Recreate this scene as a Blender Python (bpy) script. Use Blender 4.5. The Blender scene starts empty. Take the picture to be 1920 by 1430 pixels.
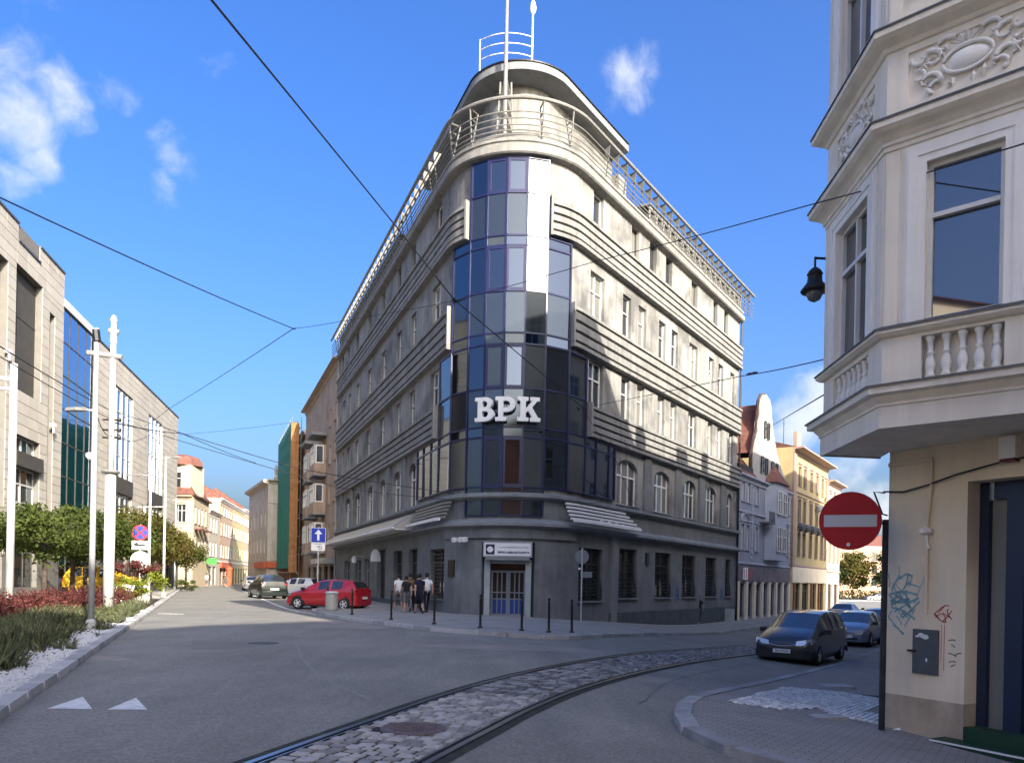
import bpy, bmesh, math, random
import numpy as np
from mathutils import Vector, Matrix, Euler
random.seed(7)
rng = np.random.default_rng(7)
SC = bpy.context.scene
COL = SC.collection
RAD = math.radians

# ------------------------------------------------------------------ camera
FPX, CX, CY, CAMH, ROLL = 1438.0, 960.0, 1087.0, 1.65, RAD(1.15)
cam_d = bpy.data.cameras.new('camera')
cam = bpy.data.objects.new('camera', cam_d)
COL.objects.link(cam)
cam_d.sensor_fit = 'HORIZONTAL'
cam_d.sensor_width = 36.0
cam_d.lens = 36.0 * FPX / 1920.0
cam_d.shift_y = (CY - 715.0) / 1920.0
cam_d.clip_start = 0.1
cam_d.clip_end = 6000.0
# the optical axis is level; roll turns the picture about it
cam.matrix_world = Matrix.Translation((0, 0, CAMH)) @ Matrix.Rotation(RAD(90), 4, 'X') @ Matrix.Rotation(ROLL, 4, 'Z')
SC.camera = cam

# ------------------------------------------------------------------ sun, sky, exposure
SUN_EL = RAD(26)
SUN_H = Vector((0.504, -0.864, 0)).normalized()
SUN_DIR = (SUN_H * math.cos(SUN_EL) + Vector((0, 0, math.sin(SUN_EL)))).normalized()
sun_d = bpy.data.lights.new('sun', 'SUN')
sun_d.energy = 3.4
sun_d.angle = RAD(0.55)
sun_d.color = (1.0, 0.92, 0.8)
sun = bpy.data.objects.new('sun', sun_d)
COL.objects.link(sun)
sun.rotation_mode = 'QUATERNION'
sun.rotation_quaternion = SUN_DIR.to_track_quat('Z', 'Y')
sun.location = SUN_DIR * 200
SC.view_settings.view_transform = 'Standard'
SC.view_settings.look = 'None'
SC.view_settings.exposure = 1.75
SC.view_settings.gamma = 1.0
SC.view_settings.use_curve_mapping = False
SC.cycles.max_bounces = 6
SC.cycles.diffuse_bounces = 4
SC.cycles.glossy_bounces = 4
SC.cycles.transmission_bounces = 4
SC.cycles.transparent_max_bounces = 6
SC.cycles.caustics_reflective = False
SC.cycles.caustics_refractive = False
SC.cycles.sample_clamp_indirect = 6.0
SC.cycles.use_adaptive_sampling = True
SC.cycles.adaptive_threshold = 0.015
SC.cycles.use_denoising = True


def cray(px, py):
    """direction (x/y, z/y) of the line of sight through a point of the picture"""
    dx, dy = px - CX, CY - py
    c, s = math.cos(ROLL), math.sin(ROLL)
    return (dx * c - dy * s) / FPX, (dx * s + dy * c) / FPX


def build_world():
    w = bpy.data.worlds.new('World')
    SC.world = w
    w.use_nodes = True
    nt = w.node_tree
    nt.nodes.clear()
    N = nt.nodes.new
    L = nt.links.new
    out = N('ShaderNodeOutputWorld')
    bg = N('ShaderNodeBackground')
    bg.inputs['Strength'].default_value = 0.15
    sky = N('ShaderNodeTexSky')
    sky.sky_type = 'NISHITA'
    sky.sun_disc = False
    sky.sun_elevation = SUN_EL
    sky.sun_rotation = math.atan2(SUN_H.x, SUN_H.y)
    sky.altitude = 280
    sky.air_density = 1.0
    sky.dust_density = 9.0
    sky.ozone_density = 4.0
    tc = N('ShaderNodeTexCoord')
    nrm = N('ShaderNodeVectorMath'); nrm.operation = 'NORMALIZE'
    L(tc.outputs['Generated'], nrm.inputs[0])
    # cloud shapes: fine noise eats into soft banks of cloud standing in given directions
    warp = N('ShaderNodeTexNoise'); warp.inputs['Scale'].default_value = 9.0; warp.inputs['Detail'].default_value = 4
    L(nrm.outputs[0], warp.inputs['Vector'])
    wsub = N('ShaderNodeVectorMath'); wsub.operation = 'SUBTRACT'; wsub.inputs[1].default_value = (0.5, 0.5, 0.5)
    L(warp.outputs['Color'], wsub.inputs[0])
    wsc = N('ShaderNodeVectorMath'); wsc.operation = 'SCALE'; wsc.inputs['Scale'].default_value = 0.06
    L(wsub.outputs[0], wsc.inputs[0])
    wadd = N('ShaderNodeVectorMath'); wadd.operation = 'ADD'
    L(nrm.outputs[0], wadd.inputs[0]); L(wsc.outputs[0], wadd.inputs[1])
    noi = N('ShaderNodeTexNoise'); noi.inputs['Scale'].default_value = 13.0
    noi.inputs['Detail'].default_value = 9; noi.inputs['Roughness'].default_value = 0.6
    L(wadd.outputs[0], noi.inputs['Vector'])
    banks = [  # direction as seen from the crossroads, angular size, density
        (60, 5, 0.13, 0.55), (150, 40, 0.085, 0.5), (-140, 60, 0.20, 0.55), (15, 215, 0.07, 0.72), (110, 165, 0.07, 0.68), (195, 165, 0.055, 0.6), (150, 210, 0.05, 0.5),
        (60, 290, 0.05, 0.62), (10, 330, 0.05, 0.6), (345, 315, 0.065, 0.62), (320, 345, 0.055, 0.55), (305, 250, 0.035, 0.42), (410, 130, 0.04, 0.42), (355, 175, 0.035, 0.3), (1165, 145, 0.065, 0.74), (1205, 115, 0.05, 0.66), (1150, 175, 0.05, 0.55),
        (1490, 800, 0.07, 0.95), (1560, 770, 0.07, 1.0), (1600, 880, 0.07, 0.85), (1680, 960, 0.11, 1.0), (1480, 860, 0.05, 0.85),
        (2400, 500, 0.3, 0.8), (-900, 300, 0.3, 0.7)]
    prev = None
    for px, py, r, dens in banks:
        a, b = cray(px, py)
        d = Vector((a, 1, b)).normalized()
        ds = N('ShaderNodeVectorMath'); ds.operation = 'DISTANCE'
        L(wadd.outputs[0], ds.inputs[0]); ds.inputs[1].default_value = d
        mr = N('ShaderNodeMapRange'); mr.interpolation_type = 'SMOOTHSTEP'
        mr.inputs['From Min'].default_value = r; mr.inputs['From Max'].default_value = 0.0
        mr.inputs['To Min'].default_value = 0.0; mr.inputs['To Max'].default_value = dens
        L(ds.outputs['Value'], mr.inputs['Value'])
        if prev is None:
            prev = mr.outputs[0]
        else:
            mx = N('ShaderNodeMath'); mx.operation = 'MAXIMUM'
            L(prev, mx.inputs[0]); L(mr.outputs[0], mx.inputs[1]); prev = mx.outputs[0]
    # density = noise pushed up inside the banks, so that edges fray and the middle fills
    pm_ = N('ShaderNodeMath'); pm_.operation = 'MULTIPLY_ADD'; pm_.inputs[1].default_value = 0.52; pm_.inputs[2].default_value = -0.66
    L(prev, pm_.inputs[0])
    ad = N('ShaderNodeMath'); ad.operation = 'ADD'
    L(noi.outputs['Fac'], ad.inputs[0]); L(pm_.outputs[0], ad.inputs[1])
    nm = N('ShaderNodeMapRange'); nm.interpolation_type = 'SMOOTHSTEP'
    nm.inputs['From Min'].default_value = 0.0; nm.inputs['From Max'].default_value = 0.42
    nm.inputs['To Min'].default_value = 0.0; nm.inputs['To Max'].default_value = 0.85
    L(ad.outputs[0], nm.inputs['Value'])
    mul = nm
    hs = N('ShaderNodeHueSaturation'); hs.inputs['Hue'].default_value = 0.513; hs.inputs['Saturation'].default_value = 1.3; hs.inputs['Value'].default_value = 0.8
    L(sky.outputs['Color'], hs.inputs['Color'])
    mix = N('ShaderNodeMixRGB'); mix.inputs['Color2'].default_value = (2.0, 2.1, 2.25, 1)
    L(mul.outputs[0], mix.inputs['Fac']); L(hs.outputs['Color'], mix.inputs['Color1'])
    L(mix.outputs[0], bg.inputs['Color'])
    L(bg.outputs[0], out.inputs['Surface'])


build_world()

# ------------------------------------------------------------------ materials
MATS = {}


def pm(name, col, rough=0.8, var=0.12, scale=2.0, bump=0.0, bscale=40.0, metal=0.0, spec=0.35, streak=0.0, rnd=0.0, stain=None, emit=0.0):
    """procedural surface: base colour broken up by noise, rain streaks, per-object variation and fine relief"""
    if name in MATS:
        return MATS[name]
    m = bpy.data.materials.new(name)
    MATS[name] = m
    m.use_nodes = True
    nt = m.node_tree
    b = nt.nodes['Principled BSDF']
    N = nt.nodes.new; L = nt.links.new
    b.inputs['Roughness'].default_value = rough
    b.inputs['Metallic'].default_value = metal
    b.inputs['Specular IOR Level'].default_value = spec
    if emit:
        b.inputs['Emission Color'].default_value = (*col, 1); b.inputs['Emission Strength'].default_value = emit
    geo = N('ShaderNodeNewGeometry')
    fac = None

    def noise(sc, detail, vec=None):
        t = N('ShaderNodeTexNoise'); t.inputs['Scale'].default_value = sc; t.inputs['Detail'].default_value = detail
        t.inputs['Roughness'].default_value = 0.6
        L(vec or geo.outputs['Position'], t.inputs['Vector'])
        return t.outputs['Fac']

    def add(f, amt):
        nonlocal fac
        mr = N('ShaderNodeMapRange'); mr.inputs['From Min'].default_value = 0.28; mr.inputs['From Max'].default_value = 0.72
        mr.inputs['To Min'].default_value = -amt; mr.inputs['To Max'].default_value = amt
        L(f, mr.inputs['Value'])
        if fac is None:
            fac = mr.outputs[0]
        else:
            a = N('ShaderNodeMath'); a.operation = 'ADD'; L(fac, a.inputs[0]); L(mr.outputs[0], a.inputs[1]); fac = a.outputs[0]
    if var:
        add(noise(scale, 5), var * 1.15)
    if streak:
        mp = N('ShaderNodeMapping'); mp.inputs['Scale'].default_value = (2.6, 2.6, 0.16)
        L(geo.outputs['Position'], mp.inputs['Vector'])
        add(noise(1.6, 4, mp.outputs[0]), streak)
    if rnd:
        oi = N('ShaderNodeObjectInfo'); add(oi.outputs['Random'], rnd * 0.8); add(geo.outputs['Random Per Island'], rnd * 0.8)
    colsock = None
    if fac is not None:
        one = N('ShaderNodeMath'); one.operation = 'ADD'; one.inputs[1].default_value = 1.0; L(fac, one.inputs[0])
        vm = N('ShaderNodeVectorMath'); vm.operation = 'SCALE'; vm.inputs[0].default_value = col
        L(one.outputs[0], vm.inputs['Scale']); colsock = vm.outputs[0]
    if stain:
        scol, ssc, lo, hi = stain
        t = noise(ssc, 5)
        mr = N('ShaderNodeMapRange'); mr.inputs['From Min'].default_value = lo; mr.inputs['From Max'].default_value = hi; L(t, mr.inputs['Value'])
        mx = N('ShaderNodeMixRGB'); mx.inputs['Color2'].default_value = (*scol, 1); L(mr.outputs[0], mx.inputs['Fac'])
        if colsock: L(colsock, mx.inputs['Color1'])
        else: mx.inputs['Color1'].default_value = (*col, 1)
        colsock = mx.outputs[0]
    if colsock: L(colsock, b.inputs['Base Color'])
    else: b.inputs['Base Color'].default_value = (*col, 1)
    if bump:
        bn = N('ShaderNodeBump'); bn.inputs['Strength'].default_value = bump; bn.inputs['Distance'].default_value = 0.02
        L(noise(bscale, 2), bn.inputs['Height']); L(bn.outputs[0], b.inputs['Normal'])
    return m


def glass(name, col, rough=0.03, metal=0.0, spec=0.5, wob=0.0):
    if name in MATS: return MATS[name]
    m = pm(name, col, rough=rough, var=0, metal=metal, spec=spec)
    if wob:
        nt = m.node_tree; b = nt.nodes['Principled BSDF']
        geo = nt.nodes.new('ShaderNodeNewGeometry')
        t = nt.nodes.new('ShaderNodeTexNoise'); t.inputs['Scale'].default_value = 0.8; t.inputs['Detail'].default_value = 1
        bn = nt.nodes.new('ShaderNodeBump'); bn.inputs['Strength'].default_value = wob; bn.inputs['Distance'].default_value = 0.05
        nt.links.new(geo.outputs['Position'], t.inputs['Vector']); nt.links.new(t.outputs['Fac'], bn.inputs['Height']); nt.links.new(bn.outputs[0], b.inputs['Normal'])
    return m


# ------------------------------------------------------------------ mesh helpers
class MB:
    """collects faces; build() links them as one mesh object"""
    def __init__(s):
        s.v = []; s.f = []; s.m = []

    def face(s, pts, m=0):
        k = len(s.v); s.v.extend([tuple(p) for p in pts]); s.f.append(tuple(range(k, k + len(pts)))); s.m.append(m)

    def mesh(s, verts, faces, m=0):
        k = len(s.v); s.v.extend([tuple(p) for p in verts])
        for f in faces: s.f.append(tuple(k + i for i in f)); s.m.append(m)

    def obox(s, o, a, b, c, m=0):
        o, a, b, c = Vector(o), Vector(a), Vector(b), Vector(c)
        p = [o, o + a, o + a + b, o + b, o + c, o + a + c, o + a + b + c, o + b + c]
        s.mesh(p, [(0, 3, 2, 1), (4, 5, 6, 7), (0, 1, 5, 4), (1, 2, 6, 5), (2, 3, 7, 6), (3, 0, 4, 7)], m)

    def box(s, c, size, ang=0.0, m=0):
        ca, sa = math.cos(ang), math.sin(ang)
        a = Vector((ca * size[0], sa * size[0], 0)); b = Vector((-sa * size[1], ca * size[1], 0)); h = Vector((0, 0, size[2]))
        s.obox(Vector(c) - (a + b + h) / 2, a, b, h, m)

    def tube(s, path, r, n=6, m=0, closed=False):
        path = [Vector(p) for p in path]
        rs = r if isinstance(r, (list, tuple)) else [r] * len(path)
        rings = []
        for i, p in enumerate(path):
            t = (path[(i + 1) % len(path)] - path[i - 1]) if closed else (path[min(i + 1, len(path) - 1)] - path[max(i - 1, 0)])
            t.normalize()
            up = Vector((0, 0, 1)) if abs(t.z) < 0.95 else Vector((1, 0, 0))
            a = t.cross(up).normalized(); b = a.cross(t)
            rings.append([p + (a * math.cos(2 * math.pi * k / n) + b * math.sin(2 * math.pi * k / n)) * rs[i] for k in range(n)])
        vs = [p for q in rings for p in q]; fs = []
        cnt = len(rings)
        for i in range(cnt if closed else cnt - 1):
            j = (i + 1) % cnt
            for k in range(n):
                fs.append((i * n + k, i * n + (k + 1) % n, j * n + (k + 1) % n, j * n + k))
        if not closed:
            fs.append(tuple(range(n - 1, -1, -1))); fs.append(tuple((cnt - 1) * n + k for k in range(n)))
        s.mesh(vs, fs, m)

    def lathe(s, prof, c, n=16, m=0, cap=True):
        vs = []; fs = []
        for r, z in prof:
            for k in range(n):
                a = 2 * math.pi * k / n; vs.append((c[0] + r * math.cos(a), c[1] + r * math.sin(a), c[2] + z))
        for i in range(len(prof) - 1):
            for k in range(n): fs.append((i * n + k, i * n + (k + 1) % n, (i + 1) * n + (k + 1) % n, (i + 1) * n + k))
        if cap: fs.append(tuple(range(n - 1, -1, -1))); fs.append(tuple((len(prof) - 1) * n + k for k in range(n)))
        s.mesh(vs, fs, m)

    def sweep(s, path, prof, m=0, cap=True):
        """path: list of (x, y, nx, ny); prof: list of (out, z)"""
        k = len(prof); vs = []
        for x, y, nx, ny in path:
            for o, z in prof: vs.append((x + nx * o, y + ny * o, z))
        fs = []
        for i in range(len(path) - 1):
            for j in range(k - 1): fs.append((i * k + j, i * k + j + 1, (i + 1) * k + j + 1, (i + 1) * k + j))
        if cap:
            fs.append(tuple(range(k))); fs.append(tuple((len(path) - 1) * k + j for j in range(k - 1, -1, -1)))
        s.mesh(vs, fs, m)

    def prism(s, poly, z0, z1, m=0, top=True, bottom=True):
        n = len(poly)
        g0 = z0 if callable(z0) else (lambda x, y: z0)
        g1 = z1 if callable(z1) else (lambda x, y: z1)
        vs = [(x, y, g0(x, y)) for x, y in poly] + [(x, y, g1(x, y)) for x, y in poly]
        fs = [(i, (i + 1) % n, n + (i + 1) % n, n + i) for i in range(n)]
        if top: fs.append(tuple(range(n, 2 * n)))
        if bottom: fs.append(tuple(range(n - 1, -1, -1)))
        s.mesh(vs, fs, m)

    def data(s, name, mats, smooth=False):
        me = bpy.data.meshes.new(name)
        me.from_pydata(s.v, [], s.f)
        mats = mats if isinstance(mats, (list, tuple)) else [mats]
        for q in mats: me.materials.append(q)
        if len(mats) > 1: me.polygons.foreach_set('material_index', s.m)
        if smooth: me.polygons.foreach_set('use_smooth', [True] * len(s.f))
        me.update()
        return me

    def build(s, name, mats, parent=None, smooth=False, local=False):
        return put(name, s.data(name, mats, smooth), parent, local=local)


BASE = {}


def put(name, data, parent=None, loc=None, rotz=0.0, local=False, scale=None):
    o = bpy.data.objects.new(name, data)
    COL.objects.link(o)
    if loc is not None: o.location = loc
    if rotz: o.rotation_euler = (0, 0, rotz)
    if scale is not None: o.scale = scale
    if parent is not None:
        o.parent = parent
        if not local and parent.name in BASE: o.matrix_parent_inverse = BASE[parent.name]
    return o


def thing(name, label, cat, loc=(0, 0, 0), rotz=0.0, group=None):
    o = bpy.data.objects.new(name, None)
    COL.objects.link(o)
    o.empty_display_size = 0.2
    o.location = loc; o.rotation_euler = (0, 0, rotz)
    BASE[o.name] = (Matrix.Translation(loc) @ Matrix.Rotation(rotz, 4, 'Z')).inverted()
    return tag(o, label, cat, group)


def tag(o, label, cat=None, group=None, kind=None):
    if label: o['label'] = label
    if cat: o['category'] = cat
    if group: o['group'] = group
    if kind: o['kind'] = kind
    return o


def struct(o, label=None, kind='structure'):
    o['kind'] = kind
    if label: o['label'] = label
    return o


def nrm2(d):
    l = math.hypot(*d); return (d[0] / l, d[1] / l)


class Fr:
    """a vertical plane: u along it, w out of it, z up"""
    def __init__(s, o, d, out):
        s.o = o; s.d = nrm2(d)
        l = (-s.d[1], s.d[0])
        s.sgn = 1 if l[0] * out[0] + l[1] * out[1] > 0 else -1
        s.n = (l[0] * s.sgn, l[1] * s.sgn)
        s.ang = math.atan2(s.d[1], s.d[0])

    def P(s, u, w, z):
        return (s.o[0] + s.d[0] * u + s.n[0] * w, s.o[1] + s.d[1] * u + s.n[1] * w, z)

    def path(s, u0, u1):
        return [(*s.P(u, 0, 0)[:2], *s.n) for u in (u0, u1)]


def wall(mb, fr, u0, u1, z0, z1, ops, depth=0.2, m=0, mr=None):
    mr = m if mr is None else mr
    us = sorted({u0, u1} | {max(u0, min(u1, c)) for o in ops for c in o[:2]})
    zs = sorted({z0, z1} | {max(z0, min(z1, c)) for o in ops for c in o[2:4]})
    P = fr.P
    for a, b in zip(us, us[1:]):
        for c, d in zip(zs, zs[1:]):
            uc, zc = (a + b) / 2, (c + d) / 2
            if any(o[0] < uc < o[1] and o[2] < zc < o[3] for o in ops): continue
            mb.face([P(a, 0, c), P(b, 0, c), P(b, 0, d), P(a, 0, d)], m)
    for o in ops:
        a, b, c, d = o[:4]
        dp = depth
        mb.face([P(a, 0, c), P(a, -dp, c), P(a, -dp, d), P(a, 0, d)], mr)
        mb.face([P(b, 0, c), P(b, 0, d), P(b, -dp, d), P(b, -dp, c)], mr)
        if c > z0 + .001: mb.face([P(a, 0, c), P(b, 0, c), P(b, -dp, c), P(a, -dp, c)], mr)
        mb.face([P(a, 0, d), P(a, -dp, d), P(b, -dp, d), P(b, 0, d)], mr)
        if len(o) > 4 and o[4]:   # arched head of rise o[4]
            r = o[4]; K = 10
            pts = [(a + (b - a) * (0.5 - 0.5 * math.cos(math.pi * k / K)), d - r + r * math.sin(math.pi * k / K)) for k in range(K + 1)]
            for (ua, za), (ub, zb) in zip(pts, pts[1:]):
                mb.face([P(ua, -0.004, za), P(ub, -0.004, zb), P(ub, -0.004, d), P(ua, -0.004, d)], m)
                mb.face([P(ua, -0.004, za), P(ua, -dp, za), P(ub, -dp, zb), P(ub, -0.004, zb)], mr)


_WC = {}


def window(parent, fr, ua, ub, za, zb, rec=0.2, cols=2, trans=(0.66,), fm=None, gm=None, sill=None, fw=0.06, merge=False, name='window', blind=None):
    """frame, panes and sill set back in an opening"""
    w, h = round(ub - ua, 3), round(zb - za, 3)
    sg = fr.sgn
    key = (w, h, cols, trans, fw, sg, fm.name, gm.name, merge)
    if key not in _WC:
        mb = MB()

        def bar(x0, x1, z0, z1, t=0.07):
            mb.obox((x0, -0.0 if sg > 0 else -t, z0), (x1 - x0, 0, 0), (0, t, 0), (0, 0, z1 - z0))
        bar(0, fw, 0, h); bar(w - fw, w, 0, h); bar(fw, w - fw, 0, fw); bar(fw, w - fw, h - fw, h)
        zs = [fw] + [h * t for t in trans] + [h - fw]
        xs = [fw + (w - 2 * fw) * k / cols for k in range(cols + 1)]
        for z in zs[1:-1]: bar(fw, w - fw, z - fw * 0.5, z + fw * 0.5, 0.085)
        for x in xs[1:-1]: bar(x - fw * 0.45, x + fw * 0.45, fw, h - fw, 0.078)
        me = mb.data('window_frame', fm)
        cells = [(xa, xb, z0, z1) for xa, xb in zip(xs, xs[1:]) for z0, z1 in zip(zs, zs[1:])]
        panes = []
        y = 0.02 * sg
        gm2 = M_curtain if gm is M_glass else gm
        if merge:
            q = MB()
            for xa, xb, z0, z1 in cells: q.face([(xa, y, z0), (xb, y, z0), (xb, y, z1), (xa, y, z1)])
            panes.append((q.data('pane', gm), q.data('pane', gm2), (0, 0, 0)))
        else:
            for xa, xb, z0, z1 in cells:
                a, b = (xb - xa) / 2, (z1 - z0) / 2
                q = MB(); q.face([(-a, 0, -b), (a, 0, -b), (a, 0, b), (-a, 0, b)])
                panes.append((q.data('pane', gm), q.data('pane', gm2), ((xa + xb) / 2, y, (z0 + z1) / 2)))
        _WC[key] = (me, panes)
    me, panes = _WC[key]
    o = put(name, me, parent, loc=fr.P(ua, -rec, za), rotz=fr.ang)
    cur = random.random() < .45
    for pd, pd2, pl in panes:
        c = put('pane', pd2 if cur and (merge or random.random() < .8) else pd, o, loc=pl, local=True)
        if not merge: c.rotation_euler = (random.uniform(-.008, .008), 0, random.uniform(-.008, .008))
    if sill:
        q = MB(); q.obox(fr.P(ua - 0.06, -rec + .07, za - 0.07), Vector(fr.P(1, 0, 0)) * 0 + Vector((fr.d[0] * (w + .12), fr.d[1] * (w + .12), 0)), Vector((fr.n[0] * (rec + .05), fr.n[1] * (rec + .05), 0)), (0, 0, 0.065))
        s = q.build('sill', sill); s.parent = o
        s.matrix_parent_inverse = (Matrix.Translation(fr.P(ua, -rec, za)) @ Matrix.Rotation(fr.ang, 4, 'Z')).inverted()
    return o


_CUBE = {}


def unit_cube(mat):
    if mat.name not in _CUBE:
        mb = MB(); mb.box((0, 0, 0), (1, 1, 1)); _CUBE[mat.name] = mb.data('piece', mat)
    return _CUBE[mat.name]


def bevel_cube(mat, b=0.12):
    k = mat.name + 'bev' + str(b)
    if k not in _CUBE:
        mb = MB(); t = 0.5 - b
        vs = [(-.5, -.5, -.5), (.5, -.5, -.5), (.5, .5, -.5), (-.5, .5, -.5), (-.5, -.5, .2), (.5, -.5, .2), (.5, .5, .2), (-.5, .5, .2), (-t, -t, .5), (t, -t, .5), (t, t, .5), (-t, t, .5)]
        fs = [(0, 1, 5, 4), (1, 2, 6, 5), (2, 3, 7, 6), (3, 0, 4, 7), (4, 5, 9, 8), (5, 6, 10, 9), (6, 7, 11, 10), (7, 4, 8, 11), (8, 9, 10, 11)]
        mb.mesh(vs, fs); _CUBE[k] = mb.data('piece', mat)
    return _CUBE[k]


def text_mesh(body, size, depth, mat, name='lettering', align='CENTER', bold=0.0):
    cu = bpy.data.curves.new(name, 'FONT'); cu.body = body; cu.size = size; cu.extrude = depth; cu.align_x = align; cu.align_y = 'CENTER'; cu.offset = bold
    cu.resolution_u = 3
    ob = bpy.data.objects.new('tmp', cu); COL.objects.link(ob)
    dg = bpy.context.evaluated_depsgraph_get()
    me = bpy.data.meshes.new_from_object(ob.evaluated_get(dg))
    bpy.data.objects.remove(ob); bpy.data.curves.remove(cu)
    me.materials.clear(); me.materials.append(mat)
    return me


def gz(x, y=0.0):
    """the ground falls about a metre towards the street on the right"""
    t = min(1.0, max(0.0, (x + 1) / 13.0))
    return -0.95 * t * t * (3 - 2 * t)
# ------------------------------------------------------------------ palette
M_asph = pm('asphalt', (0.205, 0.197, 0.172), rough=0.86, var=0.16, scale=0.3, bump=0.5, bscale=45, stain=((0.25, 0.24, 0.208), 0.22, 0.55, 0.76))
M_pave = pm('paving', (0.28, 0.27, 0.24), rough=0.85, var=0.16, scale=0.8, bump=0.3, bscale=30)
M_kerb = pm('kerb_granite', (0.34, 0.335, 0.325), rough=0.8, var=0.18, scale=3, bump=0.3, rnd=0.18)
M_kerbd = pm('kerb_concrete', (0.26, 0.26, 0.262), rough=0.85, var=0.2, scale=3, bump=0.3, rnd=0.16)
M_cob = pm('cobble_granite', (0.27, 0.262, 0.25), rough=0.7, var=0.25, scale=5, bump=0.5, bscale=35, rnd=0.38)
M_joint = pm('joint_sand', (0.032, 0.033, 0.028), rough=0.95, var=0.3, scale=4, stain=((0.05, 0.075, 0.022), 2.2, 0.55, 0.7))
M_rail = pm('rail_steel', (0.34, 0.34, 0.35), rough=0.3, var=0.1, metal=1.0)
M_groove = pm('rail_groove', (0.012, 0.012, 0.013), rough=0.9, var=0)
M_wpaint = pm('road_paint', (0.62, 0.62, 0.6), rough=0.7, var=0.22, scale=6, bump=0.2)
M_seam = pm('seam_sealant', (0.21, 0.205, 0.195), rough=0.8, var=0.25, scale=7)
M_plaza = pm('plaza_slabs', (0.42, 0.39, 0.34), rough=0.85, var=0.12, scale=0.7)
M_soil = pm('soil', (0.07, 0.055, 0.035), rough=0.95, var=0.35, scale=3, bump=0.6, bscale=20)
M_mosaic = pm('mosaic_stone', (0.55, 0.55, 0.54), rough=0.75, var=0.3, scale=12, rnd=0.25, bump=0.4)
M_slab = pm('granite_slab', (0.3, 0.3, 0.3), rough=0.8, var=0.15, scale=4, rnd=0.1)
M_iron = pm('cast_iron', (0.15, 0.12, 0.12), rough=0.6, var=0.3, scale=14, metal=0.1, bump=0.6, bscale=50)


def paver_material():
    m = bpy.data.materials.new('small_pavers'); m.use_nodes = True
    nt = m.node_tree; b = nt.nodes['Principled BSDF']; N = nt.nodes.new; L = nt.links.new
    geo = N('ShaderNodeNewGeometry')
    mp = N('ShaderNodeMapping'); mp.inputs['Rotation'].default_value = (0, 0, RAD(33)); L(geo.outputs['Position'], mp.inputs['Vector'])
    br = N('ShaderNodeTexBrick'); br.inputs['Scale'].default_value = 1.0
    br.inputs['Brick Width'].default_value = 0.2; br.inputs['Row Height'].default_value = 0.1; br.inputs['Mortar Size'].default_value = 0.006
    br.inputs['Color1'].default_value = (0.215, 0.2, 0.185, 1); br.inputs['Color2'].default_value = (0.255, 0.24, 0.225, 1); br.inputs['Mortar'].default_value = (0.09, 0.092, 0.09, 1)
    L(mp.outputs[0], br.inputs['Vector'])
    n = N('ShaderNodeTexNoise'); n.inputs['Scale'].default_value = 0.9; n.inputs['Detail'].default_value = 6; L(geo.outputs['Position'], n.inputs['Vector'])
    mr = N('ShaderNodeMapRange'); mr.inputs['To Min'].default_value = 0.72; mr.inputs['To Max'].default_value = 1.3; L(n.outputs['Fac'], mr.inputs['Value'])
    vm = N('ShaderNodeVectorMath'); vm.operation = 'SCALE'; L(br.outputs['Color'], vm.inputs[0]); L(mr.outputs[0], vm.inputs['Scale'])
    L(vm.outputs[0], b.inputs['Base Color'])
    bn = N('ShaderNodeBump'); bn.inputs['Strength'].default_value = 0.5; bn.inputs['Distance'].default_value = 0.01; L(br.outputs['Fac'], bn.inputs['Height']); bn.invert = True
    L(bn.outputs[0], b.inputs['Normal']); b.inputs['Roughness'].default_value = 0.85
    return m


M_pavers = paver_material()


def sheet(name, poly, off, mat, skirt=0.0, parent=None):
    """a level-following sheet over the ground with a skirt at its edge"""
    bm = bmesh.new()
    f = bm.faces.new([bm.verts.new((x, y, 0)) for x, y in poly])
    bmesh.ops.triangulate(bm, faces=[f])
    x0, x1 = min(p[0] for p in poly), max(p[0] for p in poly)
    k = -1.0
    while k <= 12.01:
        if x0 < k < x1:
            bmesh.ops.bisect_plane(bm, geom=bm.verts[:] + bm.edges[:] + bm.faces[:], plane_co=(k, 0, 0), plane_no=(1, 0, 0))
        k += 0.65
    for v in bm.verts: v.co.z = gz(v.co.x) + off
    if skirt:
        be = [e for e in bm.edges if e.is_boundary]
        r = bmesh.ops.extrude_edge_only(bm, edges=be)
        for v in [g for g in r['geom'] if isinstance(g, bmesh.types.BMVert)]: v.co.z -= skirt
    bmesh.ops.recalc_face_normals(bm, faces=bm.faces[:])
    me = bpy.data.meshes.new(name); bm.to_mesh(me); bm.free(); me.materials.append(mat)
    return put(name, me, parent)


def catmull(pts, step):
    pts = [Vector((*p, 0)) for p in pts]
    P = [2 * pts[0] - pts[1]] + pts + [2 * pts[-1] - pts[-2]]
    out = []
    for i in range(1, len(P) - 2):
        n = max(2, int((P[i + 1] - P[i]).length / step))
        for k in range(n):
            t = k / n; a, b, c, d = P[i - 1], P[i], P[i + 1], P[i + 2]
            out.append(0.5 * ((2 * b) + (c - a) * t + (2 * a - 5 * b + 4 * c - d) * t * t + (3 * b - a - 3 * c + d) * t ** 3))
    out.append(pts[-1])
    return [(p.x, p.y) for p in out]


def with_normals(path):
    r = []
    for i, p in enumerate(path):
        a, b = path[max(0, i - 1)], path[min(len(path) - 1, i + 1)]
        d = nrm2((b[0] - a[0], b[1] - a[1])); r.append((p[0], p[1], d[1], -d[0]))   # normal to the right of travel
    return r


def ribbon(mb, npath, w0, w1, dz, m=0):
    for (xa, ya, na, ma), (xb, yb, nb, mb_) in zip(npath, npath[1:]):
        q = []
        for x, y, nx, ny, w in ((xa, ya, na, ma, w0), (xa, ya, na, ma, w1), (xb, yb, nb, mb_, w1), (xb, yb, nb, mb_, w0)):
            X, Y = x + nx * w, y + ny * w; q.append((X, Y, gz(X) + dz))
        mb.face(q, m)


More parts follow.
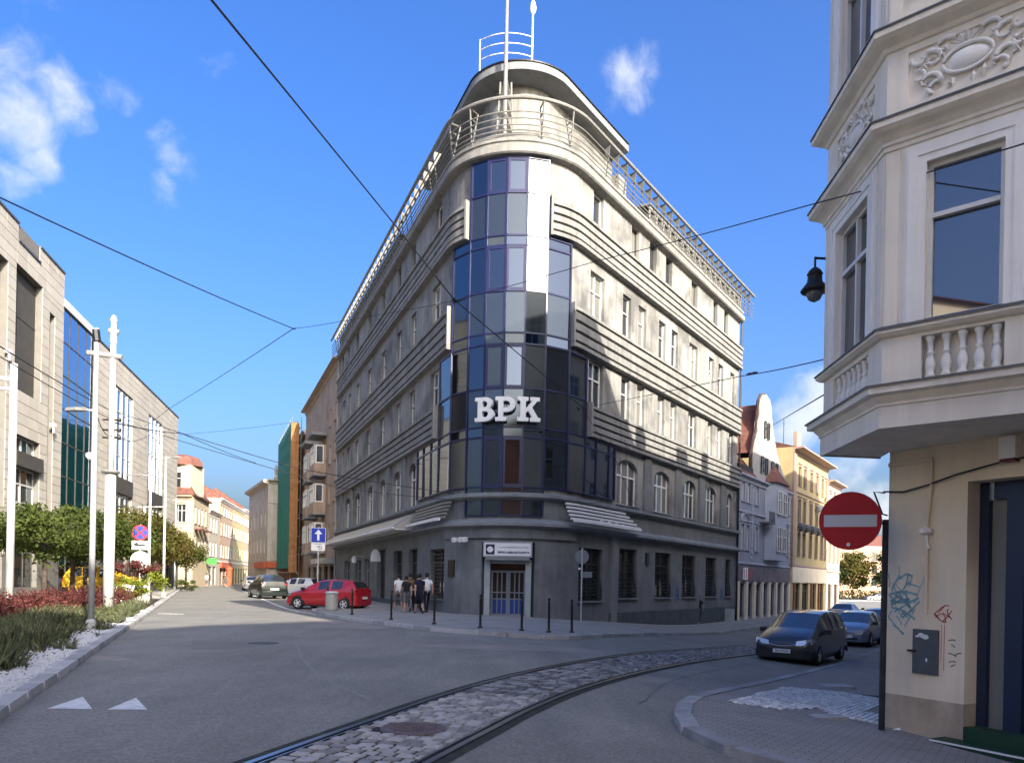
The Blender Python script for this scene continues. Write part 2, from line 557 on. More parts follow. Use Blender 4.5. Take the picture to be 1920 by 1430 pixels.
def resample(path, step):
    out = [path[0]]; acc = 0.0
    for a, b in zip(path, path[1:]):
        L = math.hypot(b[0] - a[0], b[1] - a[1]); d = step - acc
        while d <= L:
            out.append((a[0] + (b[0] - a[0]) * d / L, a[1] + (b[1] - a[1]) * d / L)); d += step
        acc = (acc + L) % step
    return out


# ------------------------------------------------------------------ geometry shared by the place
AP = (-0.754, 29.34)                       # where the two street fronts of the corner building would meet
DL, DR = nrm2((-0.37, 0.929)), nrm2((0.559, 0.829))
FL = Fr(AP, DL, (-0.929, -0.37))           # its front on the left street
FR_ = Fr(AP, DR, (0.829, -0.559))          # its front on the right street


def build_ground():
    xs = [-3000, -600, -150, -60, -30, -10] + [-1 + 0.65 * k for k in range(21)] + [20, 40, 90, 200, 600, 3000]
    ys = [-3000, -400, -60, 0, 40, 90, 160, 400, 1000, 3000]
    mb = MB()
    for a, b in zip(xs, xs[1:]):
        for c, d in zip(ys, ys[1:]):
            mb.face([(a, c, gz(a)), (b, c, gz(b)), (b, d, gz(b)), (a, d, gz(a))])
    struct(mb.build('road', M_asph, smooth=True))

    # pavement in front of the corner building
    outer = [FL.P(150, 2.7, 0)[:2], FL.P(12.5, 2.7, 0)[:2], (-9.3, 36.3), (-7.4, 31.3), (-5.35, 28.1), (-2.6, 24.3), (-1.0, 22.95), (0.3, 22.35), (1.3, 22.6), (2.1, 23.9), (4.4, 28.6), (7.3, 34.3), (14.2, 45.3)]
    outer += [FR_.P(u, 3.3, 0)[:2] for u in (30, 66)]
    inner = [FR_.P(66, -2, 0)[:2], (0.5, 39), FL.P(150, -2, 0)[:2]]
    struct(sheet('pavement', outer + inner, 0.11, M_pave, skirt=0.25), 'grey pavement around the corner building')
    kp = catmull(outer[1:], 0.4)
    kerb_line(kp, 'kerb_stone', M_kerb, 0.2, 0.118, 1.0, 'light kerb along the corner pavement')

    # pavement in front of the bay-window house
    po = [(9.5, -5.0), (5.2, 4.2), (3.15, 7.2), (2.35, 8.2), (2.15, 9.0), (2.3, 10.2), (2.7, 11.5), (3.3, 12.65), (5.45, 16.2), (9.3, 22.7), (15.2, 31.5), (38, 65.3)]
    struct(sheet('pavement', po + [(46, 63), (13, 12), (22, -8)], 0.1, M_pavers, skirt=0.25), 'small grey pavers before the bay-window house')
    kerb_line(catmull(po, 0.3), 'kerb_stone', M_kerbd, 0.24, 0.108, 1.0, 'kerb rounding the corner of the right pavement', bend=True)
    # light mosaic patch and pale slabs let into it
    mosaic = struct(sheet('mosaic_bed', [(3.35, 11.75), (5.45, 15.2), (7.7, 16.0), (6.98, 14.34), (5.84, 12.7), (6.02, 12.5), (5.44, 11.3), (4.9, 11.6), (5.0, 12.35), (4.07, 11.6)], 0.104, M_joint), 'mosaic bed let into the right pavement')
    rest = MB(); n = 0
    poly = [(3.35, 11.75), (5.45, 15.2), (7.7, 16.0), (6.98, 14.34), (5.84, 12.7), (6.02, 12.5), (5.44, 11.3), (4.9, 11.6), (5.0, 12.35), (4.07, 11.6)]

    def inside(x, y):
        c = False
        for (xa, ya), (xb, yb) in zip(poly, poly[1:] + poly[:1]):
            if (ya > y) != (yb > y) and x < (xb - xa) * (y - ya) / (yb - ya) + xa: c = not c
        return c
    cand = []
    ang = RAD(56)
    for i in range(-40, 60):
        for j in range(-40, 60):
            lx, ly = i * 0.085 + random.uniform(-.008, .008), j * 0.085 + random.uniform(-.008, .008)
            x, y = 4.0 + lx * math.cos(ang) - ly * math.sin(ang), 11.5 + lx * math.sin(ang) + ly * math.cos(ang)
            if inside(x, y): cand.append((x, y))
    cand.sort(key=lambda p: p[1])
    me = bevel_cube(M_mosaic)
    for k, (x, y) in enumerate(cand):
        if k < 300: put('mosaic_stone', me, mosaic, loc=(x, y, gz(x) + 0.09), rotz=ang + random.uniform(-.15, .15), scale=(0.074, 0.074, 0.06 + random.uniform(0, .008)))
        else: rest.box((x, y, gz(x) + 0.092), (0.072, 0.072, 0.06), ang)
    if rest.f: struct(rest.build('mosaic_stone', M_mosaic, mosaic), kind='stuff')
    for (x, y, a, sx, sy) in [(6.95, 16.9, 10, 1.15, 0.5), (4.55, 11.35, 8, 0.85, 0.3)]:
        mb = MB(); mb.box((x, y, gz(x) + 0.078), (sx, sy, 0.06), RAD(a)); o = mb.build('paving_slab', M_slab, mosaic)

    # tram track with cobbles between the rails
    up = [(-3.4, 2.5), (-2.75, 5.0), (-2.25, 6.75), (-1.62, 8.75), (-1.02, 10.6), (-0.08, 13.05), (1.75, 17.1), (5.05, 23.7), (10.6, 33.3), (22.0, 51.0), (40, 77.7), (62, 110)]
    tp = with_normals(catmull(up, 0.45))
    track = struct(put('tram_track', None), 'tram track with granite setts curving into the right street')
    BASE[track.name] = Matrix()
    b = MB(); ribbon(b, tp, -0.16, 1.60, 0.004); b.build('track_bed', M_joint, track)
    for off in (0.0, 1.435):
        r = MB(); s = 1 if off == 0 else -1
        ribbon(r, tp, off - 0.035, off + 0.035, 0.016); r.build('rail', M_rail, track)
        g = MB(); ribbon(g, tp, off + s * 0.036, off + s * 0.085, 0.008); g.build('rail_groove', M_groove, track)
        h = MB(); ribbon(h, tp, off + s * 0.086, off + s * 0.108, 0.016); h.build('rail_guard', M_rail, track)
    stones = []
    row = resample([p[:2] for p in tp], 0.155)
    rn = with_normals(row)
    MHC = (-1.04, 8.36)
    for i, (x, y, nx, ny) in enumerate(rn):
        if y < 4.8 or y > 62: continue
        w = 0.125 + (0.0 if i % 2 else -0.05)
        while w < 1.30:
            L = random.uniform(0.13, 0.215)
            if w + L > 1.325: L = 1.325 - w
            if L > 0.06:
                c = w + L / 2; X, Y = x + nx * c + random.uniform(-.006, .006), y + ny * c + random.uniform(-.008, .008)
                if math.hypot(X - MHC[0], Y - MHC[1]) > 0.4: stones.append((X, Y, math.atan2(ny, nx) + random.uniform(-.05, .05), L - 0.018, 0.155 - 0.02 + random.uniform(-.012, .006)))
            w += L
    stones.sort(key=lambda s_: s_[1])
    far = MB(); me = bevel_cube(M_cob, 0.1)
    for k, (X, Y, a, L, W) in enumerate(stones):
        z = gz(X) - 0.03 + random.uniform(-.006, .006)
        if k < 300:
            o = put('cobblestone', me, track, loc=(X, Y, z), rotz=a, scale=(L, W, 0.09)); o.rotation_euler = (random.uniform(-.04, .04), random.uniform(-.04, .04), a)
        else: far.box((X, Y, z), (L + .01, W + .012, 0.09), a)
    struct(far.build('cobblestone', M_cob, track), kind='stuff')
    # manhole cover in the track
    t = thing('manhole_cover', 'round rusty manhole cover set among the cobbles of the tram track', 'manhole cover', (MHC[0], MHC[1], 0.0))
    mb = MB(); mb.lathe([(0.36, -0.05), (0.36, 0.022), (0.33, 0.024), (0.325, 0.014)], (*MHC, 0), 28); mb.build('frame', M_iron, t)
    mb = MB(); mb.lathe([(0.32, -0.02), (0.32, 0.017), (0.30, 0.022), (0.0, 0.022)], (*MHC, 0), 28)
    for i in range(-5, 6):
        for j in range(-5, 6):
            x, y = i * 0.055 + (j % 2) * .027, j * 0.05
            if math.hypot(x, y) < 0.28: mb.box((MHC[0] + x, MHC[1] + y, 0.026), (0.03, 0.022, 0.01), 0.4 if (i + j) % 2 else -0.4)
    mb.build('lid', M_iron, t)
    # a second, flat cover further up the left lane
    t = tag(None or put('manhole_cover', None, loc=(-6.0, 18.6, 0.0)), 'dark flat manhole cover in the shaded asphalt of the left lane', 'manhole cover')
    BASE[t.name] = Matrix.Translation((-6.0, 18.6, 0)).inverted()
    mb = MB(); mb.lathe([(0.36, -0.05), (0.36, 0.006), (0.0, 0.006)], (-6.0, 18.6, 0), 24); mb.build('lid', pm('cover_dark', (0.06, 0.06, 0.063), rough=0.7, var=0.2, scale=9), t)

    # painted markings
    for k, (tri, lb) in enumerate([([(-5.53, 9.18), (-5.0, 9.2), (-5.62, 10.1)], 'white give-way triangle nearest the left kerb'), ([(-4.82, 9.19), (-4.36, 9.24), (-4.92, 10.1)], 'white give-way triangle further from the left kerb')]):
        mb = MB(); mb.face([(x, y, 0.005) for x, y in tri]); struct(mb.build('give_way_marking', M_wpaint), lb)
    lp = with_normals(catmull([(-7.9, 32.6), (-9.2, 34.4), (-10.6, 36.9), (-13.0, 42.5), (-17.4, 53.4), (-24, 69.7), (-31, 87)], 1.0))
    mb = MB(); ribbon(mb, lp, -0.08, 0.08, 0.005); struct(mb.build('edge_line_marking', M_wpaint), 'white edge line along the parking bays')
    sp = with_normals(catmull([(-5.2, 18.6), (-4.1, 15.2), (-2.9, 12.2), (-1.9, 10.4)], 0.4))
    mb = MB(); ribbon(mb, [(x + random.uniform(-.02, .02), y, nx, ny) for x, y, nx, ny in sp], -0.035, 0.03, 0.004); struct(mb.build('road_seam', M_seam), 'pale sealed seam across the asphalt')
    # repaired patches of paler asphalt
    M_patch = pm('asphalt_patch', (0.245, 0.22, 0.192), rough=0.85, var=0.22, scale=1.2, bump=0.3, bscale=50)
    for poly, lb in [([(-2.6, 18.6), (-0.4, 18.0), (2.3, 19.2), (2.6, 20.4), (0.6, 20.1), (-1.4, 19.6)], 'pale asphalt repair before the corner kerb'), ([(-9.8, 13.6), (-8.6, 12.4), (-7.2, 14.6), (-8.4, 15.7)], 'square asphalt repair by the left kerb'), ([(2.6, 13.9), (3.4, 14.9), (3.0, 15.3), (2.2, 14.3)], 'small asphalt repair beside the right kerb'), ([(-4.6, 24.2), (-3.9, 25.0), (-7.6, 30.2), (-8.3, 29.4)], 'long asphalt trench repair along the corner kerb')]:
        struct(sheet('asphalt_repair', poly, 0.004, M_patch), lb)
    tar = pm('tar_joint', (0.10, 0.097, 0.09), rough=.7, var=.25, scale=5); newer = pm('newer_asphalt', (0.183, 0.176, 0.155), rough=.85, var=.14, scale=.9, bump=.5, bscale=45)
    for pts, lb in [([(1.9, 11.2), (3.4, 15.4), (7.2, 22.6), (12, 31)], 'dark lengthwise tar joint in the right lane')]:
        sp = with_normals([(x + random.uniform(-.015, .015), y) for x, y in catmull(pts, 0.5)]); mb = MB(); ribbon(mb, sp, -.014, .014, .0042); struct(mb.build('tar_joint', tar), lb)
    for poly, lb in [([(-7.9, 19.0), (-6.9, 16.6), (-5.4, 17.2), (-6.4, 19.6)], 'darker asphalt square round the flat manhole cover'), ([(4.4, 21.3), (5.6, 23.6), (4.7, 24.1), (3.5, 21.8)], 'dark asphalt cut before the corner pavement')]:
        struct(sheet('asphalt_repair', poly, 0.0032, newer), lb)
    mb = MB()
    for a in range(3): mb.obox((-14.3 + a * .28, 31.0 - a * .1, 0.005), (0.5, 0.18, 0), (-.1, .25, 0), (0, 0, 0.002))
    struct(mb.build('lane_marking', M_wpaint), 'worn white marking in the sunlit left lane')

    # left side: kerb, planting bed, plaza
    kl = [(-2.3, 0.4), (-5.72, 8.4), (-6.95, 11.5), (-9.75, 18.45), (-15.3, 32.4), (-33.6, 77.8), (-41.5, 98)]
    kerb_line(catmull(kl, 0.6), 'kerb_stone', M_kerb, 0.32, 0.12, 1.0, 'broad pale kerb along the left planting bed', side=-1)
    bed = [(-6.2, 8.4), (-7.4, 11.5), (-10.15, 18.5), (-15.7, 32.5), (-21, 45.5), (-23, 46), (-19.5, 36), (-17.2, 30), (-15.6, 20), (-14.2, 8.4)]
    struct(sheet('planting_bed', bed, 0.10, M_soil, skirt=0.2))
    plz = [(-14.2, 8.4), (-15.6, 20), (-17.2, 30), (-19.5, 36), (-23, 46), (-21, 45.5), (-33.9, 77.9), (-42, 98), (-46, 98), (-60, 20), (-40, 8)]
    struct(sheet('plaza', plz, 0.09, M_plaza, skirt=0.2))
    far = [(30, 100), (180, 130), (200, 190), (20, 170)]
    struct(sheet('far_pavement', [(52, 141), (200, 148), (200, 156), (52, 149)], 0.12, M_plaza, skirt=0.2))


def kerb_line(path, name, mat, w, top, step, label, side=1, bend=False):
    par = struct(put('kerb', None), label); BASE[par.name] = Matrix()
    pts = resample(path, step)
    me = bevel_cube(mat, 0.04)
    for k, (a, b) in enumerate(zip(pts, pts[1:])):
        L = math.hypot(b[0] - a[0], b[1] - a[1]); ang = math.atan2(b[1] - a[1], b[0] - a[0])
        mx, my = (a[0] + b[0]) / 2, (a[1] + b[1]) / 2
        mx += math.sin(ang) * -w / 2 * side * 0.0; my += 0
        pitch = math.atan2(gz(b[0]) - gz(a[0]), L)
        o = put(name, me, par, loc=(mx, my, gz(mx) + top - 0.15 + random.uniform(-.004, .004)), scale=(L - 0.012 if not bend else L + .03, w, 0.30))
        o.rotation_euler = (0, -pitch, ang)


def rough_asphalt():
    """speckled aggregate and oil-dark wear on top of the plain asphalt colour"""
    nt = M_asph.node_tree; N = nt.nodes.new; L = nt.links.new; b = nt.nodes['Principled BSDF']
    src = b.inputs['Base Color'].links[0].from_socket; geo = N('ShaderNodeNewGeometry')
    v = N('ShaderNodeTexVoronoi'); v.inputs['Scale'].default_value = 38.0; L(geo.outputs['Position'], v.inputs['Vector'])
    mr = N('ShaderNodeMapRange'); mr.inputs['To Min'].default_value = 0.72; mr.inputs['To Max'].default_value = 1.3; L(v.outputs['Color'], mr.inputs['Value'])
    n = N('ShaderNodeTexNoise'); n.inputs['Scale'].default_value = 1.1; n.inputs['Detail'].default_value = 6; n.inputs['Roughness'].default_value = .7
    mp = N('ShaderNodeMapping'); mp.inputs['Rotation'].default_value = (0, 0, RAD(-22)); mp.inputs['Scale'].default_value = (1.0, .22, 1); L(geo.outputs['Position'], mp.inputs['Vector']); L(mp.outputs[0], n.inputs['Vector'])
    m2 = N('ShaderNodeMapRange'); m2.inputs['From Min'].default_value = .3; m2.inputs['From Max'].default_value = .7; m2.inputs['To Min'].default_value = .84; m2.inputs['To Max'].default_value = 1.12; L(n.outputs['Fac'], m2.inputs['Value'])
    mu = N('ShaderNodeMath'); mu.operation = 'MULTIPLY'; L(mr.outputs[0], mu.inputs[0]); L(m2.outputs[0], mu.inputs[1])
    vm = N('ShaderNodeVectorMath'); vm.operation = 'SCALE'; L(src, vm.inputs[0]); L(mu.outputs[0], vm.inputs['Scale']); L(vm.outputs[0], b.inputs['Base Color'])


rough_asphalt()
build_ground()
# ------------------------------------------------------------------ the corner building
M_wall = pm('cement_render', (0.24, 0.236, 0.22), rough=0.88, var=0.16, scale=0.5, streak=0.3, bump=0.25, bscale=30, stain=((0.115, 0.113, 0.108), 0.55, 0.47, 0.66))
M_mould = pm('cement_moulding', (0.205, 0.202, 0.19), rough=0.88, var=0.18, scale=1.2, streak=0.24, bump=0.2)
M_gwall = pm('ground_render', (0.165, 0.172, 0.172), rough=0.85, var=0.22, scale=0.7, streak=0.14, bump=0.25, stain=((0.235, 0.245, 0.25), 0.8, 0.6, 0.78))
M_gtrim = pm('ground_trim', (0.2, 0.21, 0.215), rough=0.85, var=0.14, scale=1.5, streak=0.1)
M_plinth = pm('plinth', (0.075, 0.088, 0.093), rough=0.85, var=0.25, scale=1.5, stain=((0.2, 0.2, 0.19), 2.5, 0.68, 0.75))
M_cw = glass('mirror_glass', (0.135, 0.155, 0.18), rough=0.035, metal=1.0, wob=0.05)
M_cwb = glass('blind_glass', (0.10, 0.112, 0.112), rough=0.1, metal=0.6, wob=0.05)
M_cws = glass('spandrel_glass', (0.105, 0.12, 0.13), rough=0.06, metal=0.85, wob=0.05)
M_mull = pm('blue_mullion', (0.012, 0.014, 0.06), rough=0.4, var=0.1, spec=0.5)
M_winw = pm('white_window_frame', (0.66, 0.66, 0.63), rough=0.5, var=0.06)
M_wind = pm('dark_window_frame', (0.06, 0.06, 0.062), rough=0.5, var=0.1)
M_curtain = glass('curtained_glass', (0.16, 0.155, 0.14), rough=0.05, spec=0.7)
M_glass = glass('window_glass', (0.028, 0.032, 0.037), rough=0.02, spec=0.8)
M_gdark = glass('shop_glass', (0.02, 0.022, 0.02), rough=0.05, spec=0.6)
M_steel = pm('painted_steel', (0.2, 0.197, 0.183), rough=0.45, var=0.12, scale=3)
M_brk = pm('bracket_steel', (0.11, 0.108, 0.1), rough=0.5, var=0.2, scale=3)
M_zinc = pm('zinc_sheet', (0.33, 0.325, 0.31), rough=0.45, var=0.14, scale=1.5, metal=0.3, rnd=0.05)
M_white = pm('white_paint', (0.74, 0.74, 0.72), rough=0.45, var=0.06)
M_black = pm('black_paint', (0.014, 0.014, 0.016), rough=0.45, var=0.2)
M_roofd = pm('roof_felt', (0.05, 0.05, 0.05), rough=0.9, var=0.2)
M_grey = pm('grey_paint', (0.3, 0.31, 0.32), rough=0.5, var=0.08)
M_blue = pm('sign_blue', (0.012, 0.04, 0.36), rough=0.4, var=0.04)
M_red = pm('sign_red', (0.42, 0.012, 0.02), rough=0.45, var=0.07, scale=4)
M_sgrey = pm('sign_back', (0.36, 0.38, 0.37), rough=0.55, var=0.08)

RC = 3.3
_half = math.acos(DL[0] * DR[0] + DL[1] * DR[1]) / 2
TG = RC / math.tan(_half)
_bis = nrm2((DL[0] + DR[0], DL[1] + DR[1]))
CC = (AP[0] + _bis[0] * RC / math.sin(_half), AP[1] + _bis[1] * RC / math.sin(_half))
A_L = math.degrees(math.atan2(FL.n[1], FL.n[0]))     # about -158
A_R = math.degrees(math.atan2(FR_.n[1], FR_.n[0]))   # about -34
UL, UR = 38.0, 29.1


def bpath(l, r, step=4.0):
    """plan line of the street fronts between two stations; a station is ('u', metres) on a straight front or ('a', degrees) on the curve"""
    p = []
    a0, a1 = A_L, A_R
    if l[0] == 'u': p.append((*FL.P(l[1], 0, 0)[:2], *FL.n))
    elif l[0] == 'r': p.append((*FR_.P(l[1], 0, 0)[:2], *FR_.n)); a0 = None
    else: a0 = l[1]
    if r[0] == 'a': a1 = r[1]
    if r[0] == 'l': a0 = None
    if a0 is not None:
        n = max(1, int(round((a1 - a0) / step)))
        for k in range(n + 1):
            a = RAD(a0 + (a1 - a0) * k / n); p.append((CC[0] + RC * math.cos(a), CC[1] + RC * math.sin(a), math.cos(a), math.sin(a)))
    if r[0] == 'u': p.append((*FR_.P(r[1], 0, 0)[:2], *FR_.n))
    elif r[0] == 'l': p.append((*FL.P(r[1], 0, 0)[:2], *FL.n))
    return p


ALL = (('u', UL), ('u', UR))


def onarc(a, off, z):
    a = RAD(a); return Vector((CC[0] + (RC + off) * math.cos(a), CC[1] + (RC + off) * math.sin(a), z))


def build_corner():
    B = thing('corner_office_building', 'five-storey grey corner block with a rounded mirror-glass bay and ribbed bands', 'building', (CC[0], CC[1], 0))

    # window openings on the straight fronts
    R4 = [(7.5, 8.5), (11.6, 12.5), (13.85, 14.75), (16.0, 16.9), (19.9, 20.9), (23.75, 24.55), (25.85, 26.65)]
    R32 = [(7.35, 8.75, 2), (10.75, 11.7, 1), (12.6, 13.55, 1), (15.25, 16.2, 1), (17.05, 18.0, 1), (19.8, 21.15, 2), (23.15, 24.05, 1), (24.95, 25.9, 1), (27.3, 28.2, 1)]
    R1 = [(10.45, 12.9), (15.0, 17.2), (19.3, 21.3), (23.0, 25.0), (27.2, 28.2)]
    RG = [(10.9, 13.0), (15.35, 17.6), (19.3, 21.5), (23.3, 25.3), (27.1, 28.2)]
    L4 = [(7.95, 9.1), (12.95, 13.85), (16.25, 17.15), (20.55, 21.5), (25.0, 26.0), (29.6, 30.6), (33.5, 34.4), (36.2, 37.1)]
    L32 = [(7.85, 9.4, 2), (12.55, 13.7, 1), (15.85, 17.0, 1), (20.1, 21.4, 1), (24.5, 25.9, 1), (28.95, 30.2, 1), (32.6, 33.7, 1), (35.0, 36.1, 1)]
    L1 = [(11.75, 13.5), (15.2, 17.3), (19.4, 21.0), (23.1, 25.2), (27.7, 29.9), (31.9, 34.0)]
    LG = [(11.3, 13.2), (14.6, 16.8), (23.9, 25.8), (26.9, 29.3), (31.6, 34.0)]

    w = MB()
    ops = [(a, b, 18.1, 19.8) for a, b in R4] + [(a, b, 13.85, 16.05) for a, b, _ in R32] + [(a, b, 9.78, 11.95) for a, b, _ in R32] + [(a, b, 5.55, 7.85, 0.55) for a, b in R1]
    wall(w, FR_, TG, UR, 4.2, 20.0, ops, 0.28)
    ops2 = [(a, b, 18.1, 19.8) for a, b in L4] + [(a, b, 13.85, 15.95) for a, b, _ in L32] + [(a, b, 9.78, 11.75) for a, b, _ in L32] + [(a, b, 5.4, 7.8, 0.55) for a, b in L1]
    wall(w, FL, TG, UL, 4.2, 20.0, ops2, 0.28)
    w.sweep(bpath(('a', A_L), ('a', A_R)), [(0, 4.2), (0, 20.0)], cap=False)
    w.build('wall', M_wall, B, smooth=False)
    g = MB()
    opg = [(a, b, 0.85, 3.35) for a, b in RG] + [(6.75, 9.1, 0.75, 3.2)]
    wall(g, FR_, TG, UR, -1.6, 4.2, opg, 0.35)
    opl = [(6.45, 8.9, .7, 3.05), (11.3, 13.2, 0.55, 3.2), (14.6, 16.8, 0.5, 3.2), (19.0, 21.6, -.1, 3.4), (23.9, 25.8, 0.1, 2.9), (26.9, 29.3, 0.0, 2.9), (31.6, 34.0, 0.1, 2.9)]
    wall(g, FL, TG, UL, -0.6, 4.2, opl, 0.4)
    # rounded ground floor with the entrance cut out
    for a0, a1 in ((A_L, -114), (-73, A_R)): g.sweep(bpath(('a', a0), ('a', a1), 3), [(0, -0.6), (0, 3.45)], cap=False)
    g.sweep(bpath(('a', -114), ('a', -73), 3), [(0, 3.3), (0, 3.45)], cap=False)
    for a in (-114, -73): g.face([onarc(a, 0, -.6), onarc(a, -0.7, -.6), onarc(a, -0.7, 3.3), onarc(a, 0, 3.3)])
    g.sweep(bpath(('a', -114), ('a', -73), 3), [(0, 3.3), (-0.7, 3.3)], cap=False)
    g.sweep(bpath(('a', A_L), ('a', A_R)), [(0.12, 3.45), (0.12, 4.2)], cap=False)
    g.sweep(bpath(('a', A_L), ('a', A_R)), [(0, 3.451), (0.12, 3.449)], cap=False)
    g.build('ground_floor_wall', M_gwall, B)
    p = MB(); p.sweep(bpath(('r', TG + 3.6), ('u', UR)), [(0, -1.6), (0.09, -1.6), (0.09, 0.12), (0, 0.16)])
    p.sweep(bpath(('u', UL), ('l', TG + 4)), [(0, -.6), (0.06, -.6), (0.06, 0.35), (0, 0.38)]); p.build('plinth', M_plinth, B)
    for u in (9.95, ):
        q = MB(); q.obox(FR_.P(u, 0.0, -1.4), (FR_.d[0] * .55, FR_.d[1] * .55, 0), (FR_.n[0] * .14, FR_.n[1] * .14, 0), (0, 0, 5.3)); q.build('pilaster', M_gtrim, B)

    # back and roof
    k = MB()
    pl = [q[:2] for q in bpath(*ALL)]
    back = [FR_.P(UR, -9, 0)[:2], FL.P(UL, -12, 0)[:2]]
    k.prism(pl + back, 20.1, 20.15, bottom=False)
    k.build('roof', M_roofd, B)
    k = MB(); P_, Q_ = FR_.P(UR, 0, 0), FR_.P(UR, -10, 0); k.face([(P_[0], P_[1], -2), (Q_[0], Q_[1], -2), (Q_[0], Q_[1], 20.2), (P_[0], P_[1], 20.2)])
    P_, Q_ = FL.P(UL, 0, 0), FL.P(UL, -12, 0); k.face([(P_[0], P_[1], -1), (Q_[0], Q_[1], -1), (Q_[0], Q_[1], 20.2), (P_[0], P_[1], 20.2)])
    Q2 = FR_.P(UR, -10, 0); k.face([(Q_[0], Q_[1], -1), (Q2[0], Q2[1], -1), (Q2[0], Q2[1], 20.2), (Q_[0], Q_[1], 20.2)]); k.build('party_wall', M_wall, B)

    # windows
    for a, b in R4: window(B, FR_, a, b, 18.1, 19.8, 0.24, 1, (), M_wind if a > 9 else M_winw, M_glass, M_mould)
    for a, b, c in R32:
        for z0, z1 in ((13.85, 16.05), (9.78, 11.95)): window(B, FR_, a, b, z0, z1, 0.24, c, (0.62,), M_winw, M_glass, M_mould)
    for a, b in R1: window(B, FR_, a, b, 5.55, 7.85, 0.24, 3 if b - a > 1.5 else 1, (0.64,), M_winw, M_glass, M_gtrim, fw=0.075)
    for a, b in L4: window(B, FL, a, b, 18.1, 19.8, 0.24, 1, (), M_wind if a > 10 else M_winw, M_glass, M_mould)
    for a, b, c in L32:
        for z0, z1 in ((13.85, 15.95), (9.78, 11.75)): window(B, FL, a, b, z0, z1, 0.24, c, (0.62,), M_winw, M_glass, M_mould)
    for a, b in L1: window(B, FL, a, b, 5.4, 7.8, 0.24, 2, (0.64,), M_winw, M_glass, M_gtrim, fw=0.075)
    for a, b in RG + [(6.75, 9.1)]:
        z0, z1 = (0.85, 3.35) if a > 10 else (0.75, 3.2)
        o = window(B, FR_, a, b, z0, z1, 0.31, 2, (0.7,), M_wind, M_gdark, M_gtrim)
        q = MB()                                   # window grille: flat bars, belly at the bottom
        n = int((b - a) / 0.14)
        for i in range(n + 1):
            u = a + .05 + (b - a - .1) * i / n
            q.tube([FR_.P(u, -.12, z1 - .02), FR_.P(u, -.12, z0 + 1.0), FR_.P(u, .02, z0 + .55), FR_.P(u, .02, z0 + .15), FR_.P(u, -.1, z0 + .02)], 0.011, 4)
        for z, ww in ((z1 - .15, -.12), (z0 + 1.35, -.12), (z0 + 1.0, -.12), (z0 + .8, -.06), (z0 + .62, -.0), (z0 + .45, .02), (z0 + .28, .02), (z0 + .12, -.0)): q.tube([FR_.P(a + .02, ww, z), FR_.P(b - .02, ww, z)], 0.014, 4)
        q.build('window_grille', M_black, B)
    for (a, b, z0, z1) in opl:
        if a == 19.0:
            q = MB(); q.obox(FL.P(a, -.38, -.1), (FL.d[0] * (b - a), FL.d[1] * (b - a), 0), (FL.n[0] * .06, FL.n[1] * .06, 0), (0, 0, 3.5)); dd = q.build('door', M_black, B)
            q = MB(); q.face([FL.P(a + .3, -.31, 1.0), FL.P(a + 1.1, -.31, 1.0), FL.P(a + 1.1, -.31, 2.4), FL.P(a + .3, -.31, 2.4)]); s = q.build('pane', M_gdark, dd); s.matrix_parent_inverse = BASE[B.name]; s.parent = B
        else: window(B, FL, a, b, z0, z1, 0.3, 2, (0.72,), M_grey if a > 20 else M_wind, M_gdark, M_gtrim)

    # horizontal bands: projecting head, three ribs, lower drip edge
    def band(z0, z1, l, r, nm='ribbed_band'):
        prof = [(0, z0 - .02), (0.3, z0), (0.3, z0 + .16)]
        h = (z1 - .22 - z0 - .16) / 3
        z = z0 + .16
        for i in range(3):
            prof += [(0.02, z + .01), (0.02, z + h * .3), (0.26, z + h * .32), (0.26, z + h)]
            z += h
        prof += [(0.05, z1 - .215), (0.05, z1 - .17), (0.34, z1 - .16), (0.34, z1 - .03), (0, z1)]
        o = MB(); o.sweep(bpath(l, r, 3), prof); return o.build(nm, M_mould, B)
    band(16.6, 18.06, ('u', UL), ('a', -131)); band(16.6, 18.06, ('a', -66.5), ('u', UR))
    band(12.05, 13.8, ('u', UL), ('a', -151.5)); band(12.05, 13.8, ('a', -45), ('u', UR))
    band(8.32, 9.74, ('u', UL), ('l', 7.75)); band(8.32, 9.74, ('r', 7.2), ('u', UR))
    # end posts framing the bands beside the glass
    for a, z0, z1 in ((-130.6, 16.55, 18.25), (-66.9, 16.55, 18.25), (-151.1, 12.0, 13.95), (-45.4, 12.0, 13.95)):
        q = MB(); q.sweep(bpath(('a', a - .8), ('a', a + .8), 2), [(0, z0), (0.35, z0), (0.35, z1), (0, z1)]); q.build('band_end', M_mould, B)
    for u, fr, z0, z1 in ((7.55, FL, 8.28, 9.85), (7.05, FR_, 8.28, 9.85)):
        q = MB(); q.obox(fr.P(u, 0, z0), (fr.d[0] * .2, fr.d[1] * .2, 0), (fr.n[0] * .36, fr.n[1] * .36, 0), (0, 0, z1 - z0)); q.build('band_end', M_mould, B)
    # main cornice, first-floor cornices
    o = MB(); o.sweep(bpath(*ALL), [(0, 19.84), (0.3, 19.9), (0.36, 19.96), (0.36, 20.22), (0.24, 20.28), (0.24, 20.4), (0.3, 20.44), (0.3, 20.56), (-.3, 20.6)]); o.build('main_cornice', M_mould, B)
    o = MB(); o.sweep(bpath(*ALL), [(0, 5.08), (0.22, 5.14), (0.34, 5.22), (0.34, 5.36), (0.1, 5.42), (0, 5.44)]); o.build('sill_cornice', M_gtrim, B)
    o = MB(); o.sweep(bpath(*ALL), [(0.02, 4.21), (0.05, 4.22), (0.05, 5.1)], cap=False); o.build('fascia', M_gwall, B)
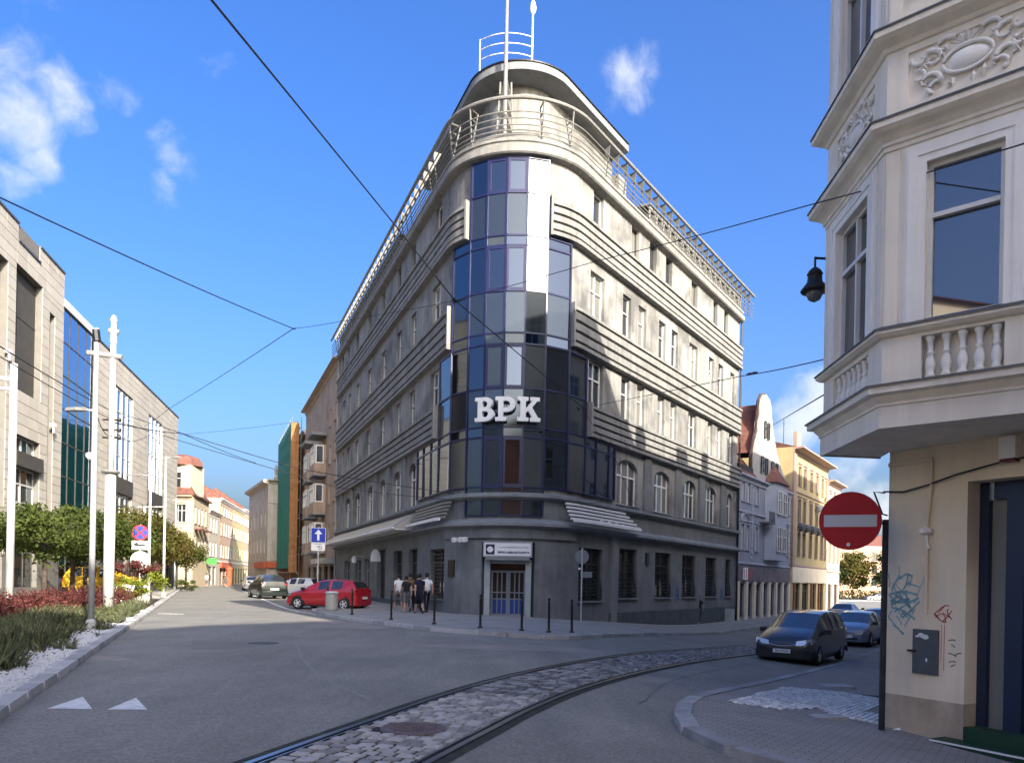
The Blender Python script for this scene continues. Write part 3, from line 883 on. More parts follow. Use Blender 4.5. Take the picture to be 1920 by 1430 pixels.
    o = MB(); o.sweep(bpath(*ALL), [(0, 3.86), (0.2, 3.9), (0.42, 3.98), (0.42, 4.1), (0.3, 4.16), (0.06, 4.3)]); o.build('canopy_cornice', M_gtrim, B)
    # flat pilasters between the arched windows
    for fr, us in ((FR_, [14.0, 18.3, 22.1, 26.1]), (FL, [14.35, 18.3, 22.0, 26.4, 30.9, 35.5])):
        for u in us:
            q = MB(); q.obox(fr.P(u - .45, 0.0, 5.44), (fr.d[0] * .9, fr.d[1] * .9, 0), (fr.n[0] * .12, fr.n[1] * .12, 0), (0, 0, 2.86)); q.build('pilaster', M_gwall, B)

    # the rounded curtain wall
    OFF = 0.10
    cp = [Vector(FL.P(7.35, OFF, 0))] + [onarc(a, OFF, 0) for a in (-148.5, -128.2, -113.8, -99.0, -84.2, -68.4, -47.0)] + [Vector(FR_.P(6.93, OFF, 0))]
    zr = [(4.43, 5.66, 2, 6, 's'), (5.66, 7.81, 0, 8, 'w'), (7.81, 8.23, 0, 8, 't'), (8.23, 9.9, 0, 8, 's'), (9.9, 11.81, 0, 8, 'w'), (11.81, 12.29, 1, 7, 't'), (12.29, 14.1, 1, 7, 's'), (14.1, 16.05, 1, 7, 'w'), (16.05, 16.49, 1, 7, 't'), (16.49, 18.32, 2, 6, 's'), (18.32, 19.82, 2, 6, 'w')]
    fl_l = [(7.35, 8.67), (8.67, 10.07), (10.07, 11.24)]
    fr_r = [(6.93, 8.03), (8.03, 9.34), (9.34, 9.97)]
    cw = MB()
    panes = []
    for z0, z1, c0, c1, kind in zr:
        for i in range(c0, c1):
            panes.append((cp[i], cp[i + 1], z0, z1, kind, i in (3, 4) and kind == 'w'))
        if z0 in (5.66, 7.81):
            for a, b in fl_l: panes.append((Vector(FL.P(b, OFF, 0)), Vector(FL.P(a, OFF, 0)), z0, z1, kind, False))
            for a, b in fr_r: panes.append((Vector(FR_.P(a, OFF, 0)), Vector(FR_.P(b, OFF, 0)), z0, z1, kind, False))
    seen = set()
    for pa, pb, z0, z1, kind, sash in panes:
        d = (pb - pa); L = d.length; d.normalize(); n = Vector((d.y, -d.x, 0))
        if n.dot(Vector((pa.x - CC[0], pa.y - CC[1], 0))) < 0: n = -n
        for pt in (pa, pb):
            key = (round(pt.x, 2), round(pt.y, 2), z0)
            if key in seen: continue
            seen.add(key)
            cw.obox(pt - d * .035 + Vector((0, 0, z0)) - n * .06, d * .07, n * .12, (0, 0, z1 - z0 + .001 * 0))
        for z in (z0, z1):
            key = (round(pa.x + pb.x, 2), round(pa.y + pb.y, 2), z)
            if key in seen: continue
            seen.add(key)
            cw.obox(pa + d * .036 + Vector((0, 0, z - .035)) - n * .06, d * (L - .072), n * .105, (0, 0, .07))
        if sash:
            for (x0, x1, y0, y1) in ((.04, .13, .04, z1 - z0 - .04), (L - .13, L - .04, .04, z1 - z0 - .04), (.13, L - .13, .04, .13), (.13, L - .13, z1 - z0 - .13, z1 - z0 - .04)):
                cw.obox(pa + d * x0 + Vector((0, 0, z0 + y0)) - n * .05, d * (x1 - x0), n * .085, (0, 0, y1 - y0))
    frame = cw.build('curtain_wall', M_mull, B)
    for pa, pb, z0, z1, kind, sash in panes:
        d = (pb - pa); L = d.length; c = (pa + pb) / 2 + Vector((0, 0, (z0 + z1) / 2))
        q = MB(); a, b = L / 2 - .02, (z1 - z0) / 2 - .01
        q.face([(-a, 0, -b), (a, 0, -b), (a, 0, b), (-a, 0, b)])
        o = put('pane', q.data('pane', M_cws if kind == 's' else (M_cwb if random.random() < .25 else M_cw)), None, loc=c)
        o.rotation_euler = (random.uniform(-.012, .012), 0, math.atan2(d.y, d.x) + random.uniform(-.012, .012))
        o.parent = frame; o.matrix_parent_inverse = Matrix.Translation((CC[0], CC[1], 0)) @ BASE[B.name] if False else Matrix()
    # (the curtain wall's own origin is the world origin through its parent inverse)

    o = MB(); o.sweep(bpath(('u', 15.6), ('u', 12.6)), [(-.9, 20.55), (.12, 20.6), (.12, 20.72), (-.04, 20.76), (-.04, 20.9), (-.2, 20.94), (-.2, 21.05), (-.9, 21.1)]); o.build('stepped_ledge', M_mould, B)
    # drum on the roof with a broad overhanging eave
    DLu, DRu = 15.6, 12.6
    dp = bpath(('u', DLu), ('u', DRu), 4)
    o = MB(); o.sweep(dp, [(-1.7, 20.5), (-1.7, 24.3)], cap=False)
    for fr, u in ((FL, DLu), (FR_, DRu)): o.face([fr.P(u, -1.7, 20.5), fr.P(u, -8, 20.5), fr.P(u, -8, 24.3), fr.P(u, -1.7, 24.3)])
    o.build('roof_drum', M_wall, B)
    o = MB(); o.sweep(dp, [(-1.75, 24.0), (-1.05, 24.08), (-0.75, 24.18), (-0.75, 24.52), (-0.85, 24.56), (-3.0, 24.68)]); o.prism([(x - nx * 2.9, y - ny * 2.9) for x, y, nx, ny in dp], 24.62, 24.68); o.build('drum_eave', M_gtrim, B)
    o = MB(); o.sweep(dp, [(-0.7, 24.522), (-0.7, 24.58), (-0.9, 24.6)], cap=False); o.build('eave_flashing', M_black, B)
    for fr, u in ((FR_, DRu), (FL, DLu)):
        q = MB(); q.obox(fr.P(u + .02, -3.4, 20.5), (fr.d[0] * .9, fr.d[1] * .9, 0), (fr.n[0] * 2.1, fr.n[1] * 2.1, 0), (0, 0, 2.7)); q.build('stair_head', M_mould, B)
    # set-back attic with small openings
    for fr, ua, ub in ((FL, DLu + .9, UL), (FR_, DRu + .9, UR)):
        n = int((ub - ua) / .95); ops = [(ua + .2 + i * .95, ua + .78 + i * .95, 20.92, 21.42) for i in range(n)]
        f2 = Fr(fr.P(0, .06, 0)[:2], fr.d, fr.n)
        q = MB(); wall(q, f2, ua, ub, 20.55, 21.6, ops, .3); q.build('attic_wall', M_mould, B)
        q = MB(); q.obox(f2.P(ua, -3, 21.6), (fr.d[0] * (ub - ua), fr.d[1] * (ub - ua), 0), (fr.n[0] * 3.06, fr.n[1] * 3.06, 0), (0, 0, .1)); q.build('attic_roof', M_gtrim, B)
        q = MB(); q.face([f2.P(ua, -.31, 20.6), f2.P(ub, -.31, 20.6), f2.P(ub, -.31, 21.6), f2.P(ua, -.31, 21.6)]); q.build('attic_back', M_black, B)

    # raking steel rail round the roof edge: parallel tubes on triangular brackets
    full = bpath(('u', UL + 2.6), ('u', UR + 1.9), 5)
    for out, z, r in ((.42, 22.2, .085), (.38, 21.62, .03), (.36, 21.35, .03), (.34, 21.08, .03), (.32, 20.86, .03), (.3, 20.68, .025)):
        q = MB(); q.tube([(x + nx * out, y + ny * out, z) for x, y, nx, ny in full], r, 8 if r > .05 else 5); q.build('rail_tube', M_steel, B)

    def bracket(x, y, nx, ny, big):
        q = MB(); t = Vector((-ny, nx, 0)); n = Vector((nx, ny, 0)); o_ = Vector((x, y, 0)); p3 = lambda w, z: o_ + n * w + Vector((0, 0, z))
        if big:     # slender lattice wedge under the tube
            for a, b in (((.42, 22.15), (.26, 20.6)), ((-.12, 22.12), (.22, 20.6)), ((-.12, 22.12), (.42, 22.15)), ((-.02, 21.7), (.38, 21.75)), ((.08, 21.25), (.34, 21.3))): q.tube([p3(*a), p3(*b)], .035, 4)
        else:       # small triangular plate between the two upper tubes
            prof = [(.42, 22.15), (.02, 22.1), (.3, 21.5), (.37, 21.5)]
            a = [p3(*p) - t * .02 for p in prof]; b = [v + t * .04 for v in a]
            q.mesh(a + b, [(0, 1, 2, 3), (7, 6, 5, 4), (0, 4, 5, 1), (1, 5, 6, 2), (2, 6, 7, 3), (3, 7, 4, 0)])
            q.tube([p3(.34, 21.5), p3(.2, 20.6)], .025, 4)
        q.build('rail_bracket', M_steel if big else M_brk, B)
    for a in (-150, -127, -75, -52): bracket(*bpath(('a', a), ('a', a + 1))[0], True)
    for fr, end in ((FL, UL), (FR_, UR)):
        u = TG + 2.0
        while u < end + 1.4: bracket(*fr.P(u, 0, 0)[:2], *fr.n, False); u += .95

    # flag mast with its fin-shaped lattice foot
    mx, my = -0.72, 33.45
    q = MB(); q.tube([(mx, my, 20.4), (mx, my, 24.8), (mx, my, 31.0)], [.1, .085, .05], 8); q.build('mast', M_steel, B)
    q = MB()
    for i in range(4):
        z = 20.7 + i * .8
        w = .42 - .05 * i
        q.mesh([(mx - w, my + .9, z), (mx + w, my + .9, z), (mx, my + .05, z + .7), (mx - w, my + .9, z + .08), (mx + w, my + .9, z + .08), (mx, my + .05, z + .78)], [(0, 1, 2), (3, 5, 4), (0, 2, 5, 3), (1, 4, 5, 2), (0, 3, 4, 1)])
        q.tube([(mx - w, my + .9, z), (mx - w * .9, my + .9, z + .8)], .05, 5); q.tube([(mx + w, my + .9, z), (mx + w * .9, my + .9, z + .8)], .05, 5)
    q.build('mast_foot', M_steel, B)
    # rail and aerial on the drum roof
    rp = [(CC[0] + 2.1 * math.cos(RAD(a)) - .55, CC[1] + .4 + 2.1 * math.sin(RAD(a))) for a in range(-132, -58, 7)]
    for z in (25.45, 25.9, 26.35):
        q = MB(); q.tube([(x, y, z) for x, y in rp], .022, 5); q.build('roof_rail', M_white, B)
    q = MB(); q.tube([(*rp[0], 24.6), (*rp[0], 26.4)], .028, 6); q.build('rail_post', M_white, B)
    q = MB(); q.tube([(*rp[-1], 24.6), (*rp[-1], 28.6)], .04, 6); q.lathe([(.04, 27.35), (.13, 27.5), (.15, 27.7), (.1, 27.9), (.03, 28.05)], (*rp[-1], 0), 8); q.build('aerial', M_white, B)

    # sloping sheet-metal awning on the left front
    ua, ub = 11.2, 36.2
    nsh = int((ub - ua) / 0.62)
    awn = MB(); awn.tube([FL.P(ua, 1.32, 4.22), FL.P(ub, 1.32, 4.22)], .06, 6); awn.obox(FL.P(ua, .3, 4.12), (FL.d[0] * (ub - ua), FL.d[1] * (ub - ua), 0), (FL.n[0] * .95, FL.n[1] * .95, 0), (0, 0, .05))
    aw = awn.build('awning', M_white, B)
    for i in range(nsh):
        a = ua + (ub - ua) * i / nsh; b = ua + (ub - ua) * (i + 1) / nsh - .02
        q = MB(); q.mesh([FL.P(a, .08, 5.06), FL.P(b, .08, 5.06), FL.P(b, 1.36, 4.24), FL.P(a, 1.36, 4.24), FL.P(a, .08, 5.02), FL.P(b, .08, 5.02), FL.P(b, 1.36, 4.2), FL.P(a, 1.36, 4.2)], [(0, 1, 2, 3), (7, 6, 5, 4), (0, 3, 7, 4), (1, 5, 6, 2), (3, 2, 6, 7)])
        q.obox(FL.P(b - .01, .08, 5.07), Vector((FL.d[0] * .03, FL.d[1] * .03, 0)), Vector(FL.P(0, 1.28, 4.24)) - Vector(FL.P(0, 0, 5.06)), (0, 0, .05))
        o = q.build('roof_sheet', M_zinc); o.parent = aw
    for u in (ua, ub):
        q = MB(); q.face([FL.P(u, .06, 4.14), FL.P(u, 1.34, 4.2), FL.P(u, .06, 5.04)]); o = q.build('cheek', M_zinc); o.parent = aw
    # stepped white louvre bars either side of the rounded corner
    for side in (-1, 1):
        for i in range(5):
            lv = MB(); z = 5.02 - i * .17; out = .2 + .09 * i
            p = bpath(('a', -50), ('u', 11.0 - i * .0 + .25 * i), 4) if side > 0 else bpath(('u', 10.8), ('a', -141), 4)
            lv.sweep(p, [(out, z), (out + .07, z), (out + .07, z + .09), (out, z + .09)])
            lv.build('louvre_bar', M_white if side > 0 else M_steel, B)
        lv = MB(); p = bpath(('a', -48), ('u', 11.9), 4) if side > 0 else bpath(('u', 11.0), ('a', -146), 4)
        lv.sweep(p, [(.62, 4.24), (.74, 4.24), (.74, 4.36), (.62, 4.36)])
        if side > 0:
            for i in range(5):
                c = FR_.P(7.8 + i * .75, .6, 4.33); r_ = .17 - .02 * i
                lv.tube([(c[0] + FR_.d[0] * r_ * math.cos(t), c[1] + FR_.d[1] * r_ * math.cos(t), c[2] + r_ * math.sin(t)) for t in [k * math.pi / 6 for k in range(7)]], .03, 5)
        lv.build('louvre_rail', M_white, B)

    # entrance: pale frame, transom and double door with glazing bars
    def aplane(off):
        a, b = onarc(-112.6, off, 0), onarc(-74.5, off, 0); return Fr((a.x, a.y), (b.x - a.x, b.y - a.y), (math.cos(RAD(-93.5)), math.sin(RAD(-93.5)))), (b - a).length
    E_, W_ = aplane(-0.12)
    M_frame = pm('door_surround', (0.33, 0.36, 0.36), rough=0.6, var=0.1)
    M_door = pm('door_grey', (0.2, 0.23, 0.26), rough=0.55, var=0.08)
    q = MB()
    for u in (0.02, W_ - .27): q.obox(E_.P(u, -.45, -.3), (E_.d[0] * .25, E_.d[1] * .25, 0), (E_.n[0] * .6, E_.n[1] * .6, 0), (0, 0, 2.85))
    q.obox(E_.P(0.271, -.45, 2.36), (E_.d[0] * (W_ - .542), E_.d[1] * (W_ - .542), 0), (E_.n[0] * .5, E_.n[1] * .5, 0), (0, 0, .16)); q.build('door_surround', M_frame, B)
    q = MB(); q.obox(E_.P(0.0, -.5, -.3), (E_.d[0] * W_, E_.d[1] * W_, 0), (E_.n[0] * 1.3, E_.n[1] * 1.3, 0), (0, 0, .36)); q.build('door_step', M_kerb, B)
    q = MB(); q.face([E_.P(.27, -.44, 2.08), E_.P(W_ - .27, -.44, 2.08), E_.P(W_ - .27, -.44, 2.36), E_.P(.27, -.44, 2.36)]); q.build('transom_light', M_gdark, B)
    dw = (W_ - .54) / 2
    M_pblue = pm('blue_panel', (0.015, 0.05, 0.24), rough=0.4, var=0.1)
    for s in (0, 1):
        u0 = .27 + s * dw
        q = MB()

        def bar(ua_, ub_, za, zb, t=.07): q.obox(E_.P(u0 + ua_, -.42, za), (E_.d[0] * (ub_ - ua_), E_.d[1] * (ub_ - ua_), 0), (E_.n[0] * t, E_.n[1] * t, 0), (0, 0, zb - za))
        bar(.01, .09, .07, 2.06); bar(dw - .09, dw - .01, .07, 2.06); bar(.09, dw - .09, .07, .17); bar(.09, dw - .09, 1.98, 2.06)
        for z in (.82, 1.1): bar(.09, dw - .09, z - .025, z + .025)
        for i in (1, 2): bar(.09 + (dw - .18) * i / 3 - .022, .09 + (dw - .18) * i / 3 + .022, .17, 1.98, .06)
        leaf = q.build('door', M_door, B)
        for i in range(3):
            for za, zb, mt in ((.17, .8, M_pblue), (.845, 1.075, M_gdark), (1.125, 1.98, M_gdark)):
                xa, xb = u0 + .09 + (dw - .18) * i / 3, u0 + .09 + (dw - .18) * (i + 1) / 3
                r_ = MB(); r_.face([E_.P(xa, -.40, za), E_.P(xb, -.40, za), E_.P(xb, -.40, zb), E_.P(xa, -.40, zb)]); o = r_.build('pane', mt); o.parent = leaf
        h = MB(); uu = u0 + (dw - .05 if s == 0 else .05); h.tube([E_.P(uu, -.36, .95), E_.P(uu, -.27, .95), E_.P(uu, -.27, 1.1), E_.P(uu, -.36, 1.1)], .014, 5); o = h.build('handle', M_steel); o.parent = leaf
    q = MB(); q.obox(E_.P(.1, -.2, 2.5), (E_.d[0] * (W_ - .2), E_.d[1] * (W_ - .2), 0), (E_.n[0] * .75, E_.n[1] * .75, 0), (0, 0, .12)); q.build('door_hood', M_gtrim, B)
    # dark back of the entrance recess
    q = MB(); q.face([E_.P(-.3, -.52, -.3), E_.P(W_ + .3, -.52, -.3), E_.P(W_ + .3, -.52, 3.35), E_.P(-.3, -.52, 3.35)]); q.build('recess_back', M_gwall, B)
    q = MB()                                       # grille of the left display window
    for i in range(12): q.obox(FL.P(6.5, -.1, .8 + i * .18), (FL.d[0] * 2.35, FL.d[1] * 2.35, 0), (FL.n[0] * .02, FL.n[1] * .02, 0), (0, 0, .035))
    q.build('window_grille', M_black, B)
    q = MB(); D2 = onarc(-141, .02, 0) - onarc(-150, .02, 0); q.obox(onarc(-150, .01, 1.75), D2, (math.cos(RAD(-145.5)) * .06, math.sin(RAD(-145.5)) * .06, 0), (0, 0, .75)); q.build('wall_plaque', pm('bronze', (0.05, 0.04, 0.03), rough=0.4, var=0.2, metal=0.6), B)
    # floodlights and small fittings under the cornice
    for a, tlt in ((-134, .1), (-128, -.05), (-124, -.15)):
        q = MB(); c = onarc(a, .32, 3.32); n = Vector((math.cos(RAD(a)), math.sin(RAD(a)), 0)); t = Vector((-n.y, n.x, 0)); q.obox(c - t * .1, t * .2, n * .14 + Vector((0, 0, -.06)), Vector((0, 0, .16)) + n * .05); q.tube([onarc(a, .0, 3.5), c + Vector((0, 0, .1))], .015, 5); q.build('floodlight', M_white, B)
    q = MB(); q.obox(FR_.P(14.05, 0, 2.65), (FR_.d[0] * .35, FR_.d[1] * .35, 0), (FR_.n[0] * .1, FR_.n[1] * .1, 0), (0, 0, .6)); q.build('wall_vent', M_black, B)
    q = MB(); q.obox(FR_.P(26.9, .09, -1.0), (FR_.d[0] * .8, FR_.d[1] * .8, 0), (FR_.n[0] * .4, FR_.n[1] * .4, 0), (0, 0, 1.0)); q.build('meter_box', M_sgrey, B)
    q = MB(); q.tube([FR_.P(UR + .12, .12, -1.2), FR_.P(UR + .12, .12, 4.0), FR_.P(UR + .12, .12, 19.9)], .07, 7); q.build('downpipe', M_black, B)
    # lit shop signs over the left shops
    q = MB()
    for t0 in range(0, 12):
        a0, a1 = math.pi * t0 / 12, math.pi * (t0 + 1) / 12
        q.mesh([FL.P(19.0, .3, 2.75), FL.P(19.0, .3 + .3 * (1 + math.cos(a0)), 2.75 + .62 * math.sin(a0)), FL.P(19.0, .3 + .3 * (1 + math.cos(a1)), 2.75 + .62 * math.sin(a1)), FL.P(19.1, .3, 2.75), FL.P(19.1, .3 + .3 * (1 + math.cos(a0)), 2.75 + .62 * math.sin(a0)), FL.P(19.1, .3 + .3 * (1 + math.cos(a1)), 2.75 + .62 * math.sin(a1))], [(0, 1, 2), (3, 5, 4), (1, 4, 5, 2)])
    q.obox(FL.P(19.0, .3, 2.62), (FL.d[0] * .1, FL.d[1] * .1, 0), (FL.n[0] * .6, FL.n[1] * .6, 0), (0, 0, .13)); q.build('shop_sign', M_white, B)
    q = MB(); q.tube([FL.P(26.3, 0, 3.1), FL.P(26.3, .6, 3.1)], .02, 5); q.lathe([(.02, -.5), (.16, -.45), (.2, -.2), (.08, 0)], FL.P(26.3, .6, 3.1), 10); q.build('wall_lamp', M_white, B)
    graf = pm('graffiti_blue', (0.05, 0.13, 0.33), rough=0.7, var=0.2)
    q = MB()
    for (u, z, s) in ((18.5, 1.05, .55), (26.3, 1.0, .45)):
        for i in range(14):
            a = random.uniform(0, 6.28); r1 = s * random.uniform(.1, .9); p0 = (u + math.cos(a) * r1 * .7, z + math.sin(a) * r1); p1 = (u + random.uniform(-s, s) * .6, z + random.uniform(-s, s) * .8)
            q.tube([FR_.P(p0[0], .006, p0[1]), FR_.P((p0[0] + p1[0]) / 2 + .08, .006, (p0[1] + p1[1]) / 2), FR_.P(p1[0], .006, p1[1])], .018, 4)
    q.build('graffiti', graf, B)

    # sign box over the door
    S = thing('sign_box', 'white lit sign box with dark lettering above the entrance door', 'sign', E_.P(W_ / 2, .3, 2.62))
    q = MB(); q.obox(E_.P(-.02, .15, 2.63), (E_.d[0] * (W_ + .04), E_.d[1] * (W_ + .04), 0), (E_.n[0] * .35, E_.n[1] * .35, 0), (0, 0, .66)); q.build('housing', M_grey, S)
    q = MB(); q.obox(E_.P(.04, .5, 2.69), (E_.d[0] * (W_ - .08), E_.d[1] * (W_ - .08), 0), (E_.n[0] * .012, E_.n[1] * .012, 0), (0, 0, .54)); q.build('panel', M_white, S)
    q = MB(); q.obox(E_.P(.1, .512, 2.73), (E_.d[0] * .38, E_.d[1] * .38, 0), (E_.n[0] * .006, E_.n[1] * .006, 0), (0, 0, .44)); q.build('emblem_field', pm('navy', (0.01, 0.015, 0.06), rough=0.4, var=0.05), S)
    q = MB(); q.lathe([(.13, 0), (.13, .004), (0, .004)], (0, 0, 0), 20); q.box((0, -.01, .006), (.3, .035, .004)); q.face([(-.07, .02, .007), (.07, .02, .007), (0, .15, .007)]); em = q.data('emblem', M_white)
    rot = Euler((RAD(90), 0, E_.ang)).to_matrix().to_4x4()
    if E_.sgn > 0: rot = Euler((RAD(90), 0, E_.ang + math.pi)).to_matrix().to_4x4()
    M_ink = pm('sign_ink', (0.02, 0.025, 0.09), rough=0.5, var=0)
    for nm, me, u, z in (('emblem', em, .29, 2.95), ('lettering', text_mesh('BIURO OBSŁUGI KLIENTA', .118, .003, M_ink, bold=.004), .56 + .74, 2.83), ('lettering', text_mesh('BYTOMSKIE PRZEDSIĘBIORSTWO KOMUNALNE', .058, .003, M_ink), .56 + .74, 3.05)):
        o = put(nm, me, S); o.matrix_parent_inverse = BASE[S.name]; o.matrix_world = Matrix.Translation(E_.P(u, .522, z)) @ rot

    # big letters on the glass
    T = thing('letter_sign', 'large white slab-serif letters BPK mounted on the glass bay', 'sign', onarc(-97, .3, 8.4))

    def arc2(cx, cy, rx, ry, a0, a1, n=10): return [(cx + rx * math.cos(RAD(a0 + (a1 - a0) * k / n)), cy + ry * math.sin(RAD(a0 + (a1 - a0) * k / n))) for k in range(n + 1)]

    def letter(outl, holes, ang, dx=0):
        cu = bpy.data.curves.new('letter', 'CURVE'); cu.dimensions = '2D'; cu.fill_mode = 'BOTH'; cu.extrude = .09
        for pl_ in [outl] + holes:
            sp = cu.splines.new('POLY'); sp.points.add(len(pl_) - 1); sp.use_cyclic_u = True
            for q_, (x, y) in zip(sp.points, pl_): q_.co = (x, y, 0, 1)
        ob = bpy.data.objects.new('tmp', cu); COL.objects.link(ob)
        me = bpy.data.meshes.new_from_object(ob.evaluated_get(bpy.context.evaluated_depsgraph_get()))
        bpy.data.objects.remove(ob)
        me.materials.clear(); me.materials.append(M_white)
        o = put('letter', me, T)
        n = Vector((math.cos(RAD(ang)), math.sin(RAD(ang)), 0)); r_ = Vector((-n.y, n.x, 0))
        mw = Matrix((( r_.x, 0, n.x, 0), (r_.y, 0, n.y, 0), (0, 1, 0, 0), (0, 0, 0, 1)))
        o.matrix_parent_inverse = BASE[T.name]
        o.matrix_world = Matrix.Translation(onarc(ang, .36, 8.42)) @ mw @ Matrix.Diagonal((.86, .9, 1, 1))
        q = MB(); c = onarc(ang, 0, 0)
        for zz in (8.75, 9.2): q.tube([onarc(ang, .1, zz), onarc(ang, .3, zz)], .03, 5)
        q.build('bracket', M_black, T)
    Bo = [(-.5, 0), (.1, 0)] + arc2(.1, .33, .42, .33, -90, 62) + arc2(.06, .86, .38, .29, -40, 90) + [(-.5, 1.15), (-.5, .97), (-.36, .97), (-.36, .18), (-.5, .18)]
    Bh = [[(-.1, .2)] + arc2(.05, .345, .16, .145, -90, 90) + [(-.1, .49)], [(-.1, .67)] + arc2(.02, .815, .14, .145, -90, 90) + [(-.1, .96)]]
    letter(Bo, Bh, -111.0)
    Po = [(-.5, 0), (.06, 0), (.06, .18), (-.1, .18), (-.1, .42)] + arc2(.08, .785, .42, .365, -90, 90) + [(-.5, 1.15), (-.5, .97), (-.36, .97), (-.36, .18), (-.5, .18)]
    Ph = [[(-.1, .62)] + arc2(.06, .785, .16, .165, -90, 90) + [(-.1, .95)]]
    letter(Po, Ph, -96.6)
    Ko = [(-.55, 0), (.02, 0), (.02, .18), (-.12, .18), (-.12, .38), (.0, .5), (.2, .18), (.1, .18), (.1, 0), (.62, 0), (.62, .18), (.5, .18), (.2, .66), (.45, .97), (.58, .97), (.58, 1.15), (.1, 1.15), (.1, .97), (.2, .97), (-.12, .62), (-.12, .97), (.0, .97), (.0, 1.15), (-.55, 1.15), (-.55, .97), (-.4, .97), (-.4, .18), (-.55, .18)]
    letter(Ko, [], -81.6)
    return B


CORNER = build_corner()
# ------------------------------------------------------------------ house with the bay window, right foreground
M_cream = pm('cream_stucco', (0.78, 0.725, 0.61), rough=0.85, var=0.07, scale=0.9, streak=0.1, bump=0.2, bscale=60)
M_pale = pm('pale_stucco', (0.82, 0.80, 0.74), rough=0.8, var=0.06, scale=1.2, streak=0.05, bump=0.1)
M_tan = pm('tan_render', (0.76, 0.655, 0.48), rough=0.88, var=0.08, scale=0.8, streak=0.06, bump=0.2, bscale=70)
M_dirty = pm('dirty_plinth', (0.42, 0.345, 0.25), rough=0.9, var=0.3, scale=1.1, streak=0.12, bump=0.25)
M_lead = pm('lead_flashing', (0.10, 0.105, 0.11), rough=0.5, var=0.15, scale=3, metal=0.3)
M_navy = pm('navy_frame', (0.012, 0.022, 0.055), rough=0.35, var=0.1, spec=0.5)
M_green = pm('green_step', (0.012, 0.045, 0.022), rough=0.5, var=0.2)

HA = (5.48, 11.2)
FW = Fr(HA, (0.48, -0.875), (-0.875, -0.48))
FS = Fr(HA, DR, (-0.829, 0.559))
BM, BLd, BFd = (4.5, 9.45), nrm2((0.058, 0.998)), nrm2((0.743, -0.669))
FBL = Fr(BM, BLd, (-1, 0))
FBF = Fr(BM, BFd, (-0.669, -0.743))


def mitre_path(pts, flip=1):
    r = []
    ns = []
    for a, b in zip(pts, pts[1:]):
        d = nrm2((b[0] - a[0], b[1] - a[1])); ns.append((-d[1] * flip, d[0] * flip))
    for i, p in enumerate(pts):
        n1 = ns[max(0, i - 1)]; n2 = ns[min(len(ns) - 1, i)]
        k = 1 + n1[0] * n2[0] + n1[1] * n2[1]; r.append((p[0], p[1], (n1[0] + n2[0]) / k, (n1[1] + n2[1]) / k))
    return r


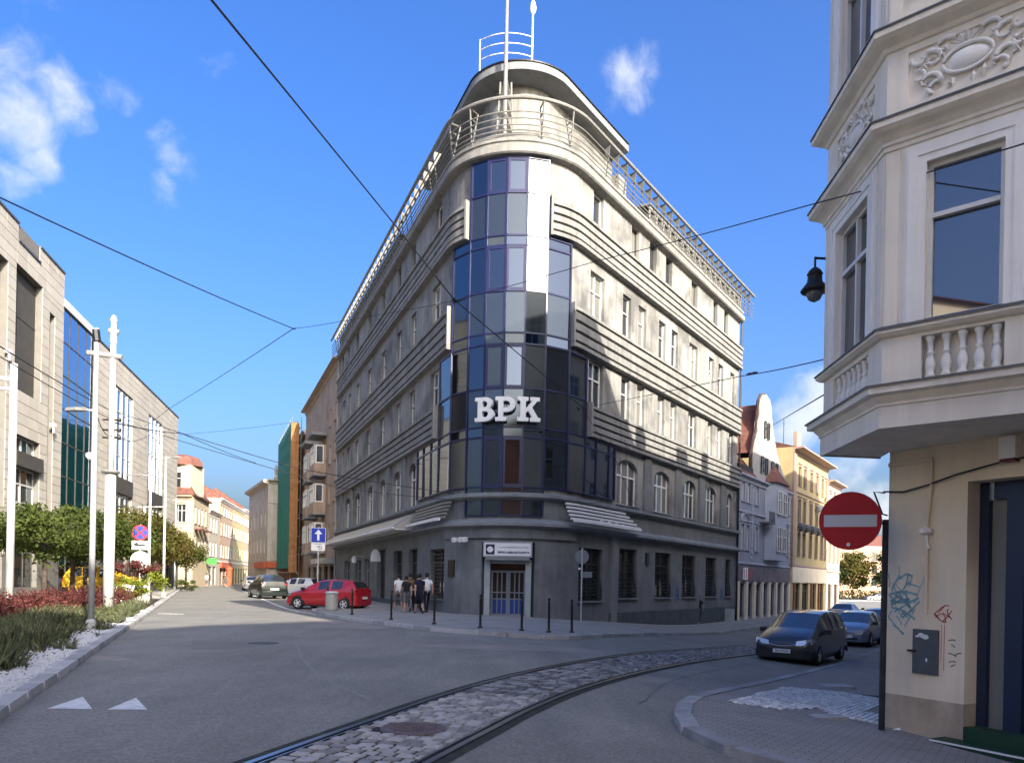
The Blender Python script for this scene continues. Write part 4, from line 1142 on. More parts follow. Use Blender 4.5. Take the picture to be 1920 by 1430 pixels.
def cartouche(parent, fr, u0, u1, z0, z1, w0):
    """stucco relief: oval shield, scrolls and leaves"""
    cu, cz = (u0 + u1) / 2, (z0 + z1) / 2; hw, hh = (u1 - u0) / 2, (z1 - z0) / 2
    q = MB(); n = 20; rings = []
    for k in range(6):
        t = k / 5; rr = math.cos(t * math.pi / 2); h = 0.075 * math.sin(t * math.pi / 2)
        rings.append([fr.P(cu + hw * .36 * rr * math.cos(a) * (1 + .06 * math.cos(3 * a)), w0 + h, cz - hh * .02 + hh * .44 * rr * math.sin(a)) for a in [2 * math.pi * j / n for j in range(n)]])
    vs = [p for r in rings for p in r]; fs = [(i * n + j, i * n + (j + 1) % n, (i + 1) * n + (j + 1) % n, (i + 1) * n + j) for i in range(5) for j in range(n)]
    q.mesh(vs, fs); q.build('shield', M_pale, parent, smooth=True)
    q = MB(); q.tube([fr.P(cu + hw * .42 * math.cos(a), w0 + .03, cz + hh * .53 * math.sin(a)) for a in [2 * math.pi * j / 28 for j in range(28)]], .022, 6, closed=True); q.build('shield_rim', M_pale, parent, smooth=True)

    def scroll(x, z, s, a0, turn, L):
        p = []
        for i in range(16):
            t = i / 15; r = s * (1 - .75 * t); a = a0 + turn * t * 4.6; p.append((x + r * math.cos(a) * 1.2, z + r * math.sin(a)))
        q = MB(); q.tube([fr.P(a, w0 + .03, b) for a, b in p], [.034 * (1 - .6 * i / 15) * (s / .13) ** .5 for i in range(16)], 6); q.build('scroll', M_pale, parent, smooth=True)
    for sx in (-1, 1):
        for (fx, fz, s, a0, tn) in ((.62, .42, .13, 1.2, 1), (.68, -.45, .14, 3.6, -1), (.82, .62, .09, .3, -1), (.86, -.1, .08, 2.2, 1), (.5, -.72, .11, 5.2, 1), (.4, .78, .12, 2.6, -1)):
            scroll(cu + sx * fx * hw, cz + fz * hh, s * hh / .33, a0 if sx > 0 else math.pi - a0, tn * sx, 1)
    q = MB()
    for i in range(26):   # acanthus leaf tips
        a = random.uniform(0, 6.283); r = random.uniform(.78, .97)
        x, z = cu + hw * r * math.cos(a) * .95, cz + hh * r * math.sin(a) * .92
        b = a + random.uniform(-.8, .8); L = random.uniform(.05, .1); d = (math.cos(b) * L, math.sin(b) * L); e = (-d[1] * .4, d[0] * .4)
        q.mesh([fr.P(x - d[0], w0, z - d[1]), fr.P(x + e[0], w0 + .01, z + e[1]), fr.P(x + d[0], w0, z + d[1]), fr.P(x - e[0], w0 + .01, z - e[1]), fr.P(x, w0 + .06, z)], [(0, 1, 4), (1, 2, 4), (2, 3, 4), (3, 0, 4)])
    for i in range(7):
        a = math.pi * (.15 + .7 * i / 6); q.mesh([fr.P(cu + hw * .1 * math.cos(a), w0 + .02, cz + hh * .55), fr.P(cu + hw * .3 * math.cos(a - .12), w0 + .05, cz + hh * (.5 + .42 * math.sin(a))), fr.P(cu + hw * .32 * math.cos(a), w0 + .09, cz + hh * (.52 + .46 * math.sin(a))), fr.P(cu + hw * .3 * math.cos(a + .12), w0 + .05, cz + hh * (.5 + .42 * math.sin(a)))], [(0, 1, 2), (0, 2, 3)])
    struct(q.build('leaf_relief', M_pale, parent), kind='stuff')


def build_bay_house():
    H = thing('bay_window_house', 'cream stucco house with a balustraded bay window over a tan ground floor', 'house', (HA[0], HA[1], gz(HA[0])))
    # ground floor
    q = MB(); ops = [(1.15, 3.7, -0.42, 3.08)]
    wall(q, FW, 0, 16, 0.12, 3.62, [(1.15, 3.7, 0.12, 3.08)], .4); wall(q, FW, 0, 16, 3.62, 21.5, [], .2)
    wall(q, FS, 0, 12, -1.6, 21.5, [(1.6 + i * 2.6, 2.7 + i * 2.6, z, z + 2.0) for i in range(4) for z in (4.8, 9.0, 13.2, 17.0)], .2)
    q.build('wall', M_tan, H)
    q = MB(); wall(q, FW, 0, 1.15, -1.2, 0.12, [], .2); wall(q, FW, 3.7, 16, -1.2, .12, [], .2); q.face([FW.P(1.15, 0, -1.2), FW.P(1.15, -.4, -1.2), FW.P(1.15, -.4, .12), FW.P(1.15, 0, .12)]); q.build('plinth', M_dirty, H)
    for i in range(4):
        for z in (4.8, 9.0, 13.2, 17.0): window(H, FS, 1.6 + i * 2.6, 2.7 + i * 2.6, z, z + 2.0, .16, 2, (.66,), M_winw, M_glass, M_pale, merge=True)
    k = MB(); far = FS.P(12, 0, 0); k.prism([FW.P(16, 0, 0)[:2], HA, far[:2], FS.P(12, -12, 0)[:2], FW.P(16, -14, 0)[:2]], 21.4, 21.5); k.face([far, FS.P(12, -12, 0), FS.P(12, -12, 21.5), (far[0], far[1], 21.5)]); k.build('roof', M_roofd, H)
    q = MB(); pth = mitre_path([FW.P(16, 0, 0)[:2], HA, FS.P(12, 0, 0)[:2]]); q.sweep(pth, [(0, 20.9), (.35, 21.1), (.5, 21.3), (.5, 21.5), (0, 21.55)]); q.build('eaves_cornice', M_cream, H)
    # string course, service pipe and meter door on the corner
    q = MB(); q.sweep(FW.path(0.0, 0.66), [(0, 3.40), (.03, 3.41), (.03, 3.46), (0, 3.47)]); q.build('string_course', M_tan, H)
    q = MB(); q.tube([FW.P(.66, .03, 3.42), FW.P(.66, .03, 3.06), FW.P(.62, .03, 2.6), FW.P(.62, .035, 1.3)], .022, 6); q.build('conduit', M_tan, H)
    q = MB(); q.lathe([(.05, -.02), (.085, 0), (.085, .05), (.03, .08)], FW.P(.61, .05, 2.42), 10); q.tube([FW.P(.61, .04, 2.38), FW.P(.64, .05, 2.25), FW.P(.66, .05, 2.2)], .02, 5); q.build('junction_box', M_pale, H)
    q = MB(); q.tube([FW.P(-.05, .05, 3.05), FW.P(.25, .04, 3.02), FW.P(.6, .04, 3.08), FW.P(1.0, .045, 3.18), FW.P(1.6, .05, 3.28), FW.P(2.6, .05, 3.36)], .012, 5); q.build('cable', M_black, H)
    q = MB(); q.tube([FW.P(-.02, .06, 3.03), FW.P(-.16, .12, 3.05), FW.P(-.03, .1, 2.72), FW.P(0, .03, 2.7)], .014, 5); q.build('wall_bracket', M_black, H)
    t = MB(); t.obox(FW.P(.43, .0, .46), (FW.d[0] * .37, FW.d[1] * .37, 0), (FW.n[0] * .03, FW.n[1] * .03, 0), (0, 0, .62)); md = t.build('meter_door', pm('meter_grey', (0.085, 0.095, 0.105), rough=0.55, var=0.12, scale=5), H)
    t = MB(); t.lathe([(.018, 0), (.018, .01), (0, .01)], (0, 0, 0), 8)
    for (u, z, sx, sz) in ((.56, 1.0, .055, .035), (.62, .98, .06, .045), (.5, .98, .03, .02), (.64, .66, .02, .03)):
        s = MB(); pts = [FW.P(u + sx * math.cos(a) * random.uniform(.7, 1.1), .034, z + sz * math.sin(a) * random.uniform(.7, 1.1)) for a in [k * .7 for k in range(9)]]; s.face(pts); s.build('sticker', M_white, H)
    s = MB(); s.obox(FW.P(.36, .0, .76), (FW.d[0] * .12, FW.d[1] * .12, 0), (FW.n[0] * .05, FW.n[1] * .05, 0), (0, 0, .025)); s.build('hinge', M_black, H)
    # alarm box under the bay
    s = MB(); s.obox(FW.P(1.62, .02, 3.3), (FW.d[0] * .2, FW.d[1] * .2, 0), (FW.n[0] * .14, FW.n[1] * .14, 0), (0, 0, .27)); o = s.build('alarm_box', M_pale, H)
    s = MB(); s.obox(FW.P(1.63, .03, 3.26), (FW.d[0] * .18, FW.d[1] * .18, 0), (FW.n[0] * .12, FW.n[1] * .12, 0), (0, 0, .04)); s.build('alarm_lens', pm('lens_red', (0.12, 0.01, 0.01), rough=0.3, var=0), H)
    # shop entrance in navy blue
    J = Fr(FW.P(0, -.4, 0)[:2], FW.d, FW.n)
    sf = MB()
    for a, b in ((1.15, 1.27), (1.5, 1.72), (3.5, 3.7)): sf.obox(J.P(a, 0, -.4), (J.d[0] * (b - a), J.d[1] * (b - a), 0), (J.n[0] * .12, J.n[1] * .12, 0), (0, 0, 3.5))
    sf.obox(J.P(1.32, 0.0, 2.85), (J.d[0] * 2.2, J.d[1] * 2.2, 0), (J.n[0] * .1, J.n[1] * .1, 0), (0, 0, .25)); sf.build('shop_front', M_navy, H)
    s = MB(); s.face([J.P(1.27, .03, -.5), J.P(1.5, .03, -.5), J.P(1.5, .03, 2.85), J.P(1.27, .03, 2.85)]); s.build('side_panel', pm('grey_panel', (0.19, 0.205, 0.2), rough=0.5, var=0.05), H)
    s = MB(); s.face([J.P(1.72, .03, -.5), J.P(3.5, .03, -.5), J.P(3.5, .03, 2.85), J.P(1.72, .03, 2.85)]); s.build('pane', M_gdark, H)
    s = MB(); s.obox(J.P(1.15, .121, -.5), (J.d[0] * 2.55, J.d[1] * 2.55, 0), (J.n[0] * .28, J.n[1] * .28, 0), (0, 0, .32)); s.build('threshold', M_green, H)
    s = MB(); s.obox(FW.P(.9, .0, -.75), (FW.d[0] * 3.2, FW.d[1] * 3.2, 0), (FW.n[0] * .32, FW.n[1] * .32, 0), (0, 0, .40)); st = s.build('door_step', M_green, H)
    s = MB(); s.obox(FW.P(.9, .3201, -.38), (FW.d[0] * 3.2, FW.d[1] * 3.2, 0), (FW.n[0] * .02, FW.n[1] * .02, 0), (0, 0, .022)); s.build('step_nosing', M_white, H)
    # graffiti strokes
    teal = pm('graffiti_teal', (0.24, 0.43, 0.45), rough=0.75, var=0.25, scale=9); rd = pm('graffiti_red', (0.4, 0.06, 0.06), rough=0.7, var=0.15)

    def stroke(pts, r, mat):
        q = MB(); K = with_normals([(a, b) for a, b in pts])
        for (a, b, na, nb), (c, d, nc, nd) in zip(K, K[1:]): q.face([FW.P(a + na * r, .004, b + nb * r), FW.P(c + nc * r, .004, d + nd * r), FW.P(c - nc * r, .004, d - nd * r), FW.P(a - na * r, .004, b - nb * r)])
        return q.build('graffiti_stroke', mat, H)
    T = lambda u, z, L, a, bend: [(u + L * t * math.cos(a) + bend * math.sin(3.1 * t) * math.sin(a), z + L * t * math.sin(a) + bend * math.sin(3.1 * t) * math.cos(a)) for t in [k / 7 for k in range(8)]]
    for (u, z, L, a, b, r) in ((.04, 1.66, .22, 1.75, .02, .010), (.1, 1.72, .16, -1.2, .01, .012), (.2, 1.78, .18, .2, .05, .016), (.06, 1.56, .42, -.02, .04, .02), (.05, 1.47, .45, .1, -.05, .02), (.07, 1.4, .3, .3, .03, .02), (.12, 1.3, .36, .5, .02, .016), (.25, 1.22, .34, .75, .02, .014), (.33, 1.25, .28, .9, -.02, .014), (.08, 1.36, .4, -.4, .05, .018), (.18, 1.6, .3, -.9, .05, .018), (.3, 1.62, .34, -1.2, .04, .014), (.42, 1.42, .4, 1.2, .0, .008), (.06, 1.2, .3, -.8, .0, .012), (.1, 1.12, .22, -.6, .0, .012), (.28, 1.1, .3, 1.0, .0, .01), (.2, 1.45, .2, 2.6, .06, .018), (.34, 1.5, .2, 2.9, .05, .016)): stroke(T(u, z, L, a, b), r * .8, teal)
    rs_ = random.Random(5)
    for k in range(16): stroke(T(rs_.uniform(.05, .35), rs_.uniform(1.15, 1.75), rs_.uniform(.12, .3), rs_.uniform(-1.2, 1.4), rs_.uniform(-.06, .06)), rs_.uniform(.006, .011), teal)
    for (u, z, L, a, b, r) in ((.72, 1.3, .24, .5, .06, .007), (.72, 1.3, .2, -.5, -.05, .007), (.92, 1.38, .15, -1.2, .04, .007), (.78, 1.32, .14, .9, .03, .006), (.84, 1.2, .2, .9, .03, .007), (.8, 1.22, .1, 2.2, .02, .006), (.74, 1.26, .2, .0, .05, .006), (.88, 1.2, .13, 1.9, .02, .006), (.87, 1.16, .62, -1.57, .0, .004), (.83, 1.16, .5, -1.57, .0, .003)): stroke(T(u, z, L, a, b), r, rd)
    dk = pm('graffiti_dark', (0.13, 0.12, 0.09), rough=0.7, var=0.2)
    for (u, z, L, a) in ((.93, .95, .1, .1), (.97, .9, .06, -.6), (.93, .78, .12, -.3), (1.02, .76, .1, .4), (.94, .66, .1, .1), (.97, .6, .07, .5)): stroke(T(u, z, L, a, .01), .007, dk)

    # ---- the bay
    Lp = FBL.P(2.06, 0, 0)[:2]; Rp = FBF.P(1.72, 0, 0)[:2]
    W0 = (5.55, 11.62); W1 = (7.0, 8.45)
    loop = [W0, Lp, BM, Rp, W1]
    mp = mitre_path(loop, -1)
    if mp[2][2] > 0: mp = mitre_path(loop, 1)
    q = MB()
    fo = [(.47, 1.27, 4.83, 6.72), (.44, 1.29, 4.16, 4.66), (.47, 1.27, 8.78, 10.7), (.24, 1.5, 7.5, 8.12)]
    lo = [(.46, 1.6, 4.86, 6.72), (.42, 1.66, 4.18, 4.64), (.46, 1.6, 8.7, 10.7), (.38, 1.68, 7.5, 8.1)]
    wall(q, FBF, 0, 1.72, 3.62, 21.5, fo, .16); wall(q, FBL, 0, 2.06, 3.62, 21.5, lo, .16)
    for a, b in ((W0, Lp), (Rp, W1)): q.face([(*a, 3.62), (*b, 3.62), (*b, 21.5), (*a, 21.5)])
    q.face([(*p, 3.62) for p in loop + [FW.P(3.2, 0.02, 0)[:2], FW.P(0, .02, 0)[:2]]])
    for fr, os in ((FBF, fo), (FBL, lo)):
        for k, (a, b, c, d) in enumerate(os):
            if k in (1, 3): q.face([fr.P(a, -.16 if k == 1 else -.03, c), fr.P(b, -.16 if k == 1 else -.03, c), fr.P(b, -.16 if k == 1 else -.03, d), fr.P(a, -.16 if k == 1 else -.03, d)])
    q.build('bay_wall', M_cream, H)
    for nm, prof, mt in (('bay_base_cornice', [(0, 3.60), (.03, 3.60), (.03, 3.86), (.05, 3.87), (.05, 3.9), (.1, 3.96), (.11, 3.98), (.19, 4.0), (.19, 4.08), (.2, 4.09), (0, 4.13)], M_cream), ('bay_sill', [(0, 4.7), (.05, 4.71), (.1, 4.75), (.1, 4.79), (0, 4.83)], M_cream),
                         ('bay_cornice', [(0, 6.98), (.025, 6.99), (.025, 7.04), (.05, 7.05), (.05, 7.09), (.1, 7.14), (.13, 7.16), (.17, 7.18), (.22, 7.22), (.22, 7.3), (0, 7.36)], M_cream), ('bay_cornice', [(0, 8.2), (.03, 8.21), (.06, 8.25), (.15, 8.3), (.2, 8.34), (.2, 8.42), (0, 8.47)], M_cream)):
        o = MB(); o.sweep(mp, prof); o.build(nm, mt, H)
    for z, w in ((4.092, .205), (4.795, .105), (7.302, .226), (8.422, .206)):
        o = MB(); o.sweep(mp, [(w, z), (w + .012, z - .012), (w + .012, z + .012), (0, z + .065)], cap=False); o.build('lead_flashing', M_lead, H)
    # window surrounds
    for fr, os in ((FBF, fo), (FBL, lo)):
        for k in (0, 2):
            a, b, c, d = os[k]
            for t0, t1, w in ((.0, .09, .035), (.09, .2, .05), (.2, .24, .025)):
                o = MB()
                for (ua, ub, za, zb) in ((a - t1, a - t0, c, d + t1), (b + t0, b + t1, c, d + t1), (a - t0, b + t0, d + t0, d + t1)):
                    o.obox(fr.P(ua, -.0, za), (fr.d[0] * (ub - ua), fr.d[1] * (ub - ua), 0), (fr.n[0] * w, fr.n[1] * w, 0), (0, 0, zb - za))
                o.build('window_surround', M_pale, H)
            window(H, fr, a, b, c, d, .13, 1 if fr is FBF else 2, (.665,), M_winw, M_bayg, None, fw=.055)
        # pilaster strips at the corners
        for u in ((.02, .17), (1.55, 1.70)) if fr is FBF else ((.02, .16), (1.9, 2.04)):
            for z0, z1 in ((4.84, 6.97), (8.47, 14.0)):
                o = MB(); o.obox(fr.P(u[0], 0, z0), (fr.d[0] * (u[1] - u[0]), fr.d[1] * (u[1] - u[0]), 0), (fr.n[0] * .018, fr.n[1] * .018, 0), (0, 0, z1 - z0)); o.build('corner_strip', M_cream, H)
    # balusters
    prof = [(.062, 0), (.062, .03), (.045, .05), (.06, .1), (.068, .15), (.05, .22), (.034, .26), (.05, .275), (.05, .295), (.034, .31), (.04, .4), (.055, .44), (.062, .45), (.062, .48)]
    bal = MB(); bal.lathe([(r * .86, z) for r, z in prof], (0, 0, 0), 12); bd = bal.data('baluster', M_pale, True)
    for fr, (a, b, c, d), n in ((FBF, fo[1], 5), (FBL, lo[1], 7)):
        for i in range(n):
            u = a + (b - a) * (i + .5) / n; put('baluster', bd, H, loc=fr.P(u, -.07, c + .005), scale=(1, 1, (d - c - .01) / .48))
    cartouche(H, FBF, .26, 1.48, 7.52, 8.1, -.03); cartouche(H, FBL, .42, 1.64, 7.52, 8.08, -.03)
    return H


M_bayg = glass('bay_glass', (0.03, 0.036, 0.045), rough=0.02, spec=1.0)
M_bayg.node_tree.nodes['Principled BSDF'].inputs['IOR'].default_value = 1.9
build_bay_house()


def build_offstage():
    """the streets go on behind and beside the camera: blocks that shade the crossroads and stand in the glass"""
    M_a = pm('grey_tenement', (0.36, 0.33, 0.29), rough=0.88, var=0.1, scale=0.5, streak=0.1); M_b = pm('brick_tenement', (0.33, 0.16, 0.10), rough=0.88, var=0.15, scale=0.8); M_c = pm('ochre_tenement', (0.70, 0.62, 0.48), rough=0.88, var=0.1, scale=0.6)
    red = pm('clay_tiles', (0.26, 0.075, 0.05), rough=0.85, var=0.25, scale=3)

    def block(label, fr, u1, h, deep, mat, z0=-1.6, chim=()):
        T = thing('tenement_house', label, 'house', fr.P(0, 0, z0))
        n = max(1, int(u1 / 2.7)); st = u1 / n; ops = []
        z = 4.4
        while z + 2.1 < h - .8:
            ops += [((i + .3) * st, (i + .72) * st, z, z + 2.0) for i in range(n)]; z += 3.9
        q = MB(); wall(q, fr, 0, u1, z0, h, ops, .2)
        for u in (0, u1): q.face([fr.P(u, 0, z0), fr.P(u, -deep, z0), fr.P(u, -deep, h), fr.P(u, 0, h)])
        q.face([fr.P(0, -deep, z0), fr.P(u1, -deep, z0), fr.P(u1, -deep, h), fr.P(0, -deep, h)]); q.build('wall', mat, T)
        for a, b, c, d in ops: window(T, fr, a, b, c, d, .16, 2, (.66,), M_winw, M_glass, None, merge=True)
        q = MB(); q.face([fr.P(0, .3, h), fr.P(u1, .3, h), fr.P(u1, -deep / 2, h + .8), fr.P(0, -deep / 2, h + .8)]); q.face([fr.P(0, -deep, h), fr.P(u1, -deep, h), fr.P(u1, -deep / 2, h + .8), fr.P(0, -deep / 2, h + .8)]); q.build('roof', red, T)
        for u, w, hh in chim:
            q = MB(); q.obox(fr.P(u, -1.2, h - .2), (fr.d[0] * w, fr.d[1] * w, 0), (fr.n[0] * .8, fr.n[1] * .8, 0), (0, 0, hh)); q.build('chimney', M_b, T)
    s2 = Fr(FS.P(12.05, 0, 0)[:2], FS.d, FS.n)
    block('plain grey house next along from the bay-window house', s2, 19.0, 16.6, 11, M_a, chim=((4, .9, 1.6), (9.5, 1.4, 1.4), (13.5, .8, 1.8)))
    s3 = Fr(FS.P(31.1, 0, 0)[:2], FS.d, FS.n)
    block('tall ochre house further down the right street', s3, 26.0, 19.6, 11, M_c)
    fb = Fr((6.3, -10.5), (0.82, -0.57), (0.57, 0.82))
    block('tall brick house behind the crossroads', fb, 18.6, 19.4, 26, M_b, z0=-1.2)
    shade_block = Fr((19.5, -14.0), (0.88, -0.47), (0.47, 0.88))  # unseen block, added only to keep grazing sun off the bay front
    block('unseen tall grey block added to shade the bay-window front', shade_block, 16, 24.5, 14, M_a, z0=-1.2)
    fl = Fr((-17.0, 3.0), (-0.12, -0.99), (0.99, -0.12))
    block('ochre house across the near street from the brick one', fl, 38, 15.0, 12, M_c, z0=-.5)
    fl2 = Fr((-4.0, -46.0), (-0.99, 0.1), (0.1, 0.99))
    block('brick house beside the ochre one on the near street', fl2, 24, 15.0, 12, M_b, z0=-.5)


build_offstage()
# ------------------------------------------------------------------ stone-clad office block on the left
M_stone = pm('stone_cladding', (0.43, 0.40, 0.345), rough=0.8, var=0.07, scale=1.2, rnd=0.07, bump=0.08)
M_stj = pm('cladding_joint', (0.17, 0.16, 0.145), rough=0.9, var=0.1)
M_dpan = pm('dark_panel', (0.07, 0.066, 0.06), spec=.15, rough=0.7, var=0.12, scale=1.5)
M_blueg = glass('blue_glass', (0.30, 0.42, 0.56), rough=0.02, metal=1.0, wob=0.04)
M_ofg = glass('office_glass', (0.24, 0.29, 0.34), rough=0.03, metal=0.85, wob=0.04)
M_alu = pm('pale_aluminium', (0.62, 0.62, 0.6), rough=0.4, var=0.05)
OFO, OFD = (-38.8, 88.0), nrm2((0.219, -0.976))
FO = Fr(OFO, OFD, (0.976, 0.219))


def build_office():
    T = thing('stone_office_block', 'pale stone-clad office block with blue glass stair tower behind the trees', 'building', (*OFO, 0))
    wins = [(40.8, 44.8, 12.2, 19.4), (40.8, 44.8, 5.65, 9.6), (45.9, 50.5, 5.2, 19.0), (38.6, 39.55, 4.3, 18.3), (19.0, 25.6, 4.6, 17.3), (7.1, 13.3, 4.6, 17.2), (40.8, 44.8, 0.6, 3.8), (45.9, 50.5, .6, 3.8), (8, 12.5, .5, 3.6), (20, 25, .5, 3.6), (14.5, 17.5, .3, 3.6), (1.5, 5.5, .5, 3.6)]
    segs = [(-0.6, 30.0, 19.55), (37.0, 54.0, 21.7)]
    for u0, u1, h in segs:
        q = MB(); wall(q, FO, u0, u1, -.2, h, [w for w in wins if u0 < w[0] < u1], .5)
        e_ = u0; q.face([FO.P(e_, 0, -.2), FO.P(e_, -14, -.2), FO.P(e_, -14, h), FO.P(e_, 0, h)]); q.build('wall', M_stj, T)
    bk = MB()
    for u0, u1, h in segs + [(30.0, 37.0, 20.1)]:
        bk.obox(FO.P(u0 + .01, -14, h - .3), (FO.d[0] * (u1 - u0 - .02), FO.d[1] * (u1 - u0 - .02), 0), (FO.n[0] * 13.98, FO.n[1] * 13.98, 0), (0, 0, .29))
    bk.build('roof', M_roofd, T)
    # cladding panels
    cells = []
    rowh = 0.6
    for u0, u1, h in segs:
        ws = [w for w in wins if u0 < w[0] < u1]
        if h > 21: ws = ws + [(41.4, 44.6, 20.7, 22)]
        zb = sorted({0.0, h} | {c for w in ws for c in w[2:4] if c < h}); rows = []
        for a, b in zip(zb, zb[1:]):
            n = max(1, round((b - a) / rowh)); rows += [(a + (b - a) * i / n, a + (b - a) * (i + 1) / n) for i in range(n)]
        for z0, z1 in rows:
            zc = (z0 + z1) / 2; iv = [(u0, u1)]
            for w in ws:
                if w[2] < zc < w[3]:
                    nv = []
                    for a, b in iv:
                        if w[1] <= a or w[0] >= b: nv.append((a, b))
                        else:
                            if w[0] > a: nv.append((a, w[0]))
                            if w[1] < b: nv.append((w[1], b))
                    iv = nv
            for a, b in iv:
                n = max(1, round((b - a) / 1.5)); cells += [(a + (b - a) * i / n, a + (b - a) * (i + 1) / n, z0, z1) for i in range(n)]
    cells = [c for c in cells if c[2] > 2.5]
    cells.sort(key=lambda c: -c[0] - (0 if c[2] < 22 else 99) - (-60 if c[0] > 48 else 0))
    rest = MB(); me = unit_cube(M_stone)
    for k, (a, b, z0, z1) in enumerate(cells):
        if k < 300 and a < 48.2: put('cladding_panel', me, T, loc=FO.P((a + b) / 2, .005, (z0 + z1) / 2), rotz=FO.ang, scale=(b - a - .018, .05 + random.uniform(0, .006), z1 - z0 - .03))
        else: rest.box(FO.P((a + b) / 2, .005, (z0 + z1) / 2), (b - a - .018, .05, z1 - z0 - .03), FO.ang)
    struct(rest.build('cladding_panel', M_stone, T), kind='stuff')
    for a, b, z in ((-.7, 30.0, 19.55), (37.0, 41.3, 21.7), (44.6, 54, 21.7), (41.3, 44.6, 20.72)):
        q = MB(); q.obox(FO.P(a, -.3, z), (FO.d[0] * (b - a), FO.d[1] * (b - a), 0), (FO.n[0] * .4, FO.n[1] * .4, 0), (0, 0, .12)); q.build('coping', M_lead, T)
    q = MB()
    for i in range(9): q.tube([FO.P(41.4 + i * .4, -.1, 20.8), FO.P(41.4 + i * .4, -.1, 21.6)], .02, 4)
    q.tube([FO.P(41.3, -.1, 21.62), FO.P(44.7, -.1, 21.62)], .03, 5); q.build('roof_railing', M_grey, T)
    # windows and dark infill
    for (a, b, c, d) in ((40.8, 44.8, 12.2, 19.4), (45.9, 50.5, 5.2, 19.0), (38.6, 39.55, 4.3, 18.3)):
        q = MB(); n = 3
        q.face([FO.P(a, -.38, c), FO.P(b, -.38, c), FO.P(b, -.38, d), FO.P(a, -.38, d)])
        q.build('dark_infill', M_dpan, T)
        q = MB(); zz = c + (d - c) * .62; q.obox(FO.P(a, -.38, zz), (FO.d[0] * (b - a), FO.d[1] * (b - a), 0), (FO.n[0] * .03, FO.n[1] * .03, 0), (0, 0, .05)); q.build('infill_joint', M_wind, T)
    for (a, b, c, d) in ((40.8, 44.8, 5.65, 7.75), (40.8, 44.8, 8.6, 9.6)): window(T, FO, a, b, c, d, .36, 2, (.55,) if d < 8 else (), M_alu, M_ofg, None, fw=.09)
    q = MB(); q.obox(FO.P(40.75, -.34, 7.75), (FO.d[0] * 4.1, FO.d[1] * 4.1, 0), (FO.n[0] * .6, FO.n[1] * .6, 0), (0, 0, .85)); q.build('sunshade', M_dpan, T)
    for (a, b) in ((19.0, 25.6), (7.1, 13.3)):
        w = (b - a) / 4
        for i in range(4):
            window(T, FO, a + i * w + .12, a + (i + 1) * w - .12, 9.75, 17.15, .14, 1, (.25, .5, .75), M_alu, M_ofg, None, fw=.05)
            q = MB(); u = a + i * w - .12; q.obox(FO.P(u + (.12 if i == 0 else 0), -.14, 9.75), (FO.d[0] * .24, FO.d[1] * .24, 0), (FO.n[0] * .12, FO.n[1] * .12, 0), (0, 0, 7.4)); q.build('fin', M_alu, T)
        q = MB(); q.obox(FO.P(a, -.4, 8.4), (FO.d[0] * (b - a), FO.d[1] * (b - a), 0), (FO.n[0] * .55, FO.n[1] * .55, 0), (0, 0, 1.35)); q.build('sunshade', M_dpan, T)
        window(T, FO, a, b, 4.6, 8.4, .14, 4, (.5,), M_alu, M_ofg, None, fw=.09)
    for (a, b, c, d) in wins[6:]: window(T, FO, a, b, c, d, .36, 3, (), M_wind, M_gdark, None)
    # stair tower in blue glass
    q = MB(); cols, rows = 4, 7
    us = [30.0 + 7.0 * i / cols for i in range(cols + 1)]; zs = [0.2] + [3.6 + (19.6 - 3.6) * i / rows for i in range(rows + 1)]
    for u in us: q.obox(FO.P(u - .04, -.2, 0), (FO.d[0] * .08, FO.d[1] * .08, 0), (FO.n[0] * .08, FO.n[1] * .08, 0), (0, 0, 19.6))
    for z in zs:
        for a, b in zip(us, us[1:]): q.obox(FO.P(a + .05, -.2, z - .04), (FO.d[0] * (b - a - .1), FO.d[1] * (b - a - .1), 0), (FO.n[0] * .07, FO.n[1] * .07, 0), (0, 0, .08))
    fr = q.build('glazed_tower', M_dpan, T)
    for a, b in zip(us, us[1:]):
        for c, d in zip(zs, zs[1:]):
            p = MB(); A, C = (b - a) / 2 - .05, (d - c) / 2 - .05; p.face([(-A, 0, -C), (A, 0, -C), (A, 0, C), (-A, 0, C)])
            o = put('pane', p.data('pane', M_blueg), None, loc=FO.P((a + b) / 2, -.16, (c + d) / 2)); o.rotation_euler = (random.uniform(-.006, .006), 0, FO.ang + random.uniform(-.006, .006)); o.parent = fr
    q = MB(); q.obox(FO.P(29.95, -.5, 19.6), (FO.d[0] * 7.1, FO.d[1] * 7.1, 0), (FO.n[0] * .5, FO.n[1] * .5, 0), (0, 0, .55)); q.build('tower_coping', M_alu, T)
    q = MB(); q.face([FO.P(30, -.5, 0), FO.P(37, -.5, 0), FO.P(37, -.5, 20), FO.P(30, -.5, 20)]); q.build('tower_back', M_roofd, T)
    for u, z in ((46.0, 13.8), (39.0, 11.0)):
        q = MB(); q.obox(FO.P(u, .03, z), (FO.d[0] * .25, FO.d[1] * .25, 0), (FO.n[0] * .35, FO.n[1] * .35, 0), (0, 0, .2)); q.obox(FO.P(u + .05, .2, z - .4), (FO.d[0] * .14, FO.d[1] * .14, 0), (FO.n[0] * .1, FO.n[1] * .1, 0), (0, 0, .4)); q.build('wall_light', M_alu, T)


build_office()
# ------------------------------------------------------------------ other houses along both streets
M_tile = pm('red_roof_tiles', (0.16, 0.068, 0.05), rough=0.8, var=0.3, scale=2.5, streak=0.1)
M_brtile = pm('brown_roof_tiles', (0.12, 0.055, 0.042), rough=0.8, var=0.25, scale=2.5)


